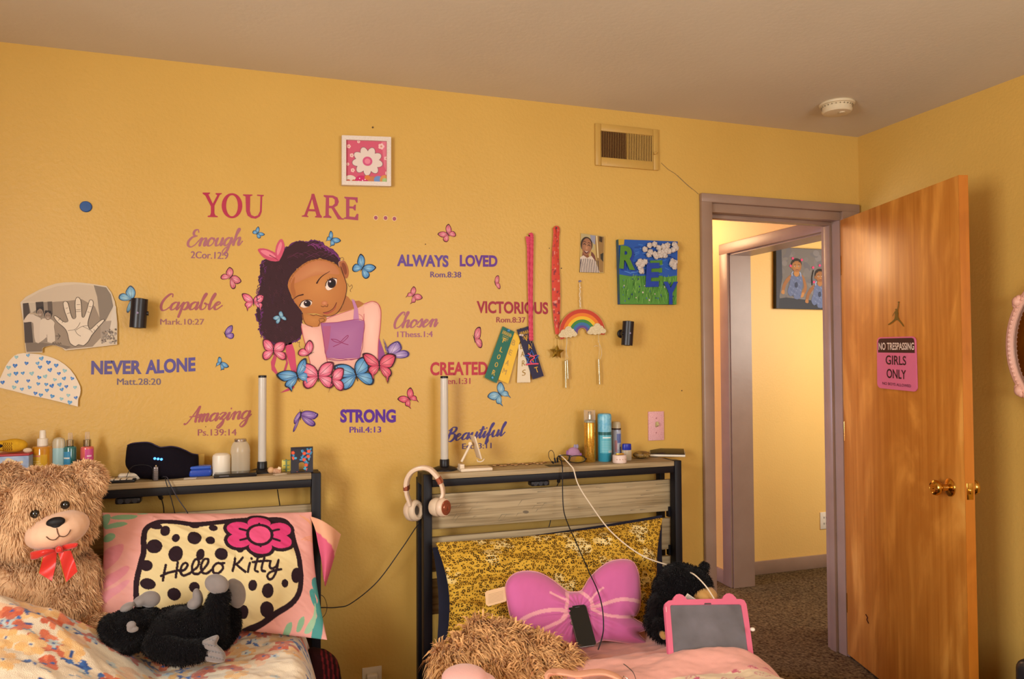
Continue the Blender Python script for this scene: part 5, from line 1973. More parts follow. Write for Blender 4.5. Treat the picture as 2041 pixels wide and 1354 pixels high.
# ================================================================== SNAPSHOT
ph = root('snapshot', 'snapshot of a smiling child in a striped top, taped beside the wide red lanyard', 'photo', Y(*z7(900, 390), -.003))
Q7 = [z7(818, 92), z7(996, 116), z7(990, 393), z7(808, 388)]
pl7 = lambda px, py, l: Y(px, py, -.003 - .00025 * l - (px - 1150) * .00008)
a = QArt(Q7, pl7)
a.poly([(0, 0), (100, 0), (100, 100), (0, 100)], '#B49A5A', 0)
a.poly([(2, 2), (55, 2), (60, 40), (2, 40)], '#A89A70', 1)
a.poly([(40, 2), (62, 2), (62, 26), (45, 18)], '#8A8A9A', 2)
a.poly([(60, 2), (98, 2), (98, 98), (78, 98), (66, 50)], '#8A6A3C', 1)
a.poly([(64, 2), (70, 2), (78, 60), (73, 60)], '#D0BC8A', 2)
a.poly([(78, 2), (92, 4), (91, 18), (78, 16)], '#3A2A1A', 2)
a.poly([(84, 50), (97, 45), (97, 70), (86, 62)], '#2E2A1E', 2)
a.build('photo_paper', ph, material=PRINT_GLOSS)
a = QArt(Q7, pl7)
a.ell(26, 28, 25, 20, '#2A1A12', 3)
a.poly([(46, 45), (62, 55), (66, 72), (50, 66)], '#6A3A30', 3, sm=2)
a.poly([(10, 48), (34, 50), (40, 64), (8, 62)], '#7A4A30', 3)
a.ell(27, 33, 20, 22, '#8E5E42', 4, rot=.2, ccol='#A87654')
for x, y in ((18, 28), (36, 30)):
    a.stroke([(x - 5, y), (x, y - 2), (x + 5, y + 1)], 2.2, '#2A1812', 5)
    a.stroke([(x - 6, y - 6), (x, y - 8), (x + 6, y - 5)], 1.6, '#3A2018', 5)
a.ell(27, 37, 4, 3, '#B8845E', 5)
a.poly([(15, 43), (27, 46), (38, 43), (30, 51), (20, 50)], '#5A2A20', 5, sm=2)
a.poly([(17, 44), (27, 46), (36, 44), (27, 48)], '#E0D0C0', 6)
a.poly([(1, 62), (14, 56), (30, 62), (48, 56), (66, 70), (84, 99), (1, 99)], '#C8B8A8', 5, sm=1)
for k in range(12):
    x = 2 + k * 7
    a.stroke([(x, 99), (max(2, x - 2), 86), (max(3, x - 10 + k * .6), 64 + abs(k - 5) * .7)], 2.4, '#33283A', 6, sm=3)
a.build('child_picture', ph, material=PRINT_GLOSS, label='printed smiling child in a striped top')

# ================================================================== CANVAS WITH FOAM LETTERS
cv = root('canvas_painting', 'small painted canvas of blue sky and green grass with three foam letters and cotton clouds', 'painting', Y(*z7(1325, 628), -.02))
QC = [z7(1101, 140), z7(1545, 156), z7(1536, 629), z7(1113, 626)]
yc = -.024
qs = [Y(*q, yc) for q in QC]
mb = MB().prism(qs, (0, .023, 0))
mb.build('stretched_canvas', mat('canvas_edge_paint', '#3A5A48', rough=.6, color2='#2A4A8A', vscale=9), cv, smooth=None)
a = QArt(QC, wall_plane(yc - .0003))
a.poly([(0, 0), (100, 0), (100, 57), (0, 55)], '#24509E', 0)
rg = np.random.default_rng(21)
for k in range(60):
    x, y = rg.uniform(4, 88), rg.uniform(3, 52)
    a.stroke([(x, y), (x + rg.uniform(6, 12), y + rg.uniform(-3, 4))], rg.uniform(.8, 2.2), ['#2E62B4', '#3A6EB8', '#1C3E88', '#4A7AC0'][k % 4], 1, sm=0)
a.poly([(0, 0), (10, 0), (9, 8), (0, 9)], '#B8962A', 1)
a.poly([(0, 54), (20, 57), (50, 55), (80, 57), (100, 54), (100, 100), (0, 100)], '#4E8434', 2)
for k in range(170):
    x, y = rg.uniform(2, 97), rg.uniform(57, 95)
    a.stroke([(x, min(99, y + 5)), (x + rg.uniform(-2, 3), y - rg.uniform(2, 6))], .7, ['#3A6A28', '#6A9C44', '#7AA850', '#2E5A24'][k % 4], 3, sm=0)
for k in range(34):
    x, y = rg.uniform(4, 95), rg.uniform(60, 96)
    a.ell(x, y, rg.uniform(.6, 1.3), rg.uniform(.8, 1.8), ['#1E3A6A', '#3A5A9A', '#C8B8B0', '#24406A'][k % 4], 4, n=7)
a.build('painted_scene', cv)
FG, FB = mat('green_foam', '#4E7C26', rough=.7, var=.06, vscale=60), mat('blue_foam', '#1E3A94', rough=.7, var=.06, vscale=60)


def foam(ch, bl, br, tl, m, y0, th=.006):
    V, T = text_tris(ch, .045)
    bl, br, tl = [np.array(q, float) for q in (bl, br, tl)]
    pts = [bl + (br - bl) * u + (tl - bl) * v for u, v in V]
    f = [Y(*z7(*p), y0 - th) for p in pts]
    b = [Y(*z7(*p), y0) for p in pts]
    n = len(pts)
    mb = MB()
    ed = {}
    for t in T:
        for i in range(3):
            e = (t[i], t[(i + 1) % 3])
            ed[e] = ed.get(e, 0) + 1
    F = [tuple(t) for t in T]
    side = [(e[0], e[1], n + e[1], n + e[0]) for e in ed if (e[1], e[0]) not in ed]
    mb.add(f + b, F + side)
    return mb.build('foam_letter', m, cv, smooth=None)


foam('R', (1124, 372), (1240, 384), (1136, 196), FB, yc - .0006, .003)
foam('R', (1106, 358), (1226, 372), (1116, 184), FG, yc - .0036)
foam('E', (1338, 452), (1432, 448), (1338, 300), FG, yc - .0006, .003)
foam('E', (1304, 498), (1402, 496), (1312, 318), FB, yc - .0036)
foam('Y', (1438, 628), (1548, 628), (1438, 458), FB, yc - .0036)
COT = mat('cotton_wool', '#C4B8AE', rough=.95, var=.1, vscale=90, bump=.004, bscale=220)
for pts in ([(1300, 215), (1335, 185), (1372, 178), (1405, 205), (1340, 235), (1375, 250), (1330, 255), (1412, 240)], [(1440, 195), (1468, 185), (1462, 225), (1430, 240), (1480, 230), (1450, 262), (1415, 262), (1385, 268)],
            [(1520, 180), (1535, 205), (1512, 220)], [(1265, 305), (1250, 325), (1280, 330), (1265, 355), (1275, 380), (1300, 310)], [(1505, 305), (1525, 315), (1520, 345), (1500, 325)]):
    V, F = blob([(Y(*z7(x, y), yc - .012), (.0125, .009, .0125)) for x, y in pts], .0018, 2)
    V = V + np.stack([vnoise(V[:, 0] * 300, V[:, 2] * 300, 1), vnoise(V[:, 0] * 300, V[:, 2] * 300, 2), vnoise(V[:, 0] * 300, V[:, 2] * 300, 3)], 1) * .0022
    MB().add(V, F).build('cotton_cloud', COT, cv)

# ================================================================== CHILDREN'S PORTRAIT IN THE FAR ROOM
T8 = (1400, 380, 5.207)
yf = 1.245
pc = root('canvas_print', 'canvas portrait of two children in denim overalls, in the room across the hall', 'portrait', Y(1600, 616, yf - .03))
QP = [(1547, 493), (1547 + 168, 493 + 7.5), (1547 + 168, 619), (1547, 615)]
fr4 = [Y(*q, yf - .03) for q in QP]
MB().prism(fr4, (0, .029, 0)).build('canvas_body', mat('canvas_wrap', '#2E2C30', rough=.6), pc, smooth=None)
a = Art(T8, lambda px, py, l: Y(px, py, yf - .0304 - .0003 * l))
a.poly([(766, 592), (1640, 630), (1640, 1240), (770, 1222)], '#6A6460', 0)
rg = np.random.default_rng(14)
for k in range(70):
    x, y = rg.uniform(800, 1580), rg.uniform(625, 1180)
    a.ell(x, y, rg.uniform(20, 60), rg.uniform(15, 40), ['#726C68', '#767070', '#646062', '#6E6866', '#605C60'][k % 5], 1, rot=rg.uniform(0, 3), n=12)
a.poly([(766, 592), (820, 594), (830, 900), (800, 1100), (830, 1222), (770, 1222)], '#3A3A42', 2)
a.poly([(800, 1120), (870, 1110), (1050, 1130), (1130, 1140), (1240, 1130), (1640, 1140), (1640, 1240), (790, 1222)], '#2E2E34', 2)
a.build('backdrop', pc, label='mottled grey printed backdrop')


def kid(a, hx, hy, s, skin, skin2):
    def q(x, y):
        return (hx + x * s, hy + y * s)
    P = lambda pts, c, l, sm=2: a.poly([q(*p) for p in pts], c, l, sm=sm)
    # arms
    P([(-62, 75), (-38, 78), (-70, 130), (-110, 190), (-125, 250), (-150, 255), (-145, 190), (-110, 120)], skin, 3)
    P([(52, 80), (78, 90), (98, 150), (110, 210), (90, 270), (50, 290), (45, 270), (78, 210), (72, 150)], skin, 3)
    P([(-150, 235), (-125, 235), (-122, 270), (-140, 275), (-158, 262)], skin2, 4)
    P([(55, 262), (82, 262), (75, 300), (48, 312), (40, 290)], skin2, 4)
    # denim overalls
    P([(-52, 78), (-30, 72), (-10, 92), (20, 96), (40, 84), (58, 86), (66, 150), (56, 230), (40, 320), (-20, 322), (-30, 280), (-60, 300), (-92, 250), (-70, 170)], '#5A6484', 5)
    for k in range(26):
        x = -68 + (k * 37 % 118)
        y = 100 + (k * 53 % 190)
        a.stroke([q(x, y), q(x + 12, y + 14)], 3.2 * s, ['#7C86A2', '#3E4866', '#8A94AE', '#4E5878'][k % 4], 6, sm=0)
    P([(-14, 160), (8, 150), (16, 190), (0, 210), (-18, 195)], '#33384E', 7)
    a.stroke([q(-44, 80), q(-46, 60), q(-36, 44)], 12 * s, '#8A92AC', 6, sm=3)
    a.stroke([q(46, 88), q(44, 66), q(36, 50)], 12 * s, '#8A92AC', 6, sm=3)
    # neck and head
    P([(-16, 30), (22, 32), (30, 66), (10, 92), (-14, 88), (-26, 62)], skin2, 6)
    a.ell(*q(0, -34), 56 * s, 64 * s, '#2A1C16', 6)
    a.ell(*q(4, -14), 50 * s, 60 * s, skin, 7, ccol=skin2)
    a.ell(*q(-48, -4), 10 * s, 16 * s, skin, 7)
    for ex in (-12, 26):
        a.ell(*q(ex, -14), 9 * s, 6 * s, '#D8C8B8', 8, n=10)
        a.ell(*q(ex + 1, -14), 5.5 * s, 5.5 * s, '#2A1812', 9, n=8)
        a.stroke([q(ex - 11, -28), q(ex, -32), q(ex + 11, -28)], 4 * s, '#3A2418', 8)
    a.ell(*q(9, 8), 9 * s, 7 * s, '#A8703E', 8, n=10)
    a.stroke([q(-6, 26), q(9, 22), q(24, 26)], 6 * s, '#7A3E30', 8)
    for k in range(7):      # parted braids
        a.stroke([q(-40 + k * 14, -52 - (18 if 1 < k < 5 else 6)), q(-36 + k * 13, -84 + abs(k - 3) * 8)], 9 * s, '#1E1410', 7, sm=0)


a = Art(T8, lambda px, py, l: Y(px, py, yf - .0304 - .0003 * l))
kid(a, 975, 800, 1.0, '#8E5E34', '#A8743E')
for x, y in ((916, 782), (938, 704), (1032, 720)):
    a.ell(x, y, 13, 14, '#C4406A', 10, n=10)
a.build('child_picture', pc, label='left child printed in denim overalls')
a = Art(T8, lambda px, py, l: Y(px, py, yf - .0304 - .0003 * l))
kid(a, 1218, 905, .96, '#84552F', '#9A683A')
for k, (x0, y0_) in enumerate(((1152, 830), (1146, 850), (1290, 860), (1280, 840))):
    a.stroke([(x0, y0_), (x0 - 14 + 4 * k, y0_ + 70), (x0 - 12 + 5 * k, y0_ + 130)], 10, '#1C1210', 10, sm=4)
for x, y in ((1150, 800), (1218, 778), (1158, 950)):
    a.ell(x, y, 13, 14, '#C4406A', 11, n=10)
a.build('child_picture', pc, label='right child printed in denim overalls')

# ================================================================== HEADBOARDS
SZ2, SZ1 = 0.98, 1.006
SZ = SZ2
BLK = mat('black_bed_metal', '#100E14', rough=.5, var=.08, vscale=30, spec=.3)
SHELFW = wood('weathered_grey_wood', '#66553A', '#8E7A58', '#A6926E', axis='X', scale=2.2, rough=.6, bands=5.0, streak=.9)
PLANKW = wood('weathered_plank_wood', '#564931', '#907C5A', '#AC9874', axis='X', scale=1.7, rough=.62, bands=4.0, streak=1.1)
BPL = mat('black_plastic', '#151418', rough=.4)
CABB = mat('black_cable', '#17161A', rough=.5)
CABW = mat('white_cable', '#D8C8B0', rough=.5)
YFR = -.18


def headboard(label, bedlabel, xl, xr, planks, group):
    r = root('headboard', label, 'headboard', ((xl + xr) / 2, YFR / 2, 0), group)
    t = .031
    for x in (xl, xr - t):
        MB().box((x, YFR, 0), (x + t, YFR + .042, SZ + .001), bev=.0025).build('post', BLK, r)
        MB().box((x + .004, -.052, 0), (x + t - .004, -.016, SZ - .03), bev=.002).build('rear_post', BLK, r)
    MB().box((xl + t + .001, YFR + .003, SZ - .02), (xr - t - .001, -.008, SZ), bev=.0015).build('shelf', SHELFW, r)
    MB().box((xl + t + .001, YFR + .004, SZ - .047), (xr - t - .001, YFR + .03, SZ - .021), bev=.0015).build('front_rail', BLK, r)
    for x in (xl + .002, xr - t + .002):
        MB().box((x, YFR + .043, SZ - .045), (x + t - .004, -.053, SZ - .004), bev=.0015).build('end_rail', BLK, r)
    for z0, z1 in planks:
        MB().box((xl + t * .5, -.135, z0), (xr - t * .5, -.117, z1), bev=.002).build('plank', PLANKW, r)
    for zz in [p[0] - .012 for p in planks]:
        mb = MB().box((xl + t, YFR + .04, zz - .012), (xl + t + .008, YFR + .06, zz + .03))
        mb.build('bracket', BLK, r)
        MB().box((xr - t - .008, YFR + .04, zz - .012), (xr - t, YFR + .06, zz + .03)).build('bracket', BLK, r)
    return r


x2l, x2r = Y(844.5, 945, YFR)[0], Y(1358.5, 917, YFR)[0]
x1r = Y(640, 947, YFR)[0]
x1l = x1r - (x2r - x2l)
zq = lambda px, py: Y(px, py, -.135)[2]
pk = [(zq(1343, 1018), zq(1340, 956)), (zq(1343, 1094), zq(1343, 1032.5)), (zq(1343, 1170), zq(1343, 1108))]
h2 = headboard('black metal and grey plank headboard behind the leopard pillow', '', x2l, x2r, pk, 'matching headboards')
SZ = SZ1
pk1 = [(p[0], p[1]) for p in pk]
pk1[0] = (pk[0][0], Y(615, 1006, -.135)[2])
h1 = headboard('black metal and grey plank headboard behind the teddy bear', '', x1l, x1r, pk1, 'matching headboards')


def power(hb, px, py, w_):
    p = Y(px, py, YFR + .02)
    u = MB().box((p[0] - w_ / 2, YFR + .006, SZ - .068), (p[0] + w_ / 2, YFR + .05, SZ - .048), bev=.006, seg=3).build('outlet_strip', BPL, hb)
    for k in (-1, 0, 1):
        MB().lathe([(.008, 0), (.008, .001), (0, .001)], (p[0] + k * w_ * .28, YFR + .0058, SZ - .058), basis((0, -1, 0)), n=16).build('socket', mat('dark_socket', '#2A2A30', rough=.5), u)


power(h1, 256, 990, .075)
pk_ = [o for o in h2.children if o.name.startswith('plank')][0]
a = Art(plane=wall_plane(-.1354))
rg = np.random.default_rng(12)
for k in range(46):
    x = rg.uniform(885, 1330)
    yt_, yb_ = 987 - (x - 899) * .0726, 1053 - (x - 870) * .075
    y = rg.uniform(yt_ + 4, yb_ - 4)
    L = rg.uniform(6, 34)
    if 890 < x < 1090 and k % 3:
        y = yt_ + rg.uniform(16, 48)
        a.stroke([(x, y), (x - L * .35, y + L * .5)], rg.uniform(.8, 1.8), '#85785E', 0, sm=0, w2=.3)
    a.stroke([(x, y), (x + L * .5, y - L * .04), (x + L, y - L * .075)], rg.uniform(.6, 1.6), ['#756852', '#85785E', '#8E8064'][k % 3], 0, sm=2, w2=.3)
a.ell(1048, 1021, 6, 3, '#6E6250', 0)
a.build('dark_grain_mark', pk_)
SZ = SZ2
power(h2, 1075, 953, .075)
SZ = SZ1

# bed bases and mattresses
B1Z, B2Z = .54, .488
MATW = mat('mattress_ticking', '#C9C0B4', rough=.9)
for xl, xr, z, lb in ((x1l, x1r, B1Z, 'mattress and black frame under the floral comforter'), (x2l, x2r, B2Z, 'mattress and black frame under the pink comforter')):
    r = root('bed', lb, 'bed', ((xl + xr) / 2, -1.15, 0), 'twin beds')
    MB().box((xl + .06, -2.12, .30), (xr - .14, -.2, z - .10), bev=.05, seg=4).build('mattress', MATW, r)
    for x in (xl + .03, xr - .06):
        MB().box((x, -2.14, .22), (x + .03, -.185, .295), bev=.003).build('side_rail', BLK, r)
    for x in (xl + .03, xr - .06):
        MB().box((x, -2.14, 0), (x + .03, -2.11, .22), bev=.003).build('leg', BLK, r)


# ================================================================== THINGS ON THE SHELVES
def S(px, y):
    """point on the shelf top below pixel column px, at distance y from the wall."""
    p = Y(px, 930, y)
    return np.array([p[0], y, SZ])


def sc(y, px=600):
    return scale_at(np.array([Y(px, 930, y)[0], y, SZ]))


def turned(name, prof_px, base, s, m, parent, n=28, sx=1.0, sy=1.0, R=None):
    """profile given as (half width px, height px above the base)."""
    return MB().lathe([(a * s, b * s) for a, b in prof_px], base, R, n, sx, sy).build(name, m, parent)


def disc_label(name, base, s, r_px, z0, z1, col, parent, a0=-2.6, a1=-.5, extra=None, mt=None):
    """a printed wrap label standing just off a round bottle; extra paints more marks: list of (u0,u1,v0,v1,colour)."""
    mb = MB()
    n, rr = 24, (r_px + .25) * s
    P = np.zeros((2, n, 3))
    for j in range(n):
        an = a0 + (a1 - a0) * j / (n - 1)
        for i, z in enumerate((z0, z1)):
            P[i, j] = base + np.array([rr * math.cos(an), rr * math.sin(an), z * s])
    mb.cur = hexc(col)
    mb.grid(P)
    for u0, u1, v0, v1, c in extra or []:
        Q = np.zeros((2, 8, 3))
        for j in range(8):
            an = a0 + (a1 - a0) * (u0 + (u1 - u0) * j / 7)
            for i, v in enumerate((v0, v1)):
                Q[i, j] = base + np.array([(rr + .0003) * math.cos(an), (rr + .0003) * math.sin(an), (z0 + (z1 - z0) * v) * s])
        mb.cur = hexc(c)
        mb.grid(Q)
    return mb.build(name, mt or PRINT_GLOSS, parent, smooth=60)


CLEAR = glass('clear_plastic', '#EFE6DA', alpha=.12)
CHROME = mat('chrome_collar', '#B8B4AC', rough=.15, metal=1.0)


def tube_lamp(px, ybase, ytop, label, y=-.085):
    s = sc(y, px)
    b = S(px, y)
    r = root('tube_lamp', label, 'lamp', b, 'tube lamps on the headboards')
    H = (ybase - ytop) * s
    h = H / s
    turned('base', [(25, 0), (25, 2), (22, 4.5), (14, 7), (9.5, 8)], b, s, BPL, r, 40)
    turned('collar', [(9.6, 7), (9.6, 20), (8.6, 21.5), (0, 21.5)], b, s, BPL, r, 32)
    turned('tube', [(7.6, 21), (7.8, 22), (7.8, h - 4), (7.2, h - 3.6), (0, h - 3.6)], b, s, mat('frosted_tube', '#D0CABF', rough=.25, trans=.15, spec=.5), r, 32)
    turned('end_cap', [(7.9, h - 4.5), (7.9, h - .8), (7, h), (0, h)], b, s, BPL, r, 32)


tube_lamp(522.5, 943, 750, 'white tube lamp on the left headboard, left of the patterned card stand')
SZ = SZ2
tube_lamp(886, 933, 746, 'white tube lamp on the right headboard beside the headphones')
SZ = SZ1

# ---- left shelf
y = -.10
b = S(24, y)
r = root('toy_box', 'blue and pink printed box with a red lid behind the teddy bear', 'box', b)
x0, x1 = Y(-14, 930, y - .04)[0], Y(57.5, 930, y - .04)[0]
zt = Y(50, 906, y - .04)[2]
MB().box((x0, y - .04, SZ), (x1, y + .05, zt - .004), bev=.003).build('box_body', mat('box_blue', '#7C93B8', rough=.4, color2='#A9B6C6', vscale=30), r)
MB().box((x0 - .001, y - .041, zt - .0045), (x1 + .001, y + .051, zt + .002), bev=.002).build('lid', mat('box_red_lid', '#A83238', rough=.4), r)
a = Art((0, 820, 4.836), wall_plane(y - .0406))
a.stroke([(40, 500), (75, 465), (120, 480), (165, 500), (210, 490)], 26, '#D8C49A', 1)
for k in range(9):
    a.stroke([(48 + k * 18, 478 + (k % 3) * 8), (54 + k * 18, 495 + (k % 3) * 8)], 5, '#C45040', 2, sm=0)
a.poly([(50, 590), (100, 550), (180, 560), (230, 600), (170, 640), (70, 650)], '#3A4FA0', 1, sm=2)
for x, yy in ((85, 590), (120, 575), (160, 600), (110, 620)):
    a.ell(x, yy, 8, 9, '#26306A', 2, n=8)
for k in range(3):
    a.stroke([(5, 545 + 16 * k), (90, 540 + 16 * k)], 4, '#C8507A', 1, sm=0)
a.poly([(20, 640), (60, 620), (90, 650), (30, 670)], '#C89A3A', 1)
a.build('printed_front', r)

y = -.10
r = root('plush_fish', 'small yellow striped plush fish lying on the printed box', 'plush toy', Y(25, 905, y))
s = sc(y, 20)
c = Y(27, 889.5, y)
c[2] = zt + .002 + 14.5 * s
YEL = mat('yellow_plush', '#C99A1C', rough=.85, var=.08, vscale=60, bump=.0006, bscale=500)
V, F = blob([(c, (25 * s, .025, 14 * s)), (c + np.array([-18 * s, 0, 0]), (14 * s, .02, 11 * s))], .003, 4)
MB().add(V, F).build('body', YEL, r)
a = []
mb = MB()
for k in range(5):
    pts = []
    for j in range(7):
        dx, dz = (-14 + k * 3.6) * s, (7.5 - j * 2.6) * s
        ex = max(.05, 1 - ((dx) / (26 * s)) ** 2 - (dz / (15 * s)) ** 2)
        pts.append(c + np.array([dx + (1.0 * s if j % 2 else -1.0 * s), -.0253 * math.sqrt(ex) - .0006, dz]))
    mb.tube(pts, .0008, 5)
mb.build('stripe_stitching', mat('dark_orange_thread', '#7A4A10', rough=.8), r)
mb = MB().ball(c + np.array([-22 * s, -.012, 1 * s]), (9 * s, .014, 4 * s))
mb.build('mouth', mat('dark_plush', '#1C1420', rough=.9), r)
mb = MB().ball(c + np.array([26 * s, -.01, -10 * s]), (8 * s, .008, 5 * s))
mb.build('tail_fin', mat('pale_plush', '#CDB89A', rough=.9), r)

# spray bottles
y = -.075


def mist(px, w_, ytop_body, ybase, ycap0, ycapw, label, body, neck, cap, lab, labcol, extra, group=None, boxy=False):
    s = sc(y, px)
    b = S(px, y)
    r = root('spray_bottle', label, 'spray bottle', b, group)
    hb = (ybase - ytop_body)
    turned('bottle_body', [(w_ * .92, 0), (w_, 1.5), (w_, hb - 5), (w_ * .9, hb - 1.5), (w_ * .45, hb), (0, hb)], b, s, body, r, 36)
    if lab:
        disc_label('label', b, s, w_, hb * lab[0], hb * lab[1], labcol, r, extra=extra, a0=lab[2], a1=lab[3])
    ht = ybase - ycap0
    turned('collar', [(ycapw, hb), (ycapw, hb + (ht - hb) * .45), (ycapw * .8, hb + (ht - hb) * .48), (0, hb + (ht - hb) * .48)], b, s, neck, r, 28)
    turned('spray_head', [(ycapw * .62, hb + (ht - hb) * .46), (ycapw * .58, ht - 2), (ycapw * .45, ht), (0, ht)], b, s, cap, r, 28)
    return r


HON = mat('honey_liquid', '#B97A18', rough=.12, coat=.5, spec=.6)
mist(84.5, 18.5, 879, 953, 848, 9.5, 'honey yellow spray bottle with a white pump behind the teddy bear', HON, WHITEP, WHITEP, (.25, .78, -2.5, -.9), '#C89A28',
     [(.05, .6, .9, .97, '#C8705A')] + [(.05, .75 - (k % 3) * .1, .15 + k * .1, .18 + k * .1, '#E0C070') for k in range(6)])
TEAL = mat('teal_liquid', '#2C6A68', rough=.12, coat=.5)
mist(139.5, 11.3, 882, 953, 856, 7, 'teal body mist bottle with a chrome collar behind the teddy bear', TEAL, CHROME, CLEAR, (.05, .85, -2.6, -1.3), '#3C88B0',
     [(.2, .8, .3, .55, '#C88A48'), (.25, .75, .38, .48, '#E0C8A0'), (.1, .9, .75, .8, '#D8D8D0')], 'body mists')
PNK = mat('pink_liquid', '#D0605A', rough=.12, coat=.5)
mist(173.5, 12, 884, 953, 856, 7, 'pink body mist bottle with a chrome collar, right of the teal one', PNK, CHROME, CLEAR, (.05, .92, -1.7, -.3), '#C8508A',
     [(.2, .7, .55, .6, '#E0A0B8'), (.2, .7, .75, .8, '#E8C0D0')], 'body mists')
s = sc(y, 117)
b = S(117, y)
r = root('deodorant', 'pale blue deodorant stick with a clear domed cap', 'deodorant', b)
turned('barrel', [(10, 0), (11, 2), (11.5, 40), (11.8, 66), (11.4, 68), (0, 68)], b, s, mat('pale_blue_plastic', '#8FB2B4', rough=.35), r, 32, sy=.62)
turned('cap', [(11.6, 68), (11.4, 80), (9, 86), (4, 88.5), (0, 89)], b, s, mat('cloudy_cap', '#D3C5A6', rough=.3, trans=.3), r, 32, sy=.62)
s2 = sc(-.10, 161)
b = S(161, -.12)
r = root('small_jar', 'dark plum jar between the two body mists', 'jar', b)
turned('jar_body', [(9, 0), (9.6, 1), (9.6, 34), (9, 35), (0, 35)], b, s2, mat('plum_glass', '#4A1A22', rough=.2, coat=.5), r)
turned('jar_lid', [(10, 35), (10, 44), (9, 46), (0, 46)], b, s2, mat('plum_lid', '#3A1420', rough=.35), r)

# charging puck and case
p0 = S(236, -.152)
s = sc(-.15, 236)
r = root('charging_pad', 'black and white charging pad at the front edge of the left headboard', 'charger', p0)
MB().box((p0[0] - 31 * s, -.172, SZ), (p0[0] + 31 * s, -.128, SZ + 6 * s), bev=.003).build('pad_base', BPL, r)
mb = MB()
for k in range(5):
    mb.box((p0[0] + (-28 + k * 11.3) * s, -.170, SZ + 5.6 * s), (p0[0] + (-18.5 + k * 11.3) * s, -.130, SZ + 8 * s), bev=.0015)
mb.build('pad_top', WHITEP, r)
p0 = S(258, -.112)
r = root('earbud_case', 'white rounded earbud case behind the charging pad', 'earbud case', p0)
s = sc(-.11, 258)
MB().box((p0[0] - 20 * s, -.124, SZ), (p0[0] + 20 * s, -.095, SZ + 14 * s), bev=.0085, seg=5).build('case_body', WHITEP, r)
MB().box((p0[0] - 20.1 * s, -.1242, SZ + 8 * s), (p0[0] + 20.1 * s, -.0948, SZ + 8.6 * s), bev=.0002).build('lid_seam', mat('grey_plastic', '#55555A'), r)

# sleep mask with three blue lights
r = root('sleep_mask', 'black padded sleep mask with three blue lights on the left headboard', 'sleep mask', S(322, -.09))
T2 = (0, 820, 4.836)
mo = [(1228, 330), (1270, 312), (1340, 303), (1410, 300), (1460, 310), (1500, 330), (1545, 348), (1590, 345), (1650, 340), (1720, 352), (1790, 380), (1850, 410), (1908, 420), (1914, 500), (1915, 590),
      (1880, 625), (1800, 648), (1700, 658), (1600, 655), (1480, 655), (1350, 650), (1280, 620), (1240, 570), (1210, 515), (1212, 430)]
P2 = [(T2[0] + x / T2[2], T2[1] + q / T2[2]) for x, q in mo]


def inflate(outline, yfun, T, R, base, paint=None, step=2.0, back=True, wr=None, sharp=.5):
    """a stuffed shape with this outline (photo pixels) standing on the surface y = yfun(px, py)."""
    O = np.array(spline(outline, 4, True))
    x0, y0 = O.min(0) - step
    x1, y1 = O.max(0) + step
    gx, gy = np.arange(x0, x1 + step, step), np.arange(y0, y1 + step, step)
    X_, Y_ = np.meshgrid(gx, gy)
    ins = np.zeros(X_.shape, bool)
    D = np.full(X_.shape, 1e9)
    NX, NY = X_.copy(), Y_.copy()
    for i in range(len(O)):
        ax, ay = O[i]
        bx, by = O[(i + 1) % len(O)]
        if ay != by:
            ins ^= ((ay > Y_) != (by > Y_)) & (X_ < (bx - ax) * (Y_ - ay) / (by - ay) + ax)
        ex, ey = bx - ax, by - ay
        L = ex * ex + ey * ey + 1e-9
        t = np.clip(((X_ - ax) * ex + (Y_ - ay) * ey) / L, 0, 1)
        qx, qy = ax + t * ex, ay + t * ey
        d = np.hypot(X_ - qx, Y_ - qy)
        m = d < D
        D[m] = d[m]
        NX[m], NY[m] = qx[m], qy[m]
    cell = ins[:-1, :-1] | ins[1:, :-1] | ins[:-1, 1:] | ins[1:, 1:]
    use = np.zeros(ins.shape, bool)
    use[:-1, :-1] |= cell
    use[1:, :-1] |= cell
    use[:-1, 1:] |= cell
    use[1:, 1:] |= cell
    X2, Y2 = np.where(ins, X_, NX), np.where(ins, Y_, NY)
    d = np.where(ins, D, 0)
    k = np.clip(d / R, 0, 1)
    bulge = T * (1 - (1 - k) ** 2) ** sharp
    if wr is not None:
        bulge = bulge + wr(X2, Y2) * np.minimum(1, k * 2)
    cv_ = Canvas(X2, Y2, base)
    if paint:
        paint(cv_)
    idx = -np.ones(ins.shape, int)
    js = np.argwhere(use)
    idx[use] = np.arange(len(js))
    yb_ = yfun(X2, Y2)
    front = [Y(X2[i, j], Y2[i, j], yb_[i, j] - bulge[i, j]) for i, j in js]
    cols = [tuple(cv_.c[i, j]) for i, j in js]
    F = [(idx[i, j], idx[i, j + 1], idx[i + 1, j + 1], idx[i + 1, j]) for i, j in np.argwhere(cell)]
    mb = MB()
    mb.add(front, F, cols)
    if back:
        bk_ = [Y(X2[i, j], Y2[i, j], yb_[i, j] + min(T, .02) * (k[i, j] > 0) * (1 - (1 - k[i, j]) ** 2) ** .5) for i, j in js]
        mb.add(bk_, [tuple(reversed(f)) for f in F], cols)
    return mb


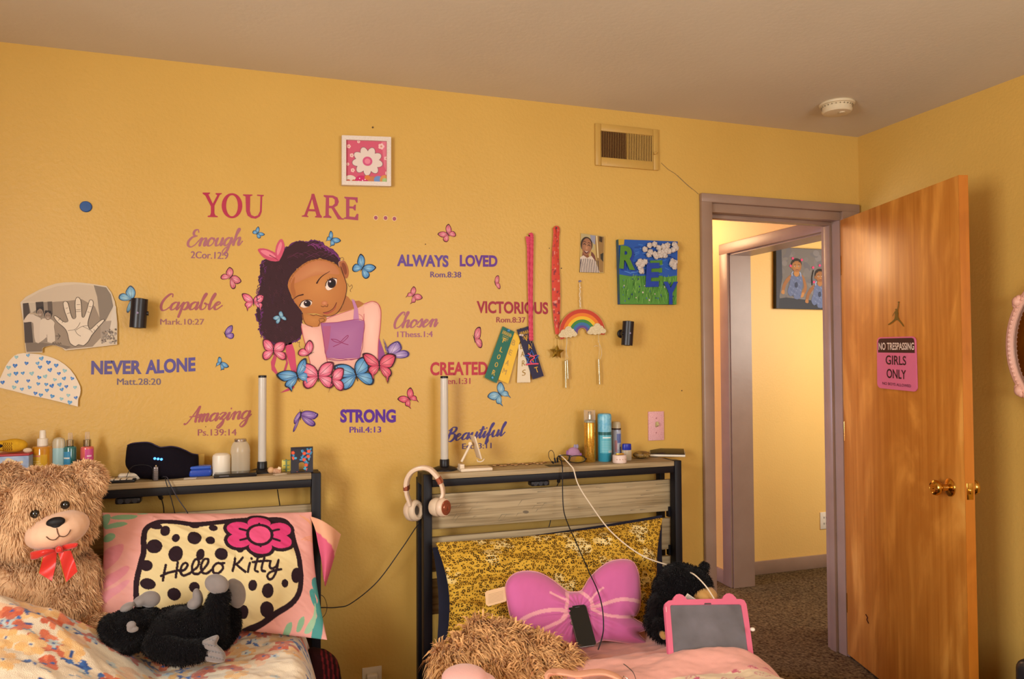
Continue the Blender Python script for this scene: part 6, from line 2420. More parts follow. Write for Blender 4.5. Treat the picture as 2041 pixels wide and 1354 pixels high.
mk = inflate(P2, lambda X_, Y_: -.085 - .045 * np.sin(np.clip((X_ - 250) / 146, 0, 1) * math.pi) + 0 * Y_, .022, 14, '#141018', step=2.0)
mk.build('mask_body', mat('black_velour', attr=True, rough=.9, spec=.1, bump=.0006, bscale=600), r, weld=True)
LED = mat('blue_led', '#4A90D8', rough=.3, emit='#4A9AF0', emit_s=2.2)
for x in (1492, 1524, 1556):
    p = Y(T2[0] + x / T2[2], T2[1] + (460 + (x - 1524) * .12) / T2[2], -.154)
    MB().lathe([(.0042, 0), (.0042, .001), (.003, .0022), (0, .0024)], p, basis((0, -1, 0)), n=16).build('light_dot', LED, r)
pts = [(T2[0] + x / T2[2], T2[1] + q / T2[2]) for x, q in mo[:13]]
MB().tube([Y(x, q, -.092 - .045 * math.sin(min(1, max(0, (x - 250) / 146)) * math.pi)) for x, q in spline(pts, 4)], .0022, 6).build('edge_piping', mat('dark_piping', '#241A34', rough=.7), r)

# charging plugs and cords on the left shelf
p0 = S(311, -.155)
s = sc(-.155, 311)
r = root('charging_plug', 'grey ribbed charging plug standing in the left headboard socket', 'plug', p0)
MB().box((p0[0] - 4.5 * s, -.162, SZ), (p0[0] + 4.5 * s, -.148, SZ + 28 * s), bev=.003, seg=3).build('plug_body', mat('grey_alloy', '#7A7478', rough=.3, metal=.6), r)
MB().tube([(p0[0], -.155, SZ + 27 * s), (p0[0], -.155, SZ + 31 * s)], .003, 10).build('plug_tip', METAL, r)
mb = MB()
for k in range(6):
    mb.box((p0[0] - 4.7 * s, -.1625, SZ + (4 + k * 3.6) * s), (p0[0] + 4.7 * s, -.1475, SZ + (5.2 + k * 3.6) * s))
mb.build('grip_ring', mat('dark_grip', '#4A4648', rough=.5), r)


def cord(label, pts, rad, m, cat='cable', name='charging_cable', ends=None, smooth=8):
    """pts are real points; ends adds small connector shells."""
    r = root(name, label, cat, pts[-1])
    P = spline(pts, smooth)
    MB().tube(P, rad, 8).build('cord', m, r)
    for (i0, i1, rr, mm) in ends or []:
        MB().tube([P[i0], P[i1]], rr, 10).build('connector', mm, r)
    return r


cord('thin black cord curling from the earbud case to the left headboard socket', [S(250, -.13) + (0, 0, .004), Y(262, 932, -.14), Y(283, 927, -.145), Y(301, 931, -.15), Y(305, 945, -.155), S(305, -.155) + (0, 0, .003)], .0011, CABB,
     ends=[(-9, -1, .0026, BPL)])
cord('black cord hanging over the left headboard edge, left of its twin', [S(322, -.150) + (0, 0, .008), Y(329, 952, -.180), Y(331, 962, -.192), Y(340, 990, -.192), Y(348, 1021, -.185), Y(352, 1040, -.16)], .0014, CABB)
cord('grey black cord hanging over the left headboard edge toward the pink pillow', [S(325, -.150) + (0, 0, .012), Y(333, 952, -.182), Y(338, 964, -.194), Y(355, 995, -.194), Y(373, 1021, -.188), Y(380, 1040, -.16)], .0016, mat('grey_cable', '#3A3840', rough=.5))
cord('black cord below the left headboard shelf, near its outlet strip', [Y(317, 985, -.15), Y(322, 995, -.13), Y(326, 1012, -.11), Y(327, 1030, -.10)], .0018, CABB, ends=[(0, 7, .007, BPL)])
cord('short black cord under the right end of the left headboard shelf', [Y(553, 976, -.12), Y(555, 990, -.11), Y(558, 1010, -.10), Y(559, 1030, -.10)], .0018, CABB)

p0 = S(400, -.105)
s = sc(-.105, 400)
r = root('blue_case', 'blue translucent plastic case beside the sleep mask', 'case', p0)
MB().box((p0[0] - 21 * s, -.125, SZ), (p0[0] + 21 * s, -.075, SZ + 15 * s), bev=.008, seg=4).build('case_base', mat('blue_translucent', '#2C4EB4', rough=.2, trans=.2), r)
MB().box((p0[0] - 20 * s, -.124, SZ + 14.5 * s), (p0[0] + 20 * s, -.076, SZ + 21 * s), bev=.006, seg=4).build('case_lid', mat('blue_lid', '#3A62C8', rough=.2, trans=.2), r)
p0 = Y(402, 921, -.03)
tg = MB().box((p0[0] - 5 * sc(-.03, 402), -.032, SZ), (p0[0] + 5 * sc(-.03, 402), -.026, p0[2] + 15 * sc(-.03)), bev=.001)
tag(tg.build('paper_tag', mat('yellow_card', '#D0A850', rough=.6)), 'yellow paper tag standing behind the sleep mask', 'tag')
p0 = S(379, -.150)
tag(MB().box((p0[0] - .019, -.16, SZ), (p0[0] + .019, -.13, SZ + .001)).build('white_card', mat('white_card', '#DDD2C0', rough=.6)), 'flat white card in front of the blue case', 'card')

y = -.10
s = sc(y, 441)
b = S(441, y)
r = root('white_cap', 'white rounded cap standing between the blue case and the clear bottle', 'pot', b)  # a loose white cap, filed under pots
turned('pot_body', [(16.5, 0), (17, 1), (16.6, 36), (15.5, 40), (11, 43), (0, 44)], b, s, WHITEP, r, 36)
turned('cap_rim', [(17.3, .5), (17.3, 4), (17, 4.4)], b, s, WHITEP, r, 36)
y = -.085
s = sc(y, 479)
b = S(479, y)
r = root('clear_bottle', 'clear ribbed bottle with a silver cap beside the white cap', 'bottle', b)
JARG = glass('frosted_glass', '#D8CCB4', rough=.25, alpha=.42)
prof = [(15, 0), (17, 2)]
for k in range(14):
    z = 4 + k * 2.9
    prof += [(18.2 + (.35 if k % 2 else -.2), z)]
prof += [(18.4, 46), (17, 54), (14.5, 60), (12, 63), (11, 64), (0, 64)]
turned('bottle_body', prof, b, s, JARG, r, 40)
turned('screw_cap', [(11.6, 63), (11.8, 64), (11.8, 67.5), (10.5, 69), (0, 69)], b, s, mat('silver_foil', '#C2B8B0', rough=.25, metal=.9), r, 36)

p0 = S(470, -.148)
s = sc(-.148, 470)
r = root('smartphone', 'black phone lying at the front of the left headboard', 'phone', p0)
MB().box((p0[0] - 40 * s, -.178, SZ), (p0[0] + 40 * s, -.115, SZ + 7.5 * s), rotm(0, 0, 0), bev=.0035, seg=4).build('phone_body', mat('black_gloss', '#131318', rough=.15, spec=.6), r)
mb = MB()
mb.box((p0[0] - 30 * s, -.1788, SZ + 3 * s), (p0[0] - 12 * s, -.1778, SZ + 5 * s))
mb.build('side_button', mat('grey_plastic'), r)

p0 = S(541, -.125)
s = sc(-.125, 541)
r = root('bead_figure', 'tiny wooden bead figure lying beside the tube lamp', 'figurine', p0)
MB().ball(p0 + np.array([-1 * s, 0, 6.5 * s]), 6.5 * s).build('head', mat('bare_wood_bead', '#C89E74', rough=.5), r)
MB().lathe([(5, 0), (6, 8), (4, 18), (0, 19)], p0 + np.array([18 * s, 0, 3 * s]), basis((-1, 0, .15)) * s, n=16).build('dress', mat('figure_cloth', '#9A6A4A', rough=.7, color2='#C8A080', vscale=200), r)
mb = MB()
mb.box((-3 * s, -2 * s, 0), (3 * s, 2 * s, 9 * s), rotm(0, .5, 0), p0 + np.array([12 * s, -.003, 4 * s]), bev=.0005)
mb.build('paper_wing', mat('cream_card', '#D8C2A0', rough=.6), r)
p0 = S(558, -.155)
tag(MB().box((-.02, -.012, 0), (.02, .012, .0008), rotm(0, 0, .4), p0).build('paper_scrap', mat('white_card')), 'scrap of white paper at the foot of the patterned card stand', 'paper')
p0 = S(570.5, -.09)
s = sc(-.09, 570)
r = root('small_gift_box', 'tiny yellow gift box with green ribbon stripes', 'box', p0)
MB().box((p0[0] - 8.5 * s, -.1, SZ), (p0[0] + 8.5 * s, -.08, SZ + 23 * s), bev=.001).build('box_body', mat('pale_yellow_card', '#CDBB4E', rough=.5), r)
mb = MB()
mb.box((p0[0] - 1.5 * s, -.1006, SZ), (p0[0] + 1.5 * s, -.0794, SZ + 23.4 * s))
for z in (4, 11.5, 21):
    mb.box((p0[0] - 6 * s, -.1007, SZ + z * s), (p0[0] + 6 * s, -.0793, SZ + (z + 1.6) * s))
mb.build('ribbon', mat('grey_green_ribbon', '#6E8A6A', rough=.5), r)

# patterned card stand
r = root('card_stand', 'dark tropical patterned folded card stand at the right end of the left headboard', 'stand', S(601, -.13))
yv = -.150
q = [Y(579.5, 893, yv + .02), Y(623.8, 893, yv + .02), Y(624, 950, yv), Y(579.5, 951, yv)]
for v in q[2:]:
    v[2] = SZ + .003
NAVY = mat('dark_navy_card', '#1E1A26', rough=.5)
mb = MB()
hole = [(1103, 590), (1112, 578), (1138, 573), (1160, 578), (1170, 592), (1170, 680), (1158, 694), (1136, 698), (1112, 692), (1103, 680)]
pl3 = lambda px, py, l: Y(px, py, yv + .02 * (950 - py) / 57 - .0002 * l)
H3 = [pl3(T3[0] + x / T3[2], T3[1] + v / T3[2], 0) for x, v in hole]
tri = tessellate_polygon([[Vector(v) for v in q], [Vector(v) for v in H3]])
VV = q + H3
mb.add(VV, [tuple(t) for t in tri])
mb.add([v + np.array([0, .0025, 0]) for v in VV], [tuple(reversed(t)) for t in tri])
for i in range(4):
    j = (i + 1) % 4
    mb.add([q[i], q[j], q[j] + np.array([0, .0025, 0]), q[i] + np.array([0, .0025, 0])], [(0, 1, 2, 3)])
mb.build('front_panel', NAVY, r, smooth=None)
MB().box((q[3][0], yv, SZ), (q[2][0], yv + .075, SZ + .003), bev=.0008).build('base_panel', NAVY, r)
MB().box((q[0][0], yv + .018, q[0][2] - .004), (q[1][0], yv + .03, q[0][2] + .001), bev=.001).build('top_edge', NAVY, r)
a = Art(T3, pl3)
rg = np.random.default_rng(6)
for fx, fy in [(1038, 468), (1165, 475), (1215, 452), (1030, 530), (1208, 508), (1162, 545), (1205, 655), (1075, 695), (1130, 718), (1180, 605)]:
    for k in range(4):
        an = rg.uniform(0, 6.28)
        lx, ly = fx + 27 * math.cos(an), fy + 24 * math.sin(an)
        if 1103 < lx < 1170 and 573 < ly < 698 or not (1022 < lx < 1252 and 425 < ly < 730):
            continue
        a.ell(lx, ly, 27, 12, ['#2E78A6', '#3F94B4', '#28669A'][k % 3], 1, rot=an, n=12)
        a.stroke([(lx - 18 * math.cos(an), ly - 18 * math.sin(an)), (lx + 18 * math.cos(an), ly + 18 * math.sin(an))], 2, '#7AB4C4', 2, sm=0)
for fx, fy in [(1038, 468), (1165, 475), (1215, 452), (1034, 530), (1208, 508), (1162, 545), (1205, 655), (1075, 695), (1130, 718), (1186, 605)]:
    for k in range(5):
        an = k * 1.256 + fx
        a.ell(fx + 11 * math.cos(an), fy + 11 * math.sin(an), 11, 10, '#D04C30', 3, n=8)
    a.ell(fx, fy, 5, 5, '#E08A4A', 4, n=8)
a.build('tropical_print', r)

# ---- right shelf
SZ = SZ2
r = root('phone_stand', 'white folding phone stand on the right headboard', 'phone stand', S(945, -.13))
s = sc(-.13, 945)
WST = mat('white_stand', '#D8C6AC', rough=.35)
pb, pe = S(914.5, -.13), S(977, -.13)
MB().box((pb[0], -.165, SZ), (pe[0], -.10, SZ + 6 * s), bev=.003, seg=3).build('base_plate', WST, r)
hz = lambda x, v, yy=-.135: Y(TH[0] + x / TH[2], TH[1] + v / TH[2], yy)
MB().box((pb[0], -.15, SZ + 5 * s), (pb[0] + 9 * s, -.115, SZ + 14 * s), bev=.002).build('hinge_block', WST, r)
MB().tube([hz(592, 765), hz(674, 604)], .0048, 12).build('arm', WST, r)
MB().tube([hz(664, 612, -.15), hz(664, 612, -.118)], .0066, 14).build('hinge_pin', WST, r)
q0, q1 = hz(686, 545), hz(742, 735)
d = (q1 - q0) / np.linalg.norm(q1 - q0)
B = basis((0, -1, 0), d)
L_ = np.linalg.norm(q1 - q0)
MB().box((0, -.003, -.032), (L_, .003, .032), np.stack([d, np.cross((0, -1, 0), d), np.array([0, -1.0, 0])], 1), q0, bev=.002, seg=3).build('cradle', WST, r)
MB().tube([hz(722, 745), hz(728, 762), hz(750, 766), hz(772, 757), hz(784, 738)], .0024, 8).build('hook_foot', WST, r)

mb = MB()
rg = np.random.default_rng(4)
r = root('shell_necklace', 'brown shell piece necklace lying flat along the back of the right headboard', 'necklace', S(1030, -.06))
SHL = mat('brown_shell', '#8A5A34', rough=.4, color2='#C8A070', vscale=120)
for k in range(15):
    p = S(985 + k * 7.2, -.06 + .022 * math.sin(k * 1.9))
    MB().ball(p + np.array([0, 0, .0028]), (.0085, .0062, .0026), rotm(0, 0, rg.uniform(0, 3)), u=12, v=8).build('shell_piece', SHL, r)
MB().tube([S(982 + k * 7.2, -.06 + .022 * math.sin((k - .5) * 1.9)) + np.array([0, 0, .0015]) for k in range(16)], .0008, 6).build('necklace_cord', mat('brown_cord', '#6A4A2A', rough=.8), r)

# socket plate and plugs
p0 = S(1103, -.125)
s = sc(-.125, 1103)
r = root('socket_plate', 'black power socket plate set in the right headboard shelf', 'socket', p0)
MB().box((p0[0] - 14 * s, -.15, SZ), (p0[0] + 17 * s, -.10, SZ + .002), bev=.0008).build('plate', BPL, r)
TQ = (1060, 780, 6.003)
z2 = lambda x, v, yy=-.13: Y(TQ[0] + x / TQ[2], TQ[1] + v / TQ[2], yy)
cord('black cord looping up from the right headboard socket', [z2(285, 860), z2(272, 800), z2(262, 740), z2(235, 708), z2(205, 730), z2(205, 790), z2(235, 840), z2(262, 862)], .0012, CABB, ends=[(0, 8, .0036, BPL), (-8, -1, .0036, BPL)])
cord('long black cord hanging from the right headboard down onto the pink bow pillow',
     [z2(310, 850, -.135), z2(305, 800, -.14), z2(325, 775, -.15), z2(345, 800, -.16), z2(360, 870, -.185), z2(368, 950, -.197), Y(1121.5, 985, -.20), Y(1124, 1020, -.22), Y(1134, 1050, -.265), Y(1150, 1085, -.345),
      Y(1172, 1136, -.46), Y(1190, 1175, -.53), Y(1200, 1210, -.575), Y(1203, 1250, -.60), Y(1199, 1275, -.605), Y(1192, 1296, -.61)], .0021, CABB, ends=[(0, 8, .004, BPL)])
cord('long cream cord running from the right headboard over the black bear to the tablet',
     [z2(335, 770, -.14), z2(362, 785, -.15), z2(400, 820, -.17), z2(470, 895, -.19), z2(500, 940, -.20), Y(1152, 965, -.22), Y(1173, 1000, -.25), Y(1218, 1060, -.34), Y(1280, 1108, -.42), Y(1346, 1131, -.48), Y(1366, 1139, -.60),
      Y(1384, 1146, -.652), Y(1406, 1168, -.698), Y(1422, 1192, -.712), Y(1428, 1205, -.715)], .0024, CABW, ends=[(0, 7, .0042, CABW)])
cord('black cord under the right headboard shelf', [Y(1114, 950, -.15), Y(1113, 962, -.13), Y(1108, 975, -.115), Y(1106, 985, -.108), Y(1096, 1044, -.10), Y(1090, 1056, -.10)], .0018, CABB, ends=[(0, 7, .007, BPL)])
cord('black cord drooping across the yellow wall between the two headboards',
     [Y(835, 1044, -.13), Y(826, 1056, -.12), Y(800, 1095, -.10), Y(752, 1160, -.085), Y(700, 1203, -.09), Y(672, 1211, -.10), Y(646, 1211.5, -.12), Y(630, 1212, -.13)], .0019, CABB)
cord('thin black loop of cord beside the pink pillow edge', [Y(632, 1183, -.145), Y(645, 1190, -.145), Y(651, 1204, -.14), Y(651.5, 1215, -.14), Y(646, 1228, -.145), Y(632, 1238, -.145)], .0010, CABB)

# glasses
r = root('glasses', 'black framed glasses lying on the right headboard', 'glasses', S(1143, -.15))
GF = mat('black_acetate', '#141216', rough=.25)
for cx, cy, rx, ry in ((540, 815, 98, 42), (392, 800, 66, 36)):
    pts = []
    for k in range(26):
        t = k / 26 * 2 * math.pi
        pts.append(z2(cx + rx * math.copysign(abs(math.cos(t)) ** .8, math.cos(t)), cy + ry * math.copysign(abs(math.sin(t)) ** .8, math.sin(t)), -.150))
    MB().tube(pts, .0018, 8, closed=True).build('rim', GF, r)
    mb = MB().prism(pts, (0, .0008, 0))
    mb.build('lens', glass('glasses_lens', '#C8A850', alpha=.15), r, smooth=None)
MB().tube([z2(452, 800, -.151), z2(444, 790, -.151), z2(458, 786, -.151)], .0018, 8).build('bridge', GF, r)
MB().tube(spline([z2(638, 800, -.15), z2(655, 810, -.15), z2(600, 845, -.12), z2(480, 850, -.10), z2(430, 860, -.09)], 5), .0017, 8).build('temple', GF, r)
MB().tube(spline([z2(330, 790, -.15), z2(322, 775, -.15), z2(400, 765, -.12), z2(470, 772, -.10)], 5), .0017, 8).build('temple', GF, r)

# small lilac plush
y = -.055
s = sc(y, 1144)
b = S(1144, y)
r = root('lilac_plush', 'tiny round lilac plush toy with a yellow belly behind the glasses', 'plush toy', b)
c = b + np.array([-1 * s, 0, 15 * s])
LIL = mat('lilac_plush', '#A87E9E', rough=.9, var=.06, vscale=60, bump=.0006, bscale=600)
V, F = blob([(c, (14.5 * s, .022, 14.5 * s)), (c + np.array([2 * s, 0, -6 * s]), (14 * s, .022, 9 * s))], .0025, 4)
MB().add(V, F).build('body', LIL, r)
MB().ball(c + np.array([7 * s, -.014, -8 * s]), (9 * s, .011, 7 * s)).build('belly', mat('yellow_belly', '#C6A01E', rough=.9), r)
MB().ball(c + np.array([12.5 * s, -.012, 0]), (3.4 * s, .005, 3 * s)).build('snout', mat('mauve_snout', '#8E5E90', rough=.8), r)
for dx, dz in ((1, 1), (8, 5)):
    MB().ball(c + np.array([dx * s, -.0205 + (dx - 1) * .0011, dz * s]), .0012, u=8, v=6).build('eye', BPL, r)
for dx in (2.5, 7.5):
    MB().ball(c + np.array([dx * s, -.004, 15.5 * s]), (3 * s, .003, 4.5 * s)).build('ear', mat('grey_lilac', '#8E86A0', rough=.8), r)
MB().ball(c + np.array([-14 * s, -.004, 3 * s]), (2.4 * s, .004, 6 * s)).build('fin', mat('mauve_snout'), r)

# bottles on the right shelf
y = -.075
s = sc(y, 1176)
b = S(1176, y)
r = root('spray_bottle', 'tall gold body mist bottle with a clear cap on the right headboard', 'spray bottle', b)
GOL = mat('gold_foil', '#C08A28', rough=.2, metal=.75, color2='#E0B858', vscale=260, detail=1)
turned('bottle_body', [(10.8, 0), (11.4, 1), (11.4, 77), (10.8, 78.5), (0, 78.5)], b, s, GOL, r, 36)
turned('shoulder', [(11.2, 78.5), (11.0, 82), (8, 84), (0, 84)], b, s, mat('grey_band', '#8A8A7A', rough=.3), r, 36)
turned('spray_head', [(3.6, 84), (3.6, 99), (3, 100), (0, 100)], b, s, CHROME, r, 24)
turned('overcap', [(11.5, 83), (11.5, 102.6), (11.2, 103), (0, 103)], b, s, CLEAR, r, 36)
s = sc(y, 1205.5)
b = S(1205.5, y)
r = root('foam_bottle', 'blue foaming cleanser bottle with a cloud printed cap', 'bottle', b)
turned('bottle_body', [(13, 0), (13.8, 2), (13.8, 54), (13.4, 57), (0, 57)], b, s, mat('teal_clear_plastic', '#2E88A0', rough=.15, coat=.5), r, 36)
turned('overcap', [(13.9, 57), (13.9, 90), (12.8, 93.5), (10, 94.6), (0, 95)], b, s, mat('cloud_blue_cap', '#3A94BC', rough=.3, color2='#88C0D0', vscale=55), r, 36)
disc_label('label', b, s, 13.8, 17, 52, '#5AAABC', r, extra=[(.2, .75, .84, .9, '#E0E8E4')] + [(.12, .9, .1 + k * .09, .12 + k * .09, '#8CC4CC') for k in range(7)] + [(.55, .9, .02, .14, '#CADADA')] +
           [(.57 + k * .05, .59 + k * .05, .03, .13, '#2A4A54') for k in range(6)], a0=-2.75, a1=-.4)
disc_label('band', b, s, 13.9, 52.5, 58.5, '#1E5A5C', r, a0=-3.1, a1=0)
s = sc(-.04, 1229)
b = S(1229, -.035)
r = root('mousse_can', 'slim white and blue can with a clear cap behind the blue bottle', 'can', b)
turned('can_body', [(9, 0), (9.4, 1), (9.4, 58), (8.6, 60), (0, 60)], b, s, mat('pearl_can', '#9AA0B4', rough=.3, metal=.2), r, 32)
disc_label('label', b, s, 9.4, 4, 56, '#A8AFC0', r, extra=[(.3, .75, .55, .9, '#5A6AA0'), (.1, .35, .2, .65, '#B0828A'), (.62, .95, .02, .4, '#3E56A0'), (.35, .5, .3, .5, '#C4C8D0')], a0=-2.6, a1=-.4)
turned('overcap', [(9, 60), (9, 70), (7, 74), (0, 75)], b, s, mat('cloudy_cap'), r, 32)
turned('collar_ring', [(9.5, 58.5), (9.5, 61), (9, 61.5)], b, s, mat('dark_collar', '#3A2A24', rough=.4), r, 32)
s = sc(-.085, 1249)
b = S(1249.5, -.085)
r = root('sanitizer_bottle', 'small clear bottle with a royal blue cap', 'bottle', b)
turned('bottle_body', [(9, 0), (10, 1.5), (10, 18), (9, 20.5), (0, 20.5)], b, s, JARG, r, 32, sy=.7)
turned('screw_cap', [(9.4, 20.5), (9.8, 21), (9.4, 31), (8.8, 32.5), (0, 32.5)], b, s, mat('royal_blue_cap', '#1E2C9A', rough=.35), r, 32, sy=.7)
s = sc(-.145, 1235)
b = S(1235, -.145)
r = root('hair_clip_jar', 'small round white pot with a gold bar on its lid at the shelf front', 'pot', b)
turned('pot_body', [(12.5, 0), (13.8, 1), (14, 14), (13, 16), (0, 15.5)], b, s, mat('pinkish_white', '#D4BEB2', rough=.4), r, 32)
MB().box((b[0] - 8 * s, -.15, SZ + 15.8 * s), (b[0] + 9 * s, -.141, SZ + 19 * s), bev=.0012).build('gold_bar', mat('gold_foil'), r)
for k in range(5):
    an = -2.4 + k * .42
    MB().ball(b + np.array([13.9 * s * math.cos(an), 13.9 * s * math.sin(an), 8 * s]), .0016, u=8, v=6).build('stud', mat('gold_foil'), r)
s = sc(-.06, 1279)
b = S(1279, -.06)
r = root('oval_case', 'brown mottled oval case with pale studs beside the blue capped bottle', 'case', b)
MB().ball(b + np.array([0, 0, 7.6 * s]), (18.5 * s, .026, 7.4 * s)).build('case_shell', mat('tortoiseshell', '#4A3418', rough=.35, color2='#8A6A34', vscale=90), r)
mb = MB()
rg = np.random.default_rng(9)
for k in range(40):
    u, v = rg.uniform(-13, 13), rg.uniform(-4, 1)
    mb.ball(b + np.array([u * s, -.0262 * math.sqrt(max(.05, 1 - (u / 18.5) ** 2 - (v / 7.4) ** 2)), (7.6 + v) * s]), .0012, u=6, v=4)
mb.build('stud_pattern', mat('pale_studs', '#B8985A', rough=.4), r)

# phone at the right end, in a white case, with a glitter grip
r = root('smartphone', 'black phone in a white case lying on the right corner of the right headboard', 'phone', S(1330, -.13))
c = Zp(1331, 906, SZ + .008)
R_ = rotm(0, 0, math.radians(-28)) @ rotm(math.radians(13), 0, 0)
MB().box((-.074, -.037, 0), (.074, .037, .0095), R_, (c[0] - .004, c[1] - .002, SZ + .0100), bev=.004, seg=4).build('phone_case', WHITEP, r)
MB().box((-.0715, -.0345, 0), (.0715, .0345, .0055), R_, (c[0] - .004, c[1] - .002, SZ + .0172), bev=.0025, seg=4).build('phone_body', mat('black_gloss', '#131318'), r)
mb = MB()
e = np.array([c[0] - .004, c[1] - .002, SZ + .0145]) + R_ @ np.array([.0738, 0, 0])
mb.box((-.0012, -.005, -.0022), (.0012, .005, .0022), R_, e)
mb.build('charge_port', BPL, r)
p0 = Y(1318, 897, -.03)
r = root('glitter_grip', 'pink glitter phone grip lying behind the phone on the right headboard', 'phone grip', (p0[0], -.03, SZ))
MB().lathe([(.016, 0), (.017, .004), (.017, .012), (.013, .0155), (0, .016)], (p0[0], -.03, SZ), n=30).build('grip_disc', GLIT, r)

# ================================================================== HEADPHONES on the right headboard's left post
r = root('headphones', 'white and rose gold headphones hanging on the left post of the right headboard', 'headphones', Y(850, 1040, -.2))
IV = mat('ivory_plastic', '#D9C0A6', rough=.35)
RG = mat('rose_gold', '#B06A52', rough=.25, metal=.7)
IVP = mat('ivory_leather', '#D2BCA0', rough=.5, bump=.0004, bscale=300)
hq = lambda x, v, yy: Y(TH[0] + x / TH[2], TH[1] + v / TH[2], yy)
arc = [hq(128, 1010, -.165), hq(127, 960, -.168), hq(140, 900, -.175), hq(180, 845, -.187), hq(250, 816, -.202), hq(320, 826, -.212), hq(380, 880, -.222), hq(412, 930, -.226)]
P = spline(arc, 6)


def band(mb, P, w, t, bz=(.35, -.93, 0)):
    rows = []
    for i, p in enumerate(P):
        d = P[min(i + 1, len(P) - 1)] - P[max(i - 1, 0)]
        d = d / np.linalg.norm(d)
        sd = np.array([-.45, -.89, 0])
        sd = sd - d * np.dot(sd, d)
        sd /= np.linalg.norm(sd)
        nn = np.cross(d, sd)
        row = []
        for k in range(12):
            an = 2 * math.pi * k / 12
            ca, sa = math.cos(an), math.sin(an)
            row.append(p + sd * w / 2 * math.copysign(abs(ca) ** .6, ca) + nn * t / 2 * math.copysign(abs(sa) ** .6, sa))
        rows.append(row)
    mb.grid(np.array(rows), wrap=True)
    n = len(rows)
    b0 = len(mb.v) - n * 12
    mb.f.append(tuple(b0 + k for k in range(11, -1, -1)))
    mb.f.append(tuple(b0 + (n - 1) * 12 + k for k in range(12)))
    mb.m += [0, 0]
    return mb


band(MB(), P, .032, .018).build('headband', IV, r)
band(MB(), [hq(392, 898, -.2255), hq(407, 922, -.227), hq(417, 945, -.228)], .034, .0205).build('slider', RG, r)
band(MB(), [hq(128, 1000, -.165), hq(128, 985, -.166), hq(129, 960, -.167)], .034, .0205).build('slider', RG, r)
yl = spline([hq(418, 945, -.228), hq(432, 990, -.230), hq(436, 1040, -.231), hq(425, 1075, -.232), hq(440, 1110, -.24)], 5)
band(MB(), yl, .028, .014).build('yoke', IV, r)
yl = spline([hq(128, 1002, -.165), hq(132, 1040, -.163), hq(148, 1090, -.160), hq(160, 1130, -.158)], 5)
band(MB(), yl, .028, .014).build('yoke', IV, r)
# right cup: face turned to the front right
cc = hq(428, 1150, -.240)
Bl = basis((.55, -.80, .12), (0, 0, 1))
Bc = basis((.62, -.78, .05), (0, 0, 1))
s = scale_at(cc)
KH = 1.42
Bc, Bl = Bc * KH, Bl * KH
cup = MB().lathe([(0, -.028), (.020, -.028), (.0235, -.02), (.0235, -.008), (.022, -.004)], cc, Bc, 36).build('ear_cushion', IVP, r)
cup = MB().lathe([(.0215, -.004), (.0238, 0), (.0238, .006), (.021, .0115), (.0175, .013)], cc, Bc, 36).build('ear_cup', IV, r)
MB().lathe([(.0185, .0128), (.0185, .0138), (.016, .0146), (.0115, .0142), (.0105, .0150), (.0075, .0146), (.006, .0152), (0, .015)], cc, Bc, 36).build('cup_disc', RG, cup)
# left cup: cushion turned to the viewer
cl_ = hq(200, 1176, -.145)
prof = [(.010, .004), (.011, .010), (.015, .0135), (.0195, .0125), (.023, .007), (.0235, .0), (.0225, -.004)]
MB().lathe(prof, cl_, Bl, 36, sx=1.15).build('ear_cushion', IVP, r)
MB().lathe([(0, .005), (.0105, .005)], cl_, Bl, 28, sx=1.15).build('speaker_mesh', mat('grey_mesh', '#8A7C70', rough=.8), r)
MB().lathe([(.0225, -.004), (.024, -.008), (.023, -.018), (.017, -.026), (0, -.028)], cl_, Bl, 36, sx=1.15).build('ear_cup', IV, r)

# ================================================================== BEDDING
def wr_noise(sx, sy, amp, seed, ang=0.0):
    def f(X_, Y_):
        c, s_ = math.cos(ang), math.sin(ang)
        u, v = X_ * c + Y_ * s_, -X_ * s_ + Y_ * c
        return amp * fbm(u / sx, v / sy, seed, 3)
    return f


def pillow(name, corners, ys, thick, base, paint, nu, nv, parent, wr=None, pinch=.018, back=None, pw=2.2, material=None):
    """a stuffed pillow: corners tl,tr,br,bl in photo pixels at distances ys from the wall."""
    C3 = [Y(c[0], c[1], y) for c, y in zip(corners, ys)]
    u, v = np.meshgrid(np.linspace(0, 1, nu), np.linspace(0, 1, nv))
    ins_u = pinch * np.sin(math.pi * v) * (1 - 2 * u) * np.abs(1 - 2 * u) ** 3
    ins_v = pinch * np.sin(math.pi * u) * (1 - 2 * v) * np.abs(1 - 2 * v) ** 3
    uu, vv = u + ins_u, v + ins_v

    def bil(Q, a, b):
        Q = [np.array(q, float) for q in Q]
        a, b = a[..., None], b[..., None]
        return (Q[0] * (1 - a) + Q[1] * a) * (1 - b) + (Q[3] * (1 - a) + Q[2] * a) * b
    P = bil(C3, uu, vv)
    PX = bil(corners, uu, vv)
    nrm = np.cross(C3[1] - C3[0], C3[3] - C3[0])
    nrm /= np.linalg.norm(nrm)
    if np.dot(nrm, CAM - C3[0]) < 0:
        nrm = -nrm
    prof = ((1 - np.abs(2 * u - 1) ** pw) * (1 - np.abs(2 * v - 1) ** pw)).clip(0, 1) ** .55
    w_ = wr(PX[..., 0], PX[..., 1]) if wr else 0
    F = P + nrm * (thick * prof + w_ * np.minimum(1, prof * 2.2))[..., None]
    cv_ = Canvas(PX[..., 0], PX[..., 1], base)
    if paint:
        paint(cv_)
    mb = MB()
    mb.grid(F, cv_.c)
    B = P - nrm * (thick * .6 * prof)[..., None]
    st = 4
    Bc = np.empty(B[::st, ::st].shape[:2] + (4,))
    Bc[...] = hexc(back or base)
    mb.grid(B[::st, ::st][:, ::-1], Bc)
    return mb.build(name, material or CLOTH, parent, smooth=60), nrm


